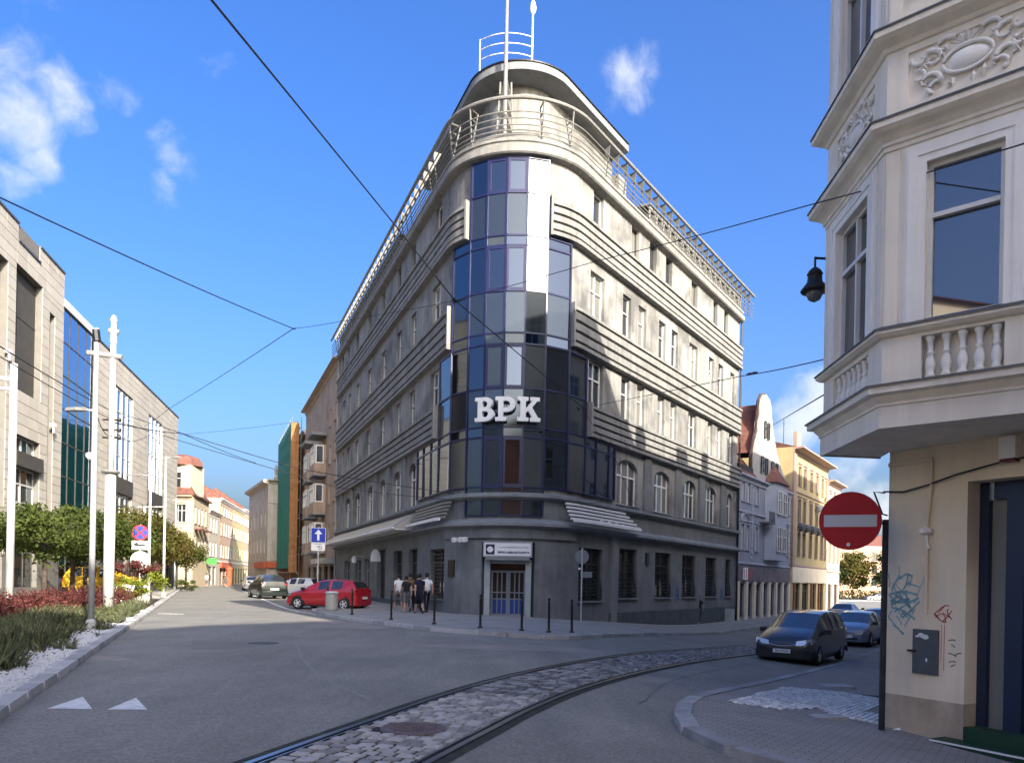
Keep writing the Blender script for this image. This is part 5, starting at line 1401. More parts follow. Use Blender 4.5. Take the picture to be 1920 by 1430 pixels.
def house(name, label, fr, u0, u1, z0, z1, mat, rows, cols, deep=10, cat='house', fm=None, trim=None, surround=True, shop=None, roof=None, roofm=None, cornice=.35, merge=True, rec=.16, strings=(), ncol=2):
    T = thing(name, label, cat, fr.P(u0, 0, z0))
    fm = fm or M_winw; trim = trim or M_pale
    ops = [(a, b, c, d) for c, d in rows for a, b in cols]
    if shop: ops += shop['ops']
    q = MB(); wall(q, fr, u0, u1, z0, z1, ops, .25)
    for u in (u0, u1): q.face([fr.P(u, 0, z0), fr.P(u, -deep, z0), fr.P(u, -deep, z1), fr.P(u, 0, z1)])
    q.build('wall', mat, T)
    for c, d in rows:
        for a, b in cols:
            o = window(T, fr, a, b, c, d, rec, ncol if b - a > .7 else 1, (.66,), fm, M_glass, trim, merge=merge)
            if surround:
                s = MB(); t = .13; pts = ((a - t, a, c, d + t), (b, b + t, c, d + t), (a, b, d, d + t))
                for ua, ub, za, zb in pts: s.obox(fr.P(ua, 0, za), (fr.d[0] * (ub - ua), fr.d[1] * (ub - ua), 0), (fr.n[0] * .06, fr.n[1] * .06, 0), (0, 0, zb - za))
                s.obox(fr.P(a - .2, 0, d + t + .05), (fr.d[0] * (b - a + .4), fr.d[1] * (b - a + .4), 0), (fr.n[0] * .14, fr.n[1] * .14, 0), (0, 0, .1))
                s.build('window_surround', trim, T)
    if shop:
        for a, b, c, d in shop['ops']: window(T, fr, a, b, c, d, .22, shop.get('n', 2), (.75,), shop.get('fm', M_wind), M_gdark, None, merge=merge)
    if cornice:
        s = MB(); s.sweep(fr.path(u0, u1), [(0, z1 - .5), (.1, z1 - .45), (.15, z1 - .2), (cornice, z1 - .12), (cornice, z1), (0, z1 + .04)]); s.build('cornice', trim, T)
    for z in strings:
        s = MB(); s.sweep(fr.path(u0, u1), [(0, z - .1), (.12, z - .06), (.12, z + .05), (0, z + .1)]); s.build('string_course', trim, T)
    if roof:
        s = MB(); d2 = deep / 2
        s.mesh([fr.P(u0, .3, z1), fr.P(u1, .3, z1), fr.P(u1, -d2, z1 + roof), fr.P(u0, -d2, z1 + roof), fr.P(u1, -deep, z1), fr.P(u0, -deep, z1)], [(0, 1, 2, 3), (3, 2, 4, 5), (0, 3, 5), (1, 4, 2)]); s.build('roof', roofm or M_tile, T)
    return T


def prism_on(fr, pts, w0, w1, mat, nm, T):
    n = len(pts); q = MB()
    q.mesh([fr.P(u, w0, z) for u, z in pts] + [fr.P(u, w1, z) for u, z in pts], [tuple(range(n)), tuple(range(2 * n - 1, n - 1, -1))] + [(i, (i + 1) % n, n + (i + 1) % n, n + i) for i in range(n)])
    return q.build(nm, mat, T)


def fbox(fr, u, w, z, du, dw, dz, mat, nm, T):
    q = MB(); q.obox(fr.P(u, w, z), (fr.d[0] * du, fr.d[1] * du, 0), (fr.n[0] * dw, fr.n[1] * dw, 0), (0, 0, dz)); return q.build(nm, mat, T)


def build_right_row():
    blue = pm('bluegrey_stucco', (0.27, 0.29, 0.345), rough=0.85, var=0.1, scale=0.8, streak=0.08)
    bl2 = pm('bluegrey_trim', (0.36, 0.385, 0.45), rough=0.85, var=0.08)
    T = house('gabled_house', 'blue-grey house with a curved white gable and small bay', FR_, 29.3, 43.5, -1.4, 9.5, blue, [(4.2, 6.0), (7.65, 9.05)], [(30.2, 30.95), (31.5, 32.25), (33.6, 34.35), (41.3, 41.95), (42.4, 43.05)], trim=bl2,
              shop=dict(ops=[(29.9 + i * 1.95, 31.3 + i * 1.95, -.7, 1.75) for i in range(7)], n=1), roof=None, strings=(3.2, 6.9), merge=False, ncol=1)
    for a, b in ((30.2, 32.25), (41.3, 43.05)):
        q = MB(); c_ = (a + b) / 2; r_ = (b - a) / 2 + .1
        for rr in (r_, r_ - .28): q.tube([FR_.P(c_ + rr * math.cos(t_), .06, 6.15 + rr * .75 * math.sin(t_)) for t_ in [math.pi * k / 12 for k in range(13)]], .06, 5)
        q.build('arched_hood', bl2, T)
    for u in (29.45, 32.75, 40.45, 43.3):
        for z_ in [3.5 + .45 * k for k in range(13)]: fbox(FR_, u - .12, .0, z_, .3, .07, .36, bl2, 'quoin', T)
    wh = pm('gable_white', (0.36, 0.35, 0.325), rough=0.85, var=0.08, streak=0.08)
    g = [(32.8, 9.5), (32.9, 11.0), (33.4, 12.4), (34.0, 13.2), (34.3, 14.4), (34.5, 15.6), (35.0, 16.1), (35.8, 16.3), (36.8, 16.1), (37.3, 15.6), (37.6, 14.6), (38.1, 13.6), (39.2, 12.2), (40.8, 11.0), (42.4, 10.2), (42.6, 9.5)]
    prism_on(FR_, g, -.35, .02, wh, 'gable', T)
    q = MB(); q.tube([FR_.P(u, -.2, z + .02) for u, z in g], .13, 6); q.build('gable_coping', pm('dark_coping', (0.06, 0.038, 0.033), rough=.8, var=.2), T)
    for (a, b, c, d) in ((35.3, 35.75, 12.9, 14.2), (36.2, 36.65, 12.9, 14.2), (34.6, 35.2, 10.2, 11.4), (35.7, 36.3, 10.2, 11.4), (37.4, 38.0, 10.2, 11.4), (38.6, 39.2, 10.2, 11.4)):
        window(T, FR_, a, b, c, d, -.08, 1, (.6,), M_wind, M_glass, None, merge=True)
    q = MB(); q.mesh([FR_.P(29.2, .35, 9.5), FR_.P(32.9, .35, 9.5), FR_.P(35.8, -4.8, 15.3), FR_.P(29.2, -4.8, 15.3), FR_.P(35.8, -4.8, 15.3), FR_.P(43.6, .35, 9.5), FR_.P(43.6, -4.8, 15.3), FR_.P(40, .3, 9.5)], [(0, 1, 2, 3), (7, 5, 6, 4)])
    q.mesh([FR_.P(33.2, -.3, 11.5), FR_.P(35.8, -.3, 15.6), FR_.P(35.8, -5.5, 15.6), FR_.P(33.2, -5, 11.5), FR_.P(38.6, -.3, 12.0), FR_.P(38.6, -5, 12)], [(0, 1, 2, 3), (1, 4, 5, 2)]); q.build('roof', M_tile, T)
    fbox(FR_, 29.6, -3.6, 14, .9, .9, 1.9, M_brtile, 'chimney', T); fbox(FR_, 30.4, -5.0, 14, .5, .5, 2.6, M_brtile, 'chimney', T)
    # dark dormer strip beside the gable
    fbox(FR_, 29.4, -1.5, 9.6, 3.2, 1.6, .55, M_roofd, 'gutter_box', T)
    # bay with a little tiled roof
    b = [(36.0, 0.02), (36.6, .75), (39.6, .75), (40.2, .02)]
    q = MB()
    for (ua, wa), (ub, wb) in zip(b, b[1:]):
        q.face([FR_.P(ua, wa, 3.6), FR_.P(ub, wb, 3.6), FR_.P(ub, wb, 9.6), FR_.P(ua, wa, 9.6)])
    q.face([FR_.P(u, w, 3.6) for u, w in b]); q.build('bay', bl2, T)
    f2 = Fr(FR_.P(0, .76, 0)[:2], FR_.d, FR_.n)
    for c, d in ((4.3, 6.2), (7.2, 9.0)):
        for a in (36.75, 38.3): window(T, f2, a, a + 1.15, c, d, -.02, 2, (.6,), M_winw, M_glass, bl2, merge=False)
    q = MB(); q.mesh([FR_.P(35.8, .02, 9.6), FR_.P(36.4, .95, 9.6), FR_.P(39.8, .95, 9.6), FR_.P(40.4, .02, 9.6), FR_.P(38.1, .1, 11.2)], [(0, 1, 4), (1, 2, 4), (2, 3, 4)]); q.build('bay_roof', M_tile, T)
    fbox(FR_, 34.6, .02, 6.3, 1.5, .8, .12, M_lead, 'balcony', T)
    q = MB()
    for i in range(8): q.tube([FR_.P(34.6 + i * .21, .78, 6.4), FR_.P(34.6 + i * .21, .78, 7.2)], .02, 4)
    q.tube([FR_.P(34.6, .78, 7.2), FR_.P(36.1, .78, 7.2)], .03, 5); q.build('balcony_railing', M_black, T)
    sh = fbox(FR_, 29.4, .05, 1.9, 14.0, .12, 1.05, pm('shop_fascia', (0.13, 0.10, 0.115), rough=0.6, var=0.35, scale=1.2), 'shop_fascia', T)
    fbox(FR_, 30.4, .172, 2.02, 1.1, .03, .85, M_white, 'sign_panel', T); fbox(FR_, 31.7, .172, 2.05, .8, .03, .8, pm('shop_red', (0.3, 0.03, 0.05), rough=0.5, var=0.2), 'sign_panel', T)
    for u in (30.25, 30.75): fbox(FR_, u + .3, .203, 2.12, .1, .01, .62, pm('shop_red2', (0.3, 0.03, 0.05), rough=0.5, var=0.2), 'sign_stroke', T)
    for i in range(8): fbox(FR_, 29.35 + i * 1.95, .0, -1.2, .5, .16, 3.1, M_tan, 'shop_pier', T)

    yel = pm('yellow_stucco', (0.46, 0.37, 0.19), rough=0.85, var=0.08, scale=0.8, streak=0.1); pk = pm('pink_trim', (0.36, 0.26, 0.21), rough=0.85, var=0.1)
    cols = [(46.2, 47.1), (48.1, 49.0), (50.6, 51.5), (52.9, 53.8), (55.2, 56.1), (56.9, 57.5)]
    T = house('tenement_house', 'tall yellow house with pink trim beyond the gabled one', FR_, 44.2, 58.0, -1.4, 13.6, yel, [(4.3, 6.4), (7.3, 9.3), (10.5, 12.2)], cols, trim=pk, fm=M_wind,
              shop=dict(ops=[(45.2, 47.4, -.8, 1.9), (48.4, 50.6, -.8, 1.9), (51.6, 53.8, -.8, 1.9), (54.8, 57, -.8, 1.9)]), roof=1.6, roofm=M_brtile, cornice=.9, strings=(3.4, 9.9), merge=True)
    fbox(FR_, 44.2, 0, 3.4, .9, .14, 9.7, pk, 'corner_pilaster', T); fbox(FR_, 44.2, .0, 13.6, 1.4, .3, 1.3, pk, 'parapet_pier', T)
    for a, b in cols[:5]:
        q = MB(); q.lathe([(.12, -.1), (.5, .1), (.55, .35), (.3, .62), (.05, .7)], FR_.P((a + b) / 2, .1, 6.55), 8); q.build('window_hood', M_lead, T)
    fbox(FR_, 44.4, .02, 1.95, 13.4, .1, 1.35, M_tan, 'shop_fascia', T)
    for u in (45.0, 51.4, 54.5): fbox(FR_, u, .06, -1.0, .3, .1, 2.9, pm('rust_panel', (0.24, 0.09, 0.045), rough=0.7, var=0.3), 'door_panel', T)
    for u, z in ((52.8, 9.0), (56.8, 10.3), (57.4, 9.4)):
        q = MB(); c = FR_.P(u, .5, z); q.lathe([(.02, -.12), (.3, -.04), (.42, .06), (.43, .07)], (0, 0, 0), 14); o = put('satellite_dish', q.data('satellite_dish', M_sgrey), T, loc=c); o.rotation_euler = (RAD(65), 0, FR_.ang + math.pi * .9)
    q = MB(); q.tube([FR_.P(44.9, -1, 14), FR_.P(44.9, -1, 16.2)], .025, 4); q.tube([FR_.P(44.6, -1, 15.8), FR_.P(45.2, -1, 15.8)], .02, 4); q.build('aerial', M_black, T)
    house('tenement_house', 'narrow greyish-pink house at the end of the right street', FR_, 58.1, 64.5, -1.4, 12.4, pm('greypink_stucco', (0.42, 0.35, 0.31), rough=0.85, var=0.1), [(4.2, 6.2), (7.0, 9.0), (9.6, 11.2)], [(59.0, 59.8), (61, 61.8), (63, 63.8)], trim=pk, fm=M_wind, roof=1.4, roofm=M_brtile, cornice=.7, strings=(3.2,),
          shop=dict(ops=[(59, 61, -.8, 1.9), (62, 64, -.8, 1.9)]))
    # pale hotel-like block across the far square
    fp = Fr((58, 196), (1, -.02), (0, -1))
    house('apartment_building', 'pinkish block behind the trees across the far square', fp, 0, 46, -1.2, 12.0, pm('salmon_stucco', (0.5, 0.3, 0.2), rough=0.85, var=0.1), [(2, 4), (5.2, 7.2), (8.4, 10.4)], [(2 + i * 3.5, 3.4 + i * 3.5) for i in range(12)], fm=M_wind, surround=False, roof=3, cat='building')


def build_left_row():
    br = pm('brown_render', (0.36, 0.27, 0.2), rough=0.9, var=0.15, scale=0.6, streak=0.2, stain=((0.2, 0.16, 0.13), 0.7, 0.55, 0.75))
    cols = [(39.6, 40.6), (42.6, 43.6), (55.0, 56.0), (58.6, 59.6)]
    T = house('balcony_house', 'brown rendered house with stacked white loggia windows beside the corner block', FL, 38.1, 62.0, -.6, 20.2, br, [(4.6, 6.3), (8.2, 9.9), (11.8, 13.5), (15.2, 16.8)], cols, trim=br, roof=1.6, roofm=M_brtile, cornice=.6, merge=False, rec=.2, surround=False,
              shop=dict(ops=[(39.5, 41.8, 0.1, 2.6), (43, 45.3, .1, 2.6), (47, 49.5, .1, 2.6), (51, 53.5, .1, 2.6), (55.5, 58, .1, 2.6)]))
    for a in (41.0, 44.5, 48, 51.5, 55): window(T, FL, a, a + .8, 17.8, 18.7, .2, 1, (), M_wind, M_glass, None)
    for ub, ue in ((45.2, 48.2), (50.6, 53.6)):
        for k, z in enumerate((3.9, 7.5, 11.1)):
            fbox(FL, ub, .02, z, ue - ub, 1.1, 1.0, br, 'balcony_parapet', T)
            fbox(FL, ub - .1, .02, z - .15, ue - ub + .2, 1.2, .14, M_gtrim, 'balcony_slab', T)
            q = MB(); q.obox(FL.P(ub, .02, z + 1.01), (FL.d[0] * .12, FL.d[1] * .12, 0), (FL.n[0] * 1.06, FL.n[1] * 1.06, 0), (0, 0, 1.75)); q.build('side_screen', br, T)
            f2 = Fr(FL.P(0, 1.05, 0)[:2], FL.d, FL.n); window(T, f2, ub + .15, ue, z + 1.02, z + 2.75, .0, 3, (.7,), M_winw, M_ofg, None, fw=.09, merge=False)
            side = Fr(FL.P(ub + .02, 0, 0)[:2], FL.n, (-FL.d[0], -FL.d[1])); window(T, side, .25, 1.0, z + 1.02, z + 2.7, -.01, 1, (), M_winw, M_ofg, None, fw=.1)
        fbox(FL, ub - .25, .02, 14.7, ue - ub + .5, 1.4, .3, M_gtrim, 'loggia_roof', T)
    for u0 in (38.5, 42.4): prism_on(FL, [(u0, 2.75), (u0 + 3.2, 2.75), (u0 + 3.2, 3.2), (u0, 3.2)], .02, 1.2, M_zinc, 'shop_canopy', T)
    q = MB(); q.tube([FL.P(38.3, .1, 0), FL.P(38.3, .1, 19.8)], .07, 6); q.build('downpipe', M_grey, T)
    # scaffolded house
    ob = pm('raw_brick', (0.3, 0.16, 0.08), rough=0.9, var=0.25, scale=2)
    T = house('scaffolded_house', 'house wrapped in scaffolding and green netting', FL, 62.2, 79.5, -.5, 18.2, ob, [(5, 7), (9, 11), (13, 15)], [(64, 65.2), (68, 69.2), (72, 73.2), (76, 77.2)], surround=False, fm=M_wind)
    for i in range(8):
        u = 62.0 + i * 2.45
        for w in (.5, 1.5):
            q = MB(); q.tube([FL.P(u, w, -.1), FL.P(u, w, 19.6)], .035, 5); q.build('scaffold_pole', M_steel, T)
    for k in range(9):
        z = 2.0 + k * 2.05
        q = MB(); q.obox(FL.P(62, .55, z), (FL.d[0] * 17.2, FL.d[1] * 17.2, 0), (FL.n[0] * .9, FL.n[1] * .9, 0), (0, 0, .05)); q.build('scaffold_deck', M_tan, T)
    net = bpy.data.materials.new('green_netting'); net.use_nodes = True; MATS['green_netting'] = net
    nt = net.node_tree; b = nt.nodes['Principled BSDF']; b.inputs['Base Color'].default_value = (0.015, 0.17, 0.11, 1); b.inputs['Roughness'].default_value = .9; b.inputs['Alpha'].default_value = .93
    K = 36; q = MB()
    for i in range(K):
        for z0, z1 in ((2.5, 10), (10, 18.9)):
            a, c = 62.0 + 17.2 * i / K, 62.0 + 17.2 * (i + 1) / K; wob = lambda i_, z: 1.6 + .07 * math.sin(i_ * 1.9 + z)
            q.face([FL.P(a, wob(i, z0), z0), FL.P(c, wob(i + 1, z0), z0), FL.P(c, wob(i + 1, z1), z1), FL.P(a, wob(i, z1), z1)])
    q.build('netting', net, T, smooth=True)
    q = MB()
    for z0, z1 in ((2.0, 10), (10, 18.9)): q.face([FL.P(61.95, .75, z0), FL.P(61.9, 1.62, z0), FL.P(61.9, 1.62, z1), FL.P(61.95, .75, z1)])
    q.build('end_sheet', pm('orange_sheet', (0.32, 0.15, 0.06), rough=0.85, var=0.25, streak=.2), T)
    # stone-fronted corner house further on
    st = pm('old_stone', (0.38, 0.35, 0.30), rough=0.9, var=0.14, scale=0.7, streak=0.22); ocr = pm('ochre_panel', (0.36, 0.27, 0.13), rough=0.85, var=0.15); rs = pm('red_shop', (0.42, 0.09, 0.04), rough=0.7, var=0.2)
    fa = Fr((-32.3, 101.0), (0.97, 0.24), (0.24, -0.97)); fb = Fr((-32.3, 101.0), (-0.45, 0.9), (-0.9, -0.45))
    T = house('corner_house', 'old grey-stone corner house with a red shop front beyond the netting', fa, 0, 12, -.3, 14.2, st, [(4.6, 6.8), (8.2, 10.3), (11.6, 12.6)], [(2.0, 3.1), (5, 6.1), (8, 9.1)], surround=False, cornice=.7, trim=st, merge=False, strings=(3.6, 11.2), deep=.3)
    q = MB(); ops = [(2 + i * 3.2, 3 + i * 3.2, z, z + 2) for i in range(5) for z in (4.7, 8.2)]; wall(q, fb, 0, 18, -.3, 14.2, ops, .2); q.build('wall', st, T)
    for a, b_, c, d in ops: window(T, fb, a, b_, c, d, .16, 1, (.6,), M_winw, M_glass, None, merge=True)
    fbox(fa, 1.4, .0, 7.0, 2.3, .08, 1.1, ocr, 'apron_panel', T); fbox(fa, 0, .02, 2.6, 4.5, .4, .8, rs, 'shop_fascia', T); fbox(fb, 0, .02, 2.6, 9, .4, .8, rs, 'shop_fascia', T); fbox(fa, 1.6, .02, 0, 2.4, .12, 2.4, rs, 'shop_door', T)
    for u in (.1, 3.95):
        for z in (4.2, 8.0): fbox(fa, u + (.6 if u < 1 else 0), .0, z, .35, .12, 3.0, st, 'pilaster', T)
    q = MB(); q.sweep(fb.path(0, 18), [(0, 13.6), (.7, 13.9), (.7, 14.2), (0, 14.3)]); q.build('cornice', st, T)
    q = MB(); q.prism([fa.P(0, 0, 0)[:2], fa.P(12, 0, 0)[:2], fb.P(18, -10, 0)[:2], fb.P(18, 0, 0)[:2]], 14.2, 14.3); q.build('roof', M_roofd, T)
    q = MB(); q.lathe([(.25, 0), (.3, .3), (.15, .5), (.22, .9), (.28, 1.2), (.12, 1.5), (.18, 1.75), (.05, 2.0)], fa.P(.9, -.6, 14.3), 10); q.build('finial_statue', st, T)

    # row on the far left side of the street, in full sun
    e = Fr((-39.7, 95.0), (-0.2, 0.98), (0.98, 0.2)); ef = Fr((-39.7, 95.0), (-1, .08), (-.08, -1))
    cr = pm('warm_cream', (0.48, 0.40, 0.29), rough=0.85, var=0.08, scale=.8)
    T = house('turreted_house', 'cream corner house with red mansard turret at the far left', ef, 0, 6.0, -.2, 11.3, cr, [(4.2, 6.4), (8.0, 10.2)], [(.9, 2.5), (3.6, 5.0)], trim=cr, merge=False, cornice=.5, ncol=3, deep=.3)
    q = MB(); ops = [(1.2 + i * 2.2, 2.2 + i * 2.2, z, z + 2.1) for i in range(4) for z in (4.3, 8.0)]; wall(q, e, 0, 10.6, -.2, 11.3, ops, .2); q.build('wall', cr, T)
    for a, b_, c, d in ops: window(T, e, a, b_, c, d, .15, 2, (.6,), M_winw, M_glass, cr, merge=True)
    q = MB(); q.prism([ef.P(6, 0.3, 0)[:2], ef.P(-.3, .3, 0)[:2], e.P(10.6, .4, 0)[:2], e.P(10.6, -6, 0)[:2]], 11.3, 11.5); q.build('eave', M_brtile, T)
    q = MB(); z0, z1 = 11.5, 13.0
    lo = [ef.P(6, .2, 0)[:2], ef.P(-.2, .2, 0)[:2], e.P(10.6, .2, 0)[:2], e.P(10.6, -6, 0)[:2]]; hi = [ef.P(6, -.9, 0)[:2], ef.P(.9, -.9, 0)[:2], e.P(10.6, -1.0, 0)[:2], e.P(10.6, -5, 0)[:2]]
    q.mesh([(*p, z0) for p in lo] + [(*p, z1) for p in hi], [(0, 1, 5, 4), (1, 2, 6, 5), (2, 3, 7, 6), (4, 5, 6, 7)]); q.build('roof', M_tile, T)
    f3 = Fr(ef.P(0, -.4, 0)[:2], ef.d, ef.n)
    q = MB(); wall(q, f3, .6, 4.6, 11.5, 15.2, [(1.8, 3.4, 12.3, 14.3)], .15); q.face([f3.P(.6, 0, 11.5), f3.P(.6, -3.5, 11.5), f3.P(.6, -3.5, 15.2), f3.P(.6, 0, 15.2)]); q.build('turret', cr, T); window(T, f3, 1.8, 3.4, 12.3, 14.3, .12, 2, (.6,), M_winw, M_glass, None)
    q = MB(); q.lathe([(2.6, 0), (2.5, .5), (2.0, 1.1), (.8, 1.45), (.1, 1.5)], (*f3.P(2.6, -1.8, 0)[:2], 15.2), 8); q.build('turret_roof', M_tile, T)
    q = MB(); q.tube([f3.P(3.2, -1.5, 16.4), f3.P(3.2, -1.5, 20.5)], .06, 4); q.build('aerial', M_black, T)
    for u in (5.2, 8.6):
        fbox(e, u, -2.6, 12.2, 1.6, 1.6, 2.0, cr, 'dormer', T); q = MB(); q.lathe([(1.2, 0), (.9, .7), (.05, 1.2)], (*e.P(u + .8, -1.8, 0)[:2], 14.2), 6); q.build('dormer_roof', M_tile, T)
    q = MB()
    for i in range(3): fbox(e, 1.0 + i * 2.6, .02, 7.2, 1.8, .9, .15, M_tile, 'balcony', T)
    for (nm, lb, a, b_, h, col, rf) in (('tenement_house', 'low white house next to the turreted one', 10.7, 19.4, 10.6, (0.45, 0.42, 0.37), 1.2), ('tenement_house', 'salmon-striped house midway along the far left row', 19.5, 31.6, 13.0, (0.44, 0.32, 0.23), 2.2), ('tenement_house', 'pale yellow house in the far left row', 31.7, 44.0, 13.0, (0.46, 0.40, 0.21), 3.4), ('tenement_house', 'last cream house closing the far left row', 44.1, 56, 13.5, (0.44, 0.37, 0.27), 3.6)):
        n = int((b_ - a) / 2.3); m_ = pm(lb[:18], col, rough=.85, var=.08)
        house(nm, lb, e, a, b_, -.2, h, m_, [(4.2, 6.2), (7.6, 9.6)] + ([(10.6, 12)] if h > 12 else []), [(a + .8 + i * 2.3, a + 1.8 + i * 2.3) for i in range(n)], roof=rf, surround=False, strings=(3.5,), shop=dict(ops=[(a + .6 + i * 3, a + 2.8 + i * 3, .1, 2.7) for i in range(int((b_ - a) / 3))]))
    # street closes with another house where it bends
    fc = Fr((-60, 175), (1, -.05), (0, -1))
    house('tenement_house', 'cream house far off where the left street bends', fc, 0, 40, -.2, 13, pm('far_cream', (0.5, 0.44, 0.34), rough=.85, var=.08), [(4, 6), (7.5, 9.5)], [(1 + i * 3, 2.2 + i * 3) for i in range(12)], surround=False, roof=3)
    # shop furniture in the far street
    for (u, z, mt, s, nm, lb) in ((20.5, 0.1, rs, (.9, .9, 2.6), 'poster_column', 'red advertising post before the salmon house'), ):
        t = thing(nm, lb, 'post', e.P(u, 1.3, 0)); q = MB(); q.lathe([(.45, 0), (.45, 2.3), (.55, 2.35), (.5, 2.6), (.1, 2.9)], e.P(u, 1.3, 0), 12); q.build('drum', rs, t)
    t = thing('shop_awning', 'red shop awning on the salmon house', 'awning', e.P(20, 0, 3)); q = MB(); q.obox(e.P(19.8, .02, 2.6), (e.d[0] * 10, e.d[1] * 10, 0), (e.n[0] * .3, e.n[1] * .3, 0), (0, 0, .9)); q.build('valance', rs, t)
    t = thing('pharmacy_sign', 'small green sign on the turreted house', 'sign', e.P(9, .1, 3)); q = MB(); q.obox(e.P(9, .1, 3.0), (e.d[0] * .1, e.d[1] * .1, 0), (e.n[0] * 1.3, e.n[1] * 1.3, 0), (0, 0, .8)); q.build('panel', pm('sign_green', (0.05, 0.3, 0.05), rough=.5, var=.1), t)


build_right_row()
build_left_row()
# ------------------------------------------------------------------ vehicles
M_tyre = pm('tyre', (0.018, 0.018, 0.018), rough=0.85, var=0.1)
M_rim = pm('alloy', (0.62, 0.62, 0.63), rough=0.35, var=0.03, metal=0.15)
M_cglass = glass('car_glass', (0.02, 0.024, 0.028), rough=0.02, spec=0.9)
M_cglass.node_tree.nodes['Principled BSDF'].inputs['IOR'].default_value = 1.75
M_trim = pm('black_plastic', (0.018, 0.018, 0.019), rough=0.6, var=0.1)
M_lamp = glass('headlamp', (0.45, 0.47, 0.5), rough=0.08, metal=0.6)
M_tail = pm('tail_lamp', (0.3, 0.012, 0.012), rough=0.2, var=0)
M_plate = pm('number_plate', (0.7, 0.7, 0.68), rough=0.5, var=0.03)


def paint(name, col, metal=0.0):
    if name in MATS: return MATS[name]
    m = pm(name, col, rough=0.32, var=0.03, metal=metal, spec=0.5); b = m.node_tree.nodes['Principled BSDF']
    b.inputs['Coat Weight'].default_value = 1.0; b.inputs['Coat Roughness'].default_value = 0.04
    return m


SHAPES = {
    # x, bottom, belt, top, half widths bottom/belt/top, kind of the strip behind this station
    'hatch': dict(st=[(1.93, .34, .58, .64, .62, .62, .5, 'b'), (1.86, .22, .7, .78, .78, .76, .64, 'b'), (1.5, .2, .82, .92, .85, .83, .7, 'b'), (1.05, .2, .92, 1.03, .86, .85, .7, 'ws'), (.2, .2, .96, 1.44, .86, .86, .6, 'sw'), (-.42, .2, .98, 1.51, .86, .86, .61, 'b'), (-.5, .2, .98, 1.51, .86, .86, .61, 'sw'), (-1.18, .2, 1.03, 1.49, .86, .86, .6, 'b'), (-1.6, .2, 1.06, 1.42, .86, .83, .57, 'rw'), (-1.86, .22, 1.02, 1.1, .85, .81, .68, 'b'), (-1.93, .3, .64, .7, .78, .76, .66, 'b')], wb=(1.24, -1.26), r=.31),
    'van': dict(st=[(2.15, .36, .6, .64, .66, .66, .55, 'b'), (2.08, .22, .74, .8, .82, .8, .68, 'b'), (1.75, .2, .86, .98, .87, .85, .72, 'b'), (1.32, .2, .98, 1.12, .88, .86, .72, 'ws'), (.4, .2, 1.02, 1.56, .88, .87, .62, 'sw'), (-.3, .2, 1.04, 1.64, .88, .87, .63, 'b'), (-.38, .2, 1.04, 1.64, .88, .87, .63, 'sw'), (-1.05, .2, 1.06, 1.64, .88, .87, .62, 'b'), (-1.13, .2, 1.06, 1.64, .88, .87, .62, 'sw'), (-1.8, .2, 1.08, 1.6, .88, .86, .6, 'rw'), (-2.1, .24, 1.02, 1.08, .86, .82, .68, 'b'), (-2.15, .32, .66, .7, .76, .74, .64, 'b')], wb=(1.32, -1.35), r=.32),
    'sedan': dict(st=[(2.2, .34, .58, .62, .6, .6, .5, 'b'), (2.12, .22, .68, .74, .8, .78, .66, 'b'), (1.7, .2, .8, .88, .86, .84, .7, 'b'), (1.0, .2, .9, .98, .87, .85, .7, 'ws'), (.25, .2, .93, 1.38, .87, .85, .55, 'sw'), (-.4, .2, .95, 1.43, .87, .85, .56, 'b'), (-.48, .2, .95, 1.43, .87, .85, .56, 'sw'), (-1.0, .2, .97, 1.38, .87, .85, .55, 'rw'), (-1.6, .2, .98, 1.02, .86, .83, .66, 'b'), (-2.1, .24, .92, .98, .83, .8, .64, 'b'), (-2.2, .34, .62, .66, .72, .7, .6, 'b')], wb=(1.35, -1.3), r=.31)}
_CAR = {}


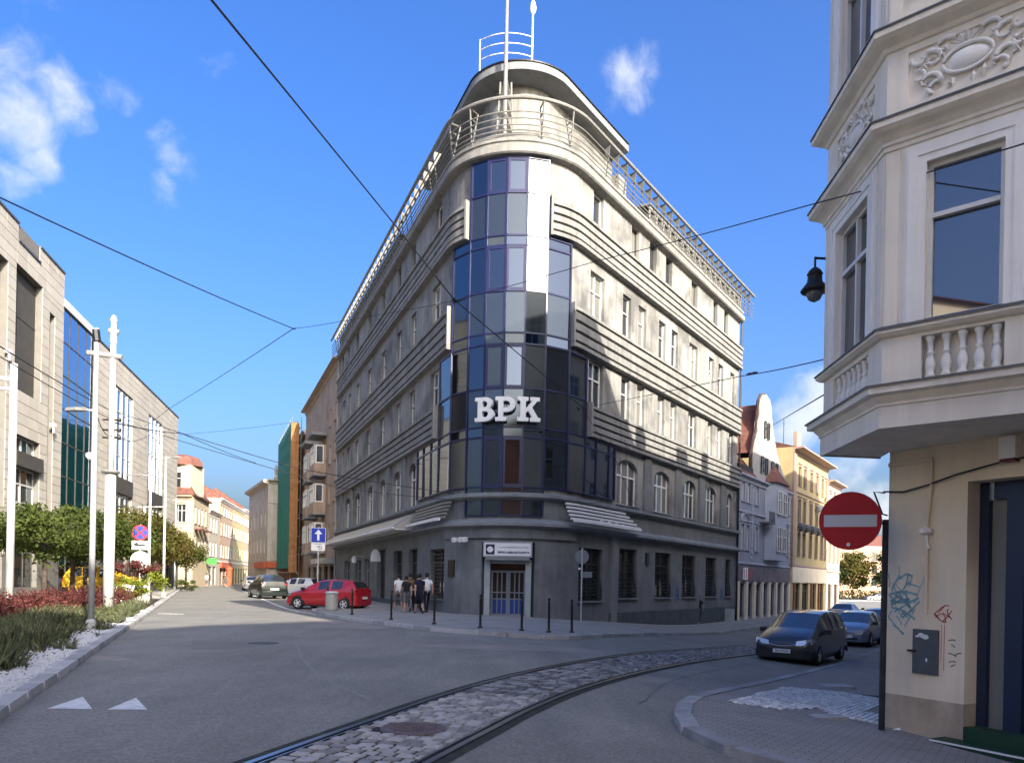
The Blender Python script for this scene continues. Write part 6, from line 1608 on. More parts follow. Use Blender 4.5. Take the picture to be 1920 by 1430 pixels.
def car(label, shape, mat, loc, ang, parts=True, plate=None, group='parked cars', name='parked_car', scale=1.0):
    T = thing(name, label, 'car', loc, ang, group)
    T.scale = (scale,) * 3
    S = SHAPES[shape]; key = (shape, mat.name)
    if key not in _CAR:
        st = S['st']; rings = []
        for x, zb, zt, ztop, hb, hm, ht, kd in st:
            half = [(0, zb), (hb * .9, zb), (hb, zb + .16), (hm + .012, (zb + .16 + zt) / 2 + .04), (hm, zt), (ht, ztop - .035), (ht * .72, ztop), (0, ztop + .015)]
            rings.append([(x, y, z) for y, z in half] + [(x, -y, z) for y, z in half[-2:0:-1]])
        n = len(rings[0]); G = {'body': MB(), 'windscreen': MB(), 'rear_window': MB(), 'side_window': [MB(), MB()]}
        sides = []
        for i, (a, b) in enumerate(zip(rings, rings[1:])):
            kd = st[i][7]
            for k in range(n):
                j = (k + 1) % n; f = [a[k], a[j], b[j], b[k]]
                row = k if k < 7 else 13 - k
                if kd == 'ws' and row in (5, 6): G['windscreen'].face(f)
                elif kd == 'rw' and row in (5, 6): G['rear_window'].face(f)
                elif kd in ('sw',) and row == 4:
                    # inset window leaving a frame
                    c = [sum(p[t] for p in f) / 4 for t in range(3)]; g = [tuple(c[t] + (p[t] - c[t]) * .86 for t in range(3)) for p in f]
                    q = MB(); q.face(g); sides.append(q)
                    for m_ in range(4): G['body'].face([f[m_], f[(m_ + 1) % 4], g[(m_ + 1) % 4], g[m_]])
                else: G['body'].face(f)
        G['body'].face(rings[0]); G['body'].face(rings[-1][::-1])

        def fin(mb, nm, mt):
            me = mb.data(nm, mt, True); bm = bmesh.new(); bm.from_mesh(me); bmesh.ops.remove_doubles(bm, verts=bm.verts[:], dist=.0005); bmesh.ops.recalc_face_normals(bm, faces=bm.faces[:])
            if nm == 'body':
                bmesh.ops.subdivide_edges(bm, edges=bm.edges[:], cuts=1, use_grid_fill=True, smooth=.35)
            bm.to_mesh(me); bm.free(); me.polygons.foreach_set('use_smooth', [True] * len(me.polygons)); me.set_sharp_from_angle(angle=RAD(38)); return me
        parts_ = [('body', fin(G['body'], 'body', mat)), ('windscreen', fin(G['windscreen'], 'windscreen', M_cglass)), ('rear_window', fin(G['rear_window'], 'rear_window', M_cglass))] + [('side_window', q.data('side_window', M_cglass)) for q in sides]
        f0, f1, r0 = st[0], st[1], st[-1]
        q = MB(); xf = st[1][0]
        for s in (1, -1):
            q = MB(); a0, a1, a2 = st[0], st[1], st[2]; zl, zh = a1[2] - .08, a1[2] + .085
            lo = [(a0[0] + .035, s * .40, zl - .03), (a1[0] + .045, s * (a1[4] - .12), zl), (a1[0] - .02, s * (a1[4] + .03), zl + .02), (a2[0] + .06, s * (a2[4] + .035), zl + .09)]
            hi = [(a0[0] - .0, s * .42, zh - .06), (a1[0] + .01, s * (a1[4] - .14), zh - .01), (a1[0] - .07, s * (a1[4] + .02), zh + .02), (a2[0] + .03, s * (a2[4] + .03), zl + .13)]
            q.mesh(lo + hi, [(0, 1, 5, 4), (1, 2, 6, 5), (2, 3, 7, 6)]); parts_.append(('headlight', q.data('headlight', M_lamp)))
            q = MB(); xr = st[-2][0]; q.box((xr + .035, s * (st[-2][5] - .085), .86), (.14, .2, .26)); parts_.append(('tail_light', q.data('tail_light', M_tail)))
            q = MB(); q.box((.92, s * (f1[5] + .2), 1.02), (.1, .2, .14)); q.box((.95, s * (f1[5] + .1), .99), (.05, .14, .04)); parts_.append(('mirror', q.data('mirror', M_trim)))
        for e, (A0, A1, A2) in ((1, (st[0], st[1], st[2])), (-1, (st[-1], st[-2], st[-3]))):
            q = MB(); ln = [(A2[0], A2[4] + .02), (A1[0] + e * .012, A1[4] + .02), (A0[0] + e * .04, A0[4] - .02), (A0[0] + e * .05, 0)]
            ln = ln + [(x, -y) for x, y in ln[-2::-1]]
            for (xa, ya), (xb, yb) in zip(ln, ln[1:]): q.face([(xa, ya, .26), (xb, yb, .26), (xb, yb, .47), (xa, ya, .47)]); q.face([(xa, ya, .47), (xb, yb, .47), (xb - e * .06, yb * .97, .49), (xa - e * .06, ya * .97, .49)])
            parts_.append(('bumper', q.data('bumper', mat if shape != 'van' else M_trim)))
        q = MB(); q.tube([(f0[0] + .03 - .04 * abs(y) ** 2, y, f0[2] + .06 - .05 * (1 - (y / .42) ** 2)) for y in [-.42 + .07 * k for k in range(13)]], .016, 5); parts_.append(('grille_bar', q.data('grille_bar', M_lamp)))
        q = MB(); q.box((f0[0] + .045, 0, .36), (.02, .9, .1)); q.box((f0[0] + .005, 0, f0[2] + .03), (.05, .62, .06)); parts_.append(('grille', q.data('grille', M_trim)))
        for x, nm in ((f0[0] + .065, 'number_plate'), (r0[0] - .045, 'number_plate')):
            q = MB(); q.box((x, 0, .46 if x > 0 else .62), (.02, .52, .12)); parts_.append((nm, q.data(nm, M_plate)))
        q = MB(); q.box((0, 0, .22), (st[0][0] * 1.8, 1.6, .1)); parts_.append(('underbody', q.data('underbody', M_trim)))
        for s in (1, -1):
            for x in S['wb']:
                q = MB(); yy = s * .855; N_ = 18; ra = S['r'] + .075
                pts = [(x + ra * math.cos(math.pi * (k / N_ * 1.16 - .08)), yy, S['r'] + ra * math.sin(math.pi * (k / N_ * 1.16 - .08))) for k in range(N_ + 1)]
                q.face([(p[0], yy + s * .012, p[2]) for p in pts]); parts_.append(('wheel_arch', q.data('wheel_arch', M_trim)))
        ty = MB(); r = S['r']; ty.lathe([(r * .62, -.1), (r * .93, -.1), (r, -.06), (r, .06), (r * .93, .1), (r * .62, .1)], (0, 0, 0), 22, cap=False); tyd = ty.data('tyre', M_tyre, True)
        ri = MB(); ri.lathe([(r * .63, .07), (r * .63, .092), (r * .56, .094), (r * .56, .06)], (0, 0, 0), 22, cap=False)
        for k in range(5):
            a = k * 2 * math.pi / 5; ri.box((math.cos(a) * r * .32, math.sin(a) * r * .32, .08), (r * .56, r * .17, .03), a)
        ri.lathe([(r * .14, .06), (r * .14, .1), (0, .1)], (0, 0, 0), 10); rid = ri.data('rim', M_rim)
        dk = MB(); dk.lathe([(r * .6, .04), (r * .6, .05), (0, .05)], (0, 0, 0), 16); dkd = dk.data('brake_disc', M_trim)
        _CAR[key] = (parts_, tyd, rid, dkd)
    parts_, tyd, rid, dkd = _CAR[key]
    for nm, me in parts_: put(nm, me, T, local=True)
    for s in (1, -1):
        for x in S['wb']:
            w = put('tyre', tyd, T, loc=(x, s * .785, S['r']), local=True); w.rotation_euler = (RAD(-90) if s > 0 else RAD(90), 0, 0)
            for nm, d in (('rim', rid), ('brake_disc', dkd)): put(nm, d, w, local=True)
    if plate:
        o = put('lettering', text_mesh(plate, .105, .002, M_black), T, local=True); o.matrix_local = Matrix.Translation((S['st'][0][0] + .0785, 0, .46)) @ Euler((RAD(90), 0, RAD(90))).to_matrix().to_4x4()
    return T


def heading(d): return math.atan2(d[1], d[0])


def build_cars():
    car('bright red hatchback parked side-on beside the litter bin', 'hatch', paint('red_paint', (0.36, 0.008, 0.016)), (-9.15, 38.4, 0), heading((-.965, .26)))
    car('dark green hatchback parked ahead of the red one, tail towards us', 'hatch', paint('green_paint', (0.006, 0.011, 0.008)), (-17.6, 55.2, 0), heading((-.52, .86)), scale=1.1)
    car('white hatchback half hidden behind the dark green one', 'hatch', paint('white_paint_car', (0.55, 0.56, 0.57)), (-16.9, 60.4, 0), heading((-.95, .3)))
    car('dark saloon tucked between the white hatchback and the brown house', 'sedan', paint('black_paint_car', (0.012, 0.013, 0.016)), (-17.2, 66.0, 0), heading((-.95, .3)))
    car('small white car furthest along the left parking bays', 'hatch', paint('white_paint_car', (0.6, 0.61, 0.62)), (-27.3, 80.5, 0), heading((-.4, .9)))
    car('silver car far down the left street beyond the red shop', 'sedan', paint('silver_paint', (0.36, 0.37, 0.39), .6), (-39.5, 118, 0), heading((.2, -.98)))
    car('black minivan with number plate parked nose-on before the bay-window house', 'van', paint('navy_paint', (0.006, 0.008, 0.016)), (9.95, 26.1, gz(9.95)), heading((-.6, -.8)), plate='SB 57416', scale=1.04)
    T = car('grey-blue hatchback parked right behind the black minivan', 'hatch', paint('bluegrey_paint', (0.16, 0.19, 0.24), .5), (15.7, 34.9, gz(15.7)), heading((-.58, -.81)))
    car('dark hatchback third in the right-hand line of cars', 'hatch', paint('dark_blue_paint', (0.02, 0.03, 0.05)), (19.2, 40.2, gz(19)), heading((-.57, -.82)))
    car('pale blue saloon further down the right street', 'sedan', paint('paleblue_paint', (0.3, 0.36, 0.42), .4), (24.2, 55.5, gz(24)), heading((.56, .83)))
    car('silver saloon crossing the far square', 'sedan', paint('silver_paint', (0.36, 0.37, 0.39), .6), (70.5, 148, -.95), heading((-1, .05)), name='far_car')
    car('dark car behind the silver one on the far square', 'sedan', paint('black_paint_car', (0.012, 0.013, 0.016)), (73.5, 144, -.95), heading((-1, .1)), name='far_car')
    # yellow van on the plaza behind the left-hand trees
    yv = pm('yellow_paint', (0.6, 0.36, 0.02), rough=.4, var=.05)
    car('yellow van standing behind the hedge under the trees', 'van', yv, (-26.6, 50.5, .09), heading((.95, .25)), scale=1.15, name='parked_van')


build_cars()
# ------------------------------------------------------------------ street furniture
M_post = pm('galvanised_post', (0.46, 0.47, 0.475), rough=0.5, var=0.06, scale=3)
M_conc = pm('white_mast_paint', (0.55, 0.54, 0.51), rough=0.6, var=0.08, scale=2, streak=.06)
M_dsign = pm('dull_sign_back', (0.17, 0.18, 0.185), rough=.6, var=.1)
M_wire = pm('wire', (0.02, 0.02, 0.024), rough=0.6, var=0)


def pix(px, py, depth):
    a, b = cray(px, py); return (a * depth, depth, CAMH + b * depth)


def disc(parent, nm, c, n, r, mat, off=0.0, t=.008, N_=28, up=(0, 0, 1), r2=0.0):
    """round plate facing n"""
    n = Vector(n).normalized(); a = Vector((0, 0, 1)).cross(n).normalized(); b = n.cross(a); c = Vector(c) + n * off
    q = MB(); ring = [(math.cos(2 * math.pi * k / N_), math.sin(2 * math.pi * k / N_)) for k in range(N_)]
    if r2:
        for k in range(N_):
            j = (k + 1) % N_; q.face([c + (a * ring[k][0] + b * ring[k][1]) * r, c + (a * ring[j][0] + b * ring[j][1]) * r, c + (a * ring[j][0] + b * ring[j][1]) * r2, c + (a * ring[k][0] + b * ring[k][1]) * r2])
    else:
        f = [c + n * t + (a * x + b * y) * r for x, y in ring]; k_ = [c + (a * x + b * y) * r for x, y in ring]; N2 = N_
        q.mesh(f + k_, [tuple(range(N2)), tuple(range(2 * N2 - 1, N2 - 1, -1))] + [(i, (i + 1) % N2, N2 + (i + 1) % N2, N2 + i) for i in range(N2)])
    return q.build(nm, mat, parent)


def plate(parent, nm, c, n, w, h, mat, off=0.0, t=.008, rot=0.0, dx=0, dz=0):
    n = Vector(n).normalized(); a = Vector((0, 0, 1)).cross(n).normalized(); b = n.cross(a)
    if rot: a, b = a * math.cos(rot) + b * math.sin(rot), b * math.cos(rot) - a * math.sin(rot)
    a0 = Vector((0, 0, 1)).cross(n).normalized(); c = Vector(c) + n * off + a0 * dx + Vector((0, 0, dz))
    q = MB(); q.obox(c - a * w / 2 - b * h / 2, a * w, b * h, n * t); return q.build(nm, mat, parent)


def build_street():
    # bollards along the corner kerb
    q = MB(); q.lathe([(.085, 0), (.085, .03), (.045, .06), (.04, .1), (.04, 1.02), (.045, 1.03), (.045, 1.06), (.02, 1.08)], (0, 0, 0), 12); body = q.data('post', M_black, True)
    q = MB(); q.lathe([(.0425, .93), (.0425, .99)], (0, 0, 0), 12); band = q.data('reflective_band', M_wind)
    places = [(-8.5, 35.4, 'black bollard in front of the red car, left of the litter bin'), (-6.5, 31.3, 'black bollard in front of the red car near its rear wheel'), (-4.4, 28.1, 'black bollard in front of the walking group'), (-2.6, 25.9, 'black bollard between the walking group and the entrance'), (-.98, 24.4, 'black bollard just left of the entrance door'), (.33, 23.85, 'black bollard in front of the entrance door'), (1.18, 24.0, 'black bollard just right of the entrance door'), (1.98, 25.0, 'rightmost black bollard, beside the thin sign post')]
    for x, y, lb in places:
        t = thing('bollard', lb, 'bollard', (x, y, gz(x) + .11), random.uniform(0, 3), 'bollards along the corner kerb')
        put('post', body, t, local=True); put('reflective_band', band, t, local=True); t.rotation_euler = (random.uniform(-.015, .015), random.uniform(-.015, .015), 0)
    # litter bin
    t = thing('litter_bin', 'grey metal litter bin standing before the red car', 'bin', (-8.25, 35.2, .11))
    q = MB(); q.prism([(-8.25 + .29 * math.cos(a), 35.2 + .27 * math.sin(a)) for a in [math.pi / 6 + k * math.pi / 6 for k in range(12)]], .13, .86); q.build('bin_body', M_zinc, t)
    q = MB(); q.lathe([(.3, .865), (.32, .9), (.26, .97), (.24, .95)], (-8.25, 35.2, 0), 14); q.build('rim', pm('bin_rim', (0.4, 0.44, 0.45), rough=.4, var=.1), t)
    # one-way sign
    c = pix(597, 1003, 38.2); t = thing('one_way_sign', 'blue square one-way sign with white arrow above a small white plate', 'sign', (c[0], c[1], .1)); nn = (.12, -.99, 0)
    q = MB(); q.tube([(c[0], c[1] + .03, .1), (c[0], c[1] + .03, c[2] + .4)], .03, 8); q.build('post', M_post, t)
    plate(t, 'sign_plate', c, nn, .72, .74, M_white, t=.01); plate(t, 'sign_face', c, nn, .68, .7, M_blue, .012, .003)
    plate(t, 'arrow_shaft', c, nn, .11, .36, M_white, .018, .003, dz=-.08)
    q = MB(); n_ = Vector(nn).normalized(); a_ = Vector((0, 0, 1)).cross(n_).normalized(); cc = Vector(c) + n_ * .019; q.face([cc + a_ * .19 + Vector((0, 0, .06)), cc - a_ * .19 + Vector((0, 0, .06)), cc + Vector((0, 0, .29))]); q.build('arrow_head', M_white, t)
    plate(t, 'sub_plate', (c[0], c[1], c[2] - .58), nn, .68, .38, M_white, t=.01)
    for dx in (-.12, .1): disc(t, 'bicycle_wheel', (c[0] + dx, c[1], c[2] - .63), nn, .085, M_black, .013, r2=.06)
    plate(t, 'bicycle_frame', (c[0], c[1], c[2] - .56), nn, .2, .02, M_black, .013, .002, rot=.3); plate(t, 'plate_text', (c[0], c[1], c[2] - .45), nn, .4, .03, M_grey, .013, .002)
    # clearway sign group on the left kerb
    c = pix(263, 998, 41.5); x, y = c[0], c[1]; t = thing('clearway_sign_post', 'no-stopping sign over a tow-away plate and a grey round sign back, left kerb', 'sign', (x, y, .1)); nn = (.35, -.93, 0)
    q = MB(); q.tube([(x, y + .03, .05), (x, y + .03, c[2] + .45)], .035, 8); q.build('post', M_post, t)
    disc(t, 'sign_plate', c, nn, .42, M_red); disc(t, 'sign_face', c, nn, .34, M_blue, .01, .003)
    for r_ in (.78, -.78): plate(t, 'cross_bar', c, nn, .66, .085, M_red, .015 if r_ > 0 else .019, .003, rot=r_)
    plate(t, 'sub_plate', (x, y, c[2] - .68), nn, .8, .48, M_white); plate(t, 'tow_pictogram', (x, y, c[2] - .68), nn, .5, .1, M_black, .009, .002); plate(t, 'tow_pictogram', (x, y, c[2] - .62), nn, .2, .12, M_black, .012, .002, rot=.4, dx=-.2)
    disc(t, 'sign_back', (x, y + .06, c[2] - 1.5), nn, .5, M_sgrey)
    # thin post with round sign backs by the entrance
    x, y = 3.0, 34.05 - 1.0; z0 = gz(x) + .11; t = thing('sign_post', 'thin post with a round sign back and small plate right of the entrance', 'sign', (x, y, z0)); nn = (.3, .95, 0)
    q = MB(); q.tube([(x, y, z0), (x, y, 3.1)], .03, 8); q.build('post', M_post, t); disc(t, 'sign_back', (x, y + .05, 2.72), nn, .3, M_dsign); plate(t, 'sub_plate', (x + .2, y + .05, 1.95), nn, .5, .26, M_dsign); disc(t, 'reflector', (x - .1, y, 2.2), (0, -1, 0), .05, M_white)

    # no-entry sign on its bracket, right foreground
    px_, py_ = 5.22, 10.75; z0 = gz(px_) + .1; t = thing('no_entry_sign', 'round red no-entry sign on a dark post beside the tan corner', 'sign', (px_, py_, z0))
    q = MB(); q.tube([(px_, py_, z0 - .05), (px_, py_, 2.6)], .042, 10); q.build('post', pm('dark_post', (0.025, 0.027, 0.032), rough=.45, var=.2), t)
    q = MB(); q.tube([(px_, py_, 2.55), (px_ - .42, py_ - .06, 2.56)], .02, 6); q.build('bracket', M_black, t)
    c = (pix(1594, 976, 10.65)); nn = (-.34, -.94, -.02); q = None
    disc(t, 'sign_plate', c, nn, .405, M_sgrey, -.012); disc(t, 'sign_face', c, nn, .4, M_red, 0, .004, 40)
    plate(t, 'bar', c, nn, .70, .195, M_red, .0045, .001); plate(t, 'bar', c, nn, .675, .165, pm('sign_white', (0.52, 0.55, 0.56), rough=.5, var=.05), .0065, .002)
    disc(t, 'sticker', (c[0] - .02, c[1], c[2] - .33), nn, .025, M_white, .006, .002, 10)
    # wall lamp behind the bay
    c = pix(1527, 560, 13.6); t = thing('wall_lantern', 'black bell-shaped lantern hanging from a wall arm left of the bay', 'lamp', c)
    wl = FS.P(3.2, 0, 0); q = MB(); q.tube([(c[0], c[1], c[2] + .72), (wl[0], wl[1], c[2] + .78)], .022, 6); q.tube([(c[0], c[1], c[2] + .5), (c[0], c[1], c[2] + .74)], .02, 6); q.build('arm', M_black, t)
    q = MB(); q.lathe([(.23, .12), (.24, .15), (.17, .24), (.13, .3), (.12, .42), (.14, .43), (.1, .5), (.04, .55)], c, 16); q.build('lamp_shade', M_black, t, smooth=True)
    q = MB(); q.lathe([(.02, -.06), (.1, -.02), (.14, .06), (.15, .14)], c, 14); q.build('globe', glass('lamp_glass', (0.12, 0.13, 0.14), rough=.1), t, smooth=True)

    # lamp posts and tram masts along the left kerb
    def lamp(px, py_base, d, ztop, arms, label, r=.085, mat=None, base=None):
        a, b = cray(px, py_base); x, y = a * d, d
        t = thing('street_lamp', label, 'street lamp', (x, y, .08), 0, 'lamp posts along the left kerb')
        q = MB(); q.tube([(x, y, .05), (x, y, ztop * .5), (x, y, ztop)], [r, r * .85, r * .6], 12); q.build('post', mat or M_post, t, smooth=True)
        q = MB(); q.lathe([(r * 1.5, 0), (r * 1.5, .25), (r * 1.05, .32)], (x, y, .06), 12); q.build('base', mat or M_post, t)
        for dx, dy, z, L in arms:
            e = Vector((dx, dy, 0)).normalized(); o = Vector((x, y, z)); s = Vector((-e.y, e.x, 0))
            q = MB(); q.tube([o, o + e * L * .35 + Vector((0, 0, .03))], .03, 6); q.build('arm', mat or M_post, t)
            q = MB(); w = .13
            q.mesh([o + e * L * .3 - s * .05, o + e * L * .3 + s * .05, o + e * L * .6 + s * w, o + e * L + s * w * .6, o + e * L - s * w * .6, o + e * L * .6 - s * w] + [p + Vector((0, 0, .09)) for p in (o + e * L * .3 - s * .05, o + e * L * .3 + s * .05, o + e * L * .6 + s * w * .7, o + e * L * .97 + s * w * .3, o + e * L * .97 - s * w * .3, o + e * L * .6 - s * w * .7)], [(0, 1, 2, 5), (5, 2, 3, 4), (6, 11, 8, 7), (11, 10, 9, 8), (0, 6, 7, 1), (1, 7, 8, 2), (2, 8, 9, 3), (3, 9, 10, 4), (4, 10, 11, 5), (5, 11, 6, 0)]); q.build('lamp_head', M_steel, t)
        return t, x, y
    t, x, y = lamp(170, 1187, 20.5, 8.15, [(-1, .15, 5.95, .85)], 'tall silver lamp post at the planting bed, nearest of the left kerb', .085)
    q = MB(); q.lathe([(.05, 0), (.09, .06), (.09, .14), (.03, .18)], (x - .12, y - .02, 4.65), 10); q.tube([(x, y, 4.75), (x - .14, y, 4.75)], .02, 5); q.build('camera_housing', M_white, t)
    q = MB(); q.tube([(x - .02, y, 8.1), (x + .02, y, 7.8)], .1, 8); q.build('collar', M_black, t)
    for px, pb, d, zt, arms, lb in ((306, 1120, 51, 9.4, [(1, -.1, 9.3, 1.1)], 'slim lamp post with its head turned to the street, mid left kerb'), (278, 1120, 47, 8.6, [(-1, .1, 7.6, 1.5)], 'slim lamp post with its head over the trees'), (327, 1105, 75, 9.0, [(-1, .1, 8.8, 1.4)], 'lamp post at the far end of the office block')): lamp(px, pb, d, zt, arms, lb, .1)
    a, b = cray(203, 1125); d = 30.0; x, y = a * d, d
    t = thing('tram_mast', 'thick white tram wire mast behind the nearest lamp post', 'mast', (x, y, .05))
    q = MB(); q.tube([(x, y, 0), (x, y, 5.55)], [.21, .19], 14); q.build('lower_shaft', M_conc, t, smooth=True)
    q = MB(); q.tube([(x, y, 5.5), (x, y, 10.7)], [.12, .1], 12); q.build('upper_shaft', M_conc, t, smooth=True)
    q = MB(); q.lathe([(.3, 0), (.34, .05), (.3, .12)], (x, y, 5.5), 14); q.build('collar', M_steel, t)
    q = MB(); q.lathe([(.13, 0), (.11, .3), (.2, .42), (.22, .5), (.1, .55), (.1, .8), (.13, .85), (.1, 1.0), (.02, 1.1)], (x, y, 10.6), 12); q.build('finial', M_conc, t)
    q = MB(); q.tube([(x + .35, y, 10.05), (x - .9, y - .2, 10.15)], [.1, .1], 8); q.build('ring_beam', M_zinc, t)
    for z in (7.6, 7.2, 6.9):
        q = MB(); q.tube([(x - .35, y, z), (x + .35, y, z)], .035, 6); q.lathe([(.06, -.08), (.08, 0), (.06, .08)], (x + .3, y, z), 8); q.build('insulator', M_black, t)
    a, b = cray(18, 1100); d = 24.0; x, y = a * d, d
    t = thing('tram_mast', 'white mast with a short double arm at the left picture edge', 'mast', (x, y, .05)); q = MB(); q.tube([(x, y, 0), (x, y, 8.1)], [.12, .1], 12); q.build('shaft', M_conc, t, smooth=True)
    q = MB(); q.tube([(x - 1.6, y, 7.75), (x, y, 7.6)], .07, 8); q.build('arm', M_conc, t); q = MB(); q.tube([(x - 1.6, y, 7.35), (x, y, 7.3)], .05, 8); q.build('arm', M_conc, t)
    for px, d, h, lb in ((268, 58, 6.6, 'short white post with a T-shaped head behind the clearway sign'),):
        a, b = cray(px, 1100); x, y = a * d, d; t = thing('floodlight_mast', lb, 'mast', (x, y, .05)); q = MB(); q.tube([(x, y, 0), (x, y, h)], .07, 10); q.build('shaft', M_conc, t); q = MB(); q.tube([(x - .5, y, h), (x + 1.6, y, h + .05)], .045, 6); q.build('crossbar', M_conc, t)

    # overhead wires
    def wire(label, pts, r=.012, sag=0.0, ins=()):
        P = [Vector(pix(*p)) for p in pts]; t = thing('overhead_wire', label, 'wire', P[0], 0, 'overhead tram wires')
        path = []
        for A, B_ in zip(P, P[1:]):
            for k in range(8): s = k / 8; path.append(A.lerp(B_, s) - Vector((0, 0, sag * 4 * s * (1 - s))))
        path.append(P[-1]); q = MB(); q.tube(path, r, 5); q.build('cable', M_wire, t)
        for px, py, d, L in ins:
            c = Vector(pix(px, py, d)); q = MB(); e = (P[-1] - P[0]).normalized(); q.tube([c - e * L, c - e * L * .5, c, c + e * L * .5, c + e * L], [r * 1.5, r * 3.2, r * 2.2, r * 3.2, r * 1.5], 6); q.build('insulator', M_black, t)
    wire('thick wire running from the top of the picture down across the corner block', [(380, -20, 9), (560, 200, 14), (735, 415, 19), (852, 562, 22), (1092, 764, 31)], .017, 0, ((1085, 766, 31, .3), (852, 562, 22, .15)))
    wire('span wire from the left edge to the knot above the left street', [(-40, 352, 13), (550, 616, 26)], .016, .06)
    wire('span wire from the knot across the glass bay to the bay-window house', [(550, 616, 26), (640, 602, 24.5), (852, 564, 22), (1120, 489, 17.5), (1520, 384, 11), (1990, 248, 7.6)], .009, .02, ((552, 616, 26, .16),))
    wire('span wire from the knot down to the office block', [(550, 616, 26), (318, 765, 50), (270, 800, 66)], .014, .05)
    wire('short span wire from the corner block to the bay window', [(1092, 764, 31), (1390, 705, 17), (1552, 672, 11.7)], .010, .02, ((1410, 700, 16.5, .28),))
    wire('thin wire above the gabled house', [(1430, 808, 60), (1548, 738, 12.2)], .012, 0)
    wire('upper of the two tram wires hung from the white mast', [(-60, 612, 15), (200, 766, 30), (560, 878, 32.5), (872, 928, 34.6)], .016, .05)
    wire('lower of the two tram wires hung from the white mast', [(-60, 632, 15), (204, 784, 30), (640, 915, 32), (905, 941, 33.6)], .014, .05)
    wire('slack cable looped between the white mast and the slim lamp post', [(182, 780, 26), (210, 815, 30), (275, 818, 46)], .014, .25)
    wire('thin wire from the white mast towards the corner house', [(205, 790, 30), (340, 812, 60), (480, 868, 95)], .03, .1)
    wire('faint wire across the far left street', [(335, 815, 85), (560, 790, 80)], .018, .1)
    wire('dark cable drooping along the first-floor cornice to the right', [(1092, 764, 31), (1150, 850, 34.6), (1190, 945, 38.2)], .012, .1)
    wire('thin tram wire passing low before the glass bay', [(880, 932, 34.2), (1010, 948, 33.2), (1150, 938, 35.4), (1262, 968, 44)], .012, .05)

    # scraps of litter
    for k, (px, py, lb) in enumerate([(1285, 1330, 'white scrap of paper in the road beside the rounded kerb'), (1688, 1372, 'white scrap of paper at the foot of the tan corner')]):
        x, y = [(2.42, 10.9), (5.42, 10.75)][k]; q = MB(); q.face([(x, y, gz(x) + .03 + .1 * k), (x + .07, y + .02, gz(x) + .02 + .1 * k), (x + .06, y + .08, gz(x) + .04 + .1 * k), (x - .02, y + .06, gz(x) + .02 + .1 * k)]); q.face([(x + .06, y + .08, gz(x) + .04 + .1 * k), (x + .07, y + .02, gz(x) + .02 + .1 * k), (x + .1, y + .06, gz(x) + .05 + .1 * k)])
        tag(q.build('litter', M_white), lb, 'litter')


build_street()
# ------------------------------------------------------------------ plants
def leafmat(name, col, var=.3, trans=.35):
    m = bpy.data.materials.new(name); m.use_nodes = True; nt = m.node_tree; nt.nodes.clear(); N = nt.nodes.new; L = nt.links.new
    out = N('ShaderNodeOutputMaterial'); d = N('ShaderNodeBsdfDiffuse'); t = N('ShaderNodeBsdfTranslucent'); mx = N('ShaderNodeMixShader'); mx.inputs[0].default_value = trans
    geo = N('ShaderNodeNewGeometry'); n = N('ShaderNodeTexNoise'); n.inputs['Scale'].default_value = 3.5; n.inputs['Detail'].default_value = 5; L(geo.outputs['Position'], n.inputs['Vector'])
    mr = N('ShaderNodeMapRange'); mr.inputs['From Min'].default_value = .3; mr.inputs['From Max'].default_value = .7; mr.inputs['To Min'].default_value = 1 - var; mr.inputs['To Max'].default_value = 1 + var * 1.4; L(n.outputs['Fac'], mr.inputs['Value'])
    rp = N('ShaderNodeMapRange'); rp.inputs['To Min'].default_value = .7; rp.inputs['To Max'].default_value = 1.35; L(geo.outputs['Random Per Island'], rp.inputs['Value'])
    mu = N('ShaderNodeMath'); mu.operation = 'MULTIPLY'; L(mr.outputs[0], mu.inputs[0]); L(rp.outputs[0], mu.inputs[1])
    vm = N('ShaderNodeVectorMath'); vm.operation = 'SCALE'; vm.inputs[0].default_value = col; L(mu.outputs[0], vm.inputs['Scale'])
    L(vm.outputs[0], d.inputs['Color']); L(vm.outputs[0], t.inputs['Color']); L(d.outputs[0], mx.inputs[1]); L(t.outputs[0], mx.inputs[2]); L(mx.outputs[0], out.inputs['Surface'])
    return m


M_leafA = leafmat('leaf_green', (0.068, 0.088, 0.024)); M_leafB = leafmat('leaf_olive', (0.095, 0.09, 0.026)); M_leafC = leafmat('leaf_autumn', (0.13, 0.092, 0.03)); M_leafR = leafmat('leaf_red', (0.115, 0.04, 0.035), .55); M_leafY = leafmat('leaf_lime', (0.19, 0.22, 0.03)); M_grass = leafmat('grass_green', (0.13, 0.14, 0.075), .55); M_dkleaf = leafmat('leaf_dark', (0.04, 0.055, 0.022))
M_bark = pm('bark', (0.07, 0.055, 0.042), rough=.9, var=.3, scale=6, bump=.5)


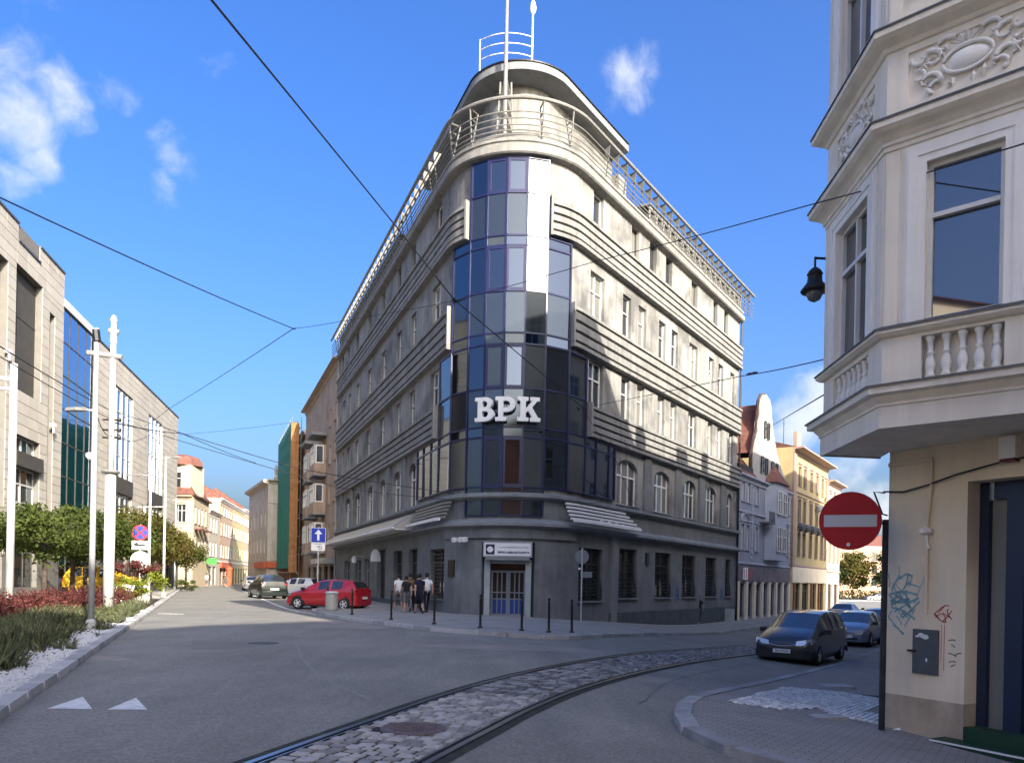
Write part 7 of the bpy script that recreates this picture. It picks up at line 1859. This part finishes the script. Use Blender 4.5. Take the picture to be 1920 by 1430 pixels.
def quads_mesh(name, cen, size, mat, nrm=None, aspect=1.0):
    """many small leaf faces about the given points"""
    n = len(cen); d = rng.normal(size=(n, 3))
    if nrm is not None: d = d * .75 + nrm
    d /= np.linalg.norm(d, axis=1)[:, None]
    r = rng.normal(size=(n, 3)); a = np.cross(d, r); a /= np.linalg.norm(a, axis=1)[:, None]; b = np.cross(d, a)
    s = (size * rng.uniform(.6, 1.25, n))[:, None]
    # folded leaf: kite of two triangles
    tip, tail = cen + a * s, cen - a * s * .8; l, r2 = cen + b * s * .55 * aspect + d * s * .15, cen - b * s * .55 * aspect + d * s * .15
    v = np.stack([tail, l, tip, r2], 1).reshape(-1, 3)
    me = bpy.data.meshes.new(name); me.vertices.add(len(v)); me.vertices.foreach_set('co', v.ravel())
    me.loops.add(n * 4); me.loops.foreach_set('vertex_index', np.arange(n * 4)); me.polygons.add(n)
    me.polygons.foreach_set('loop_start', np.arange(n) * 4); me.polygons.foreach_set('loop_total', np.full(n, 4)); me.materials.append(mat); me.update(); me.validate()
    return me


def crown_points(rx, rz, n, clumps=34):
    c = rng.normal(size=(clumps, 3)); c /= np.linalg.norm(c, axis=1)[:, None]; c *= rng.uniform(.45, .95, clumps)[:, None] ** .6
    k = rng.integers(0, clumps, n); p = c[k] + rng.normal(size=(n, 3)) * rng.uniform(.10, .2, clumps)[k][:, None]
    nr = p / np.linalg.norm(p, axis=1)[:, None]
    return p * np.array([rx, rx, rz]), nr


def tree_meshes(rx, rz, zc, mat, n, leaf):
    p, nr = crown_points(rx, rz, n); p[:, 2] += zc
    crown = quads_mesh('crown', p, leaf, mat, nr * .6)
    q = MB(); h0 = zc - rz * .6
    q.tube([(0, 0, 0), (.03, .02, h0 * .5), (0, -.02, h0), (.02, 0, zc)], [.13, .11, .1, .06], 8)
    for k in range(6):
        a = k * 1.05 + .3; q.tube([(0, 0, h0 * .85 + .1 * k), (math.cos(a) * rx * .4, math.sin(a) * rx * .4, zc - rz * .1), (math.cos(a) * rx * .75, math.sin(a) * rx * .75, zc + rz * .3)], [.06, .04, .015], 6)
    return crown, q.data('trunk', M_bark, True)


def tree(label, loc, meshes, rot, s, group=None, name='street_tree'):
    t = thing(name, label, 'tree', loc, rot, group); t.scale = (s, s, s * random.uniform(.95, 1.05)); put('crown', meshes[0], t, local=True); put('trunk', meshes[1], t, local=True)


def build_plants():
    A = tree_meshes(2.2, 1.3, 3.5, M_leafA, 5600, .12); B_ = tree_meshes(2.2, 1.5, 3.8, M_leafB, 5600, .12); C = tree_meshes(2.0, 1.5, 3.8, M_leafC, 4200, .12)
    names = ['round-crowned tree at the left picture edge', 'round-crowned tree second from the left picture edge', 'round-crowned tree standing left of the silver lamp post', 'round-crowned tree behind the silver lamp post', 'olive tree between the white mast and the clearway sign', 'olive tree behind the clearway sign', 'tree with browning leaves right of the clearway sign', 'small tree with yellowing leaves at the far end of the office', 'last small tree before the turreted house']
    us = [(55.5, 5.4, A, 1.0), (51.0, 5.2, A, 1.06), (46.2, 4.4, A, 1.06), (41.0, 4.2, A, 1.1), (35.0, 4.0, B_, 1.1), (28.5, 3.6, B_, 1.1), (21.5, 3.2, C, 1.05), (13.0, 2.8, B_, 1.0), (5.0, 2.2, A, 1.0)]
    for k, (u, w, m, s) in enumerate(us): tree(names[k], FO.P(u, w, .09), m, k * 1.7, s, 'row of trees before the office block')
    # red hedge
    n = 9000; t_ = rng.uniform(0, 1, n); a, b = np.array([-14.3, 19.0]), np.array([-17.6, 34.5]); pl = rng.uniform(0, 1, n)
    w = rng.normal(size=n) * .5; hh = .78 * (1 + .15 * np.sin(t_ * 40) + .1 * np.sin(t_ * 93)); z = hh * rng.uniform(.1, 1.0, n) ** .6 * np.sqrt(np.clip(1 - (w / 1.4) ** 2, 0.1, 1))
    cx = a[0] + (b[0] - a[0]) * t_ + w * .97; cy = a[1] + (b[1] - a[1]) * t_ + w * .2
    c = np.stack([cx, cy, z + .1], 1); nr = np.tile(np.array([.3, -.2, .9]), (n, 1))
    me = quads_mesh('foliage', c, .06, M_leafR, nr, 1.0)
    t = thing('hedge', 'low red-leaved barberry hedge behind the grass of the planting bed', 'hedge', (-15.5, 26, .1)); o = put('foliage', me, t)
    q = MB()
    for k in range(420):
        s = random.random(); x = a[0] + (b[0] - a[0]) * s + random.gauss(0, .42); y = a[1] + (b[1] - a[1]) * s + random.gauss(0, .1); h = random.uniform(.7, 1.15); dx, dy = random.uniform(-.18, .18), random.uniform(-.18, .18)
        q.tube([(x, y, .1), (x + dx, y + dy, h)], [.012, .006], 3)
    struct(q.build('twigs', M_leafR, t), kind='stuff')
    # a second piece of hedge carries on to the left behind the bed
    n = 3500; x = rng.uniform(-22, -14, n); y = 19.2 + (x + 14.3) * -.12 + rng.normal(size=n) * .45; z = .8 * rng.uniform(.1, 1, n) ** .6 + .1
    t = thing('hedge', 'darker red hedge returning to the left picture edge', 'hedge', (-18, 19.5, .1)); put('foliage', quads_mesh('foliage', np.stack([x, y, z], 1), .06, M_leafR, np.tile(np.array([.2, -.4, .8]), (n, 1))), t)
    # grass and weeds of the bed
    n = 26000; k = rng.uniform(0, 1, n); y = 7.5 + 26 * k ** 1.3
    xk = -5.4 - .398 * (y - 8.5); lo = xk - .55; hi = xk - (4.6 + .2 * (y < 18) - .14 * np.clip(y - 17, 0, 20)); x = lo + (hi - lo) * rng.uniform(0, 1, n) ** .85
    dens = np.sin(x * 1.7 + y * .9) + np.sin(x * .8 - y * 1.9) + np.sin(y * 2.7 + x * 3.1) * .6
    keep = (dens > -1.0 + 1.2 * (np.abs(x - xk) < 1.1)); x, y = x[keep], y[keep]; n = len(x)
    h = rng.uniform(.12, .42, n) * (1 + .35 * np.sin(x * 2 + y)); dx, dy = rng.normal(size=n) * .11, rng.normal(size=n) * .11; wd = .014
    ang = rng.uniform(0, 3.14, n); ca, sa = np.cos(ang) * wd, np.sin(ang) * wd
    v = np.stack([np.stack([x - ca, y - sa, np.full(n, .1)], 1), np.stack([x + ca, y + sa, np.full(n, .1)], 1), np.stack([x + dx * .4 + ca * .7, y + dy * .4 + sa * .7, .1 + h * .6], 1), np.stack([x + dx, y + dy, .1 + h], 1)], 1).reshape(-1, 3)
    me = bpy.data.meshes.new('grass'); me.vertices.add(n * 4); me.vertices.foreach_set('co', v.ravel()); me.loops.add(n * 4); me.loops.foreach_set('vertex_index', np.arange(n * 4)); me.polygons.add(n); me.polygons.foreach_set('loop_start', np.arange(n) * 4); me.polygons.foreach_set('loop_total', np.full(n, 4)); me.materials.append(M_grass); me.update(); me.validate()
    tag(put('grass', me), 'tufted green grass and weeds of the planting bed', None, None, 'stuff')
    n2 = 7000; i = rng.integers(0, n, n2); c = np.stack([x[i] + rng.normal(size=n2) * .1, y[i] + rng.normal(size=n2) * .1, .1 + rng.uniform(.04, .3, n2)], 1)
    tag(put('weeds', quads_mesh('weeds', c, .035, M_leafA, np.tile(np.array([0, 0, 1.0]), (n2, 1)))), 'broad-leaved weeds among the grass', None, None, 'stuff')
    # pale gravel showing along the kerb
    n = 5200; y = 7.6 + 26 * rng.uniform(0, 1, n) ** 1.5; xk = -5.4 - .398 * (y - 8.5); x = xk - .42 - np.abs(rng.normal(size=n)) * .38; dens = np.sin(x * 1.7 + y * .9) + np.sin(x * .8 - y * 1.9) + np.sin(y * 2.7 + x * 3.1) * .6; k = dens < .55; x, y = x[k], y[k]
    q = MB()
    for X, Y in zip(x, y):
        s = random.uniform(.018, .042); q.mesh([(X - s, Y - s * .4, .1), (X + s * .3, Y - s, .1), (X + s, Y + s * .3, .1), (X - s * .4, Y + s, .1), (X, Y, .1 + s)], [(0, 1, 4), (1, 2, 4), (2, 3, 4), (3, 0, 4)])
    struct(q.build('gravel', pm('white_gravel', (0.5, 0.51, 0.52), rough=.85, var=.2, scale=8)), 'pale gravel along the left kerb', 'stuff')
    # low wall and planters on the plaza
    t = thing('planter_wall', 'low pale stone wall behind the red hedge', 'wall', (-20, 40, .09)); q = MB(); pa = [(-26, 21.5), (-16.2, 20.8), (-18.8, 34.5), (-23.6, 46), (-35.5, 78)]
    for (xa, ya), (xb, yb) in zip(pa[1:], pa[2:]):
        L = math.hypot(xb - xa, yb - ya); nn = max(1, int(L / 2.4))
        for i in range(nn):
            s0, s1 = i / nn, (i + 1) / nn - .012; q = MB(); cx_, cy_ = xa + (xb - xa) * (s0 + s1) / 2 - .5, ya + (yb - ya) * (s0 + s1) / 2; q.box((cx_, cy_, .34), (L * (s1 - s0), .3, .5), math.atan2(yb - ya, xb - xa)); q.build('wall_block', M_plaza, t)
    for (u, w, mt, sz, zc, lb, box) in ((47.0, 8.0, M_leafY, (.85, .7), 1.3, 'bright lime-green shrub behind the hedge', False), (52.0, 8.2, M_leafR, (1.15, .45), 1.9, 'red-brown shrub spreading over a white planter box', True), (56.0, 9.0, M_leafY, (.9, .6), 1.0, 'yellow-green shrub at the left picture edge', False), (18, 4.6, M_leafA, (1.2, .5), .6, 'green shrub beside the slim lamp posts', False)):
        p = FO.P(u, w, .09); t = thing('shrub', lb, 'shrub', p); P_, nr = crown_points(sz[0], sz[1], 1500, 14); P_ += np.array([p[0], p[1], zc]); put('foliage', quads_mesh('foliage', P_, .07, mt, nr * .6), t)
        q = MB()
        for k in range(6): q.tube([(p[0] + random.uniform(-.15, .15), p[1], .1), (p[0] + random.uniform(-.6, .6), p[1] + random.uniform(-.4, .4), zc)], .02, 4)
        q.build('stems', M_bark, t)
        if box: q = MB(); q.box((p[0], p[1], .55), (1.5, 1.0, .95)); q.build('planter_box', M_white, t)
    # trees across the far square
    D = tree_meshes(4.6, 3.6, 6.0, M_dkleaf, 4200, .34); E = tree_meshes(4.4, 4.0, 6.5, M_leafB, 3600, .34)
    for k, (x, y, m, s, lb) in enumerate([(66, 160, D, .75, 'dark tree left of the gap across the far square'), (72.5, 163, E, 1.0, 'olive tree in the middle of the far square'), (79, 158, D, 1.05, 'dark tree at the right of the far square'), (86, 166, D, 1.2, 'dark tree hidden mostly by the tan corner'), (60.5, 170, E, .7, 'small olive tree by the end of the right street')]): tree(lb, (x, y, -.95), m, k, s, 'trees across the far square', 'park_tree')
    n = 4000; x = rng.uniform(55, 95, n); y = 157 + rng.normal(size=n) * .8; z = rng.uniform(-.9, .9, n); t = thing('hedge', 'dark clipped hedge along the far square', 'hedge', (70, 157, -.95)); put('foliage', quads_mesh('foliage', np.stack([x, y, z], 1), .22, M_dkleaf, np.tile(np.array([0, -1, .5]), (n, 1))), t)


build_plants()
# ------------------------------------------------------------------ people
M_skin = pm('skin', (0.42, 0.25, 0.18), rough=.6, var=.06)
M_hair = pm('dark_hair', (0.02, 0.015, 0.012), rough=.6, var=.2)
M_shoe = pm('shoe_dark', (0.03, 0.03, 0.03), rough=.7, var=.1)


def person(label, loc, ang, top, bottom, shoe=None, pose=0, sleeve=.55, shorts=True, h=1.75, hair=None, group='people on the pavement'):
    """one continuous skinned body; materials follow the clothing"""
    st = (.26, -.2) if pose == 0 else ((.05, -.04) if pose == 1 else (-.18, .28))
    V = []; Ed = []; Rr = []

    def add(p, r, parent=None):
        V.append(p); Rr.append(r); i = len(V) - 1
        if parent is not None: Ed.append((parent, i))
        return i
    pel = add((0, 0, .96), (.125, .15)); wa = add((.01, 0, 1.1), (.11, .135), pel); ch = add((.02, 0, 1.3), (.125, .165), wa); nb = add((.01, 0, 1.46), (.07, .085), ch); nk = add((.025, 0, 1.53), (.052, .052), nb); hd = add((.04, 0, 1.62), (.088, .075), nk); ht = add((.03, 0, 1.72), (.07, .066), hd)
    add((.125, 0, 1.61), (.018, .016), hd)
    for s in (1, -1): add((.02, s * .085, 1.62), (.016, .016), hd)
    bones = [('torso', (0, 0, .9), (.02, 0, 1.42)), ('neck', (.01, 0, 1.47), (.03, 0, 1.56)), ('head', (.03, 0, 1.58), (.03, 0, 1.74))]
    for s, k in ((1, 0), (-1, 1)):
        f = st[k]
        hip = add((0, s * .095, .88), (.088, .088), pel); kn = add((f * .55 + .02, s * .1, .5), (.058, .058), hip); an = add((f * 1.05 - (.06 if f < 0 else 0), s * .1, .09 + (.06 if f < 0 and pose != 1 else 0)), (.038, .038), kn); V_ = V[an]
        toe = add((V_[0] + .13, V_[1] + s * .015, .035), (.03, .04), an)
        bones += [('thigh', V[hip], V[kn]), ('shin', V[kn], V[an]), ('foot', V[an], V[toe])]
        g = -f * .75 if pose != 1 else (.12 if s > 0 else -.05)
        sh = add((.01, s * .175, 1.4), (.062, .058), ch); el = add((g * .5 - .02, s * .225, 1.13), (.042, .042), sh); wr = add((g * 1.0 + .08, s * .225, .91), (.028, .03), el)
        pa = add((g * 1.05 + .1, s * .222, .85), (.022, .036), wr); W = V[pa]
        for q, (dx, L) in enumerate(((.03, .075), (.012, .09), (-.008, .085), (-.026, .07))):
            k1 = add((W[0] + dx, W[1] - s * .004, W[2] - L * .55), (.0095, .0095), pa); add((W[0] + dx + .008, W[1] - s * .018, W[2] - L), (.008, .008), k1)
        k1 = add((W[0] + .045, W[1] - s * .012, W[2] + .0), (.011, .011), pa); add((W[0] + .062, W[1] - s * .02, W[2] - .035), (.009, .009), k1)
        bones += [('uparm', V[sh], V[el]), ('forearm', V[el], V[wr]), ('hand', V[wr], (W[0], W[1], W[2] - .1))]
    me = bpy.data.meshes.new('body'); me.from_pydata(V, Ed, []); ob = bpy.data.objects.new('tmp', me); COL.objects.link(ob)
    ob.modifiers.new('skin', 'SKIN'); ob.modifiers['skin'].use_smooth_shade = True
    for sv, r in zip(me.skin_vertices[0].data, Rr): sv.radius = r
    me.skin_vertices[0].data[pel].use_root = True
    sb = ob.modifiers.new('sub', 'SUBSURF'); sb.levels = 1; sb.render_levels = 1
    dg = bpy.context.evaluated_depsgraph_get(); out = bpy.data.meshes.new_from_object(ob.evaluated_get(dg)); bpy.data.objects.remove(ob)
    shoe = shoe or M_shoe; mats = [M_skin, top, bottom, shoe, hair or M_hair]; out.materials.clear()
    for m in mats: out.materials.append(m)
    bs = [(n, Vector(a), Vector(b)) for n, a, b in bones]
    for p in out.polygons:
        c = p.center; best = None
        for n, a, b in bs:
            d = b - a; t = max(0, min(1, (c - a).dot(d) / d.length_squared)); dist = (c - a - d * t).length
            if n == 'torso': dist -= .06
            if best is None or dist < best[0]: best = (dist, n, t)
        _, n, t = best; k = 0
        if n == 'torso': k = 1 if c.z > .98 else 2
        elif n == 'uparm': k = 1 if t < sleeve else 0
        elif n == 'forearm': k = 1 if sleeve > 1.2 else 0
        elif n == 'thigh': k = 2
        elif n == 'shin': k = 0 if shorts and t > .08 else 2
        elif n == 'foot': k = 3
        elif n == 'head': k = 4 if (c.z > 1.70 or (c.x < .035 and c.z > 1.58)) else 0
        p.material_index = k; p.use_smooth = True
    t = thing('person', label, 'person', loc, ang, group); t.scale = (h / 1.78,) * 3
    put('body', out, t, local=True)
    q = MB(); q.lathe([(.07, -.05), (.093, .0), (.095, .05), (.07, .1), (.02, .122)], (.012, 0, 1.645), 12); o = q.build('hair', hair or M_hair, t, smooth=True, local=True); o.scale = (1.02, .9, 1)
    for s in (1, -1):
        q = MB(); q.lathe([(.001, -.009), (.008, -.004), (.009, .003), (.001, .009)], (.122, s * .032, 1.632), 6); q.build('eye', M_black, t, local=True)
    q = MB(); q.box((.118, 0, 1.572), (.012, .045, .008)); q.build('mouth', pm('lips', (0.25, 0.09, 0.08), rough=.5, var=0), t, local=True)
    return t


def build_people():
    wt = pm('white_shirt', (0.62, 0.63, 0.66), rough=.8, var=.05); bk = pm('black_cloth', (0.012, 0.012, 0.015), rough=.85, var=.1); nv = pm('navy_cloth', (0.012, 0.012, 0.035), rough=.85, var=.1); br = pm('brown_shirt', (0.14, 0.09, 0.05), rough=.85, var=.1); gy = pm('grey_cloth', (0.12, 0.12, 0.13), rough=.85, var=.1); ws = pm('white_shoe', (0.6, 0.6, 0.6), rough=.7, var=.05)
    G = .11
    person('person in a white T-shirt and grey shorts at the left of the walking group', (-5.15, 34.9, G), 2.1, wt, gy, ws, 0)
    person('person in a black top and dark shorts, second from left in the group', (-4.7, 34.2, G), 1.9, bk, gy, ws, 2, h=1.66)
    person('person in a navy shirt and navy shorts walking away nearest to us', (-3.95, 32.9, G), 1.95, nv, nv, M_shoe, 0, h=1.77)
    person('person in a white T-shirt just behind the one in navy', (-3.75, 33.9, G), 1.95, wt, bk, M_shoe, 2, h=1.82, shorts=False)
    person('person in a brown shirt in the middle of the walking group', (-4.75, 35.9, G), 1.9, br, bk, M_shoe, 0, h=1.8, shorts=False)
    person('person in a black jacket at the back of the walking group', (-4.5, 36.8, G), 1.9, bk, bk, M_shoe, 1, h=1.74, shorts=False, sleeve=1.5)
    x = 11.72; person('person all in black walking along the wall on the right street', (x, 47.9, gz(x) + .11), heading((-.56, -.83)), bk, bk, ws, 0, sleeve=.6, shorts=False, h=1.78, group='people in the streets')
    for k, (x, y, tp, lb) in enumerate(((-36.6, 92, wt, 'person in white far off on the left pavement'), (-35.4, 95, br, 'person in brown far off on the left pavement'), (-37.9, 101, bk, 'person in black far off before the cream house'))): person(lb, (x, y, .02), 1.9 + k * .3, tp, gy, None, k % 3, group='people in the streets')
    # pushchair among the group
    t = thing('pushchair', 'dark pushchair pushed in the middle of the walking group', 'pushchair', (-4.35, 35.1, G)); c = Vector((-4.35, 35.1, G))
    for dx, dy in ((-.25, -.25), (.25, -.25), (-.2, .4), (.2, .4)):
        q = MB(); q.lathe([(.09, -.02), (.11, -.01), (.11, .01), (.09, .02)], (0, 0, 0), 14); o = put('wheel', q.data('wheel', M_tyre), t, local=True, loc=(dx, dy, .11)); o.rotation_euler = (0, RAD(90), 0)
    q = MB(); P0 = lambda x, y, z: (c.x + x, c.y + y, c.z + z)
    for s in (-.25, .25): q.tube([P0(s, .4, .12), P0(s, -.1, .65), P0(s, -.5, 1.02)], .015, 5); q.tube([P0(s, -.25, .12), P0(s, 0, .55)], .015, 5)
    q.tube([P0(-.25, -.5, 1.02), P0(.25, -.5, 1.02)], .018, 5); q.build('frame', M_post, t)
    q = MB(); q.mesh([P0(-.2, .4, .35), P0(.2, .4, .35), P0(.2, -.05, .45), P0(-.2, -.05, .45), P0(-.2, -.25, .95), P0(.2, -.25, .95), P0(-.2, .15, .98), P0(.2, .15, .98)], [(0, 1, 2, 3), (3, 2, 5, 4), (4, 5, 7, 6)]); q.build('seat', bk, t)


build_people()
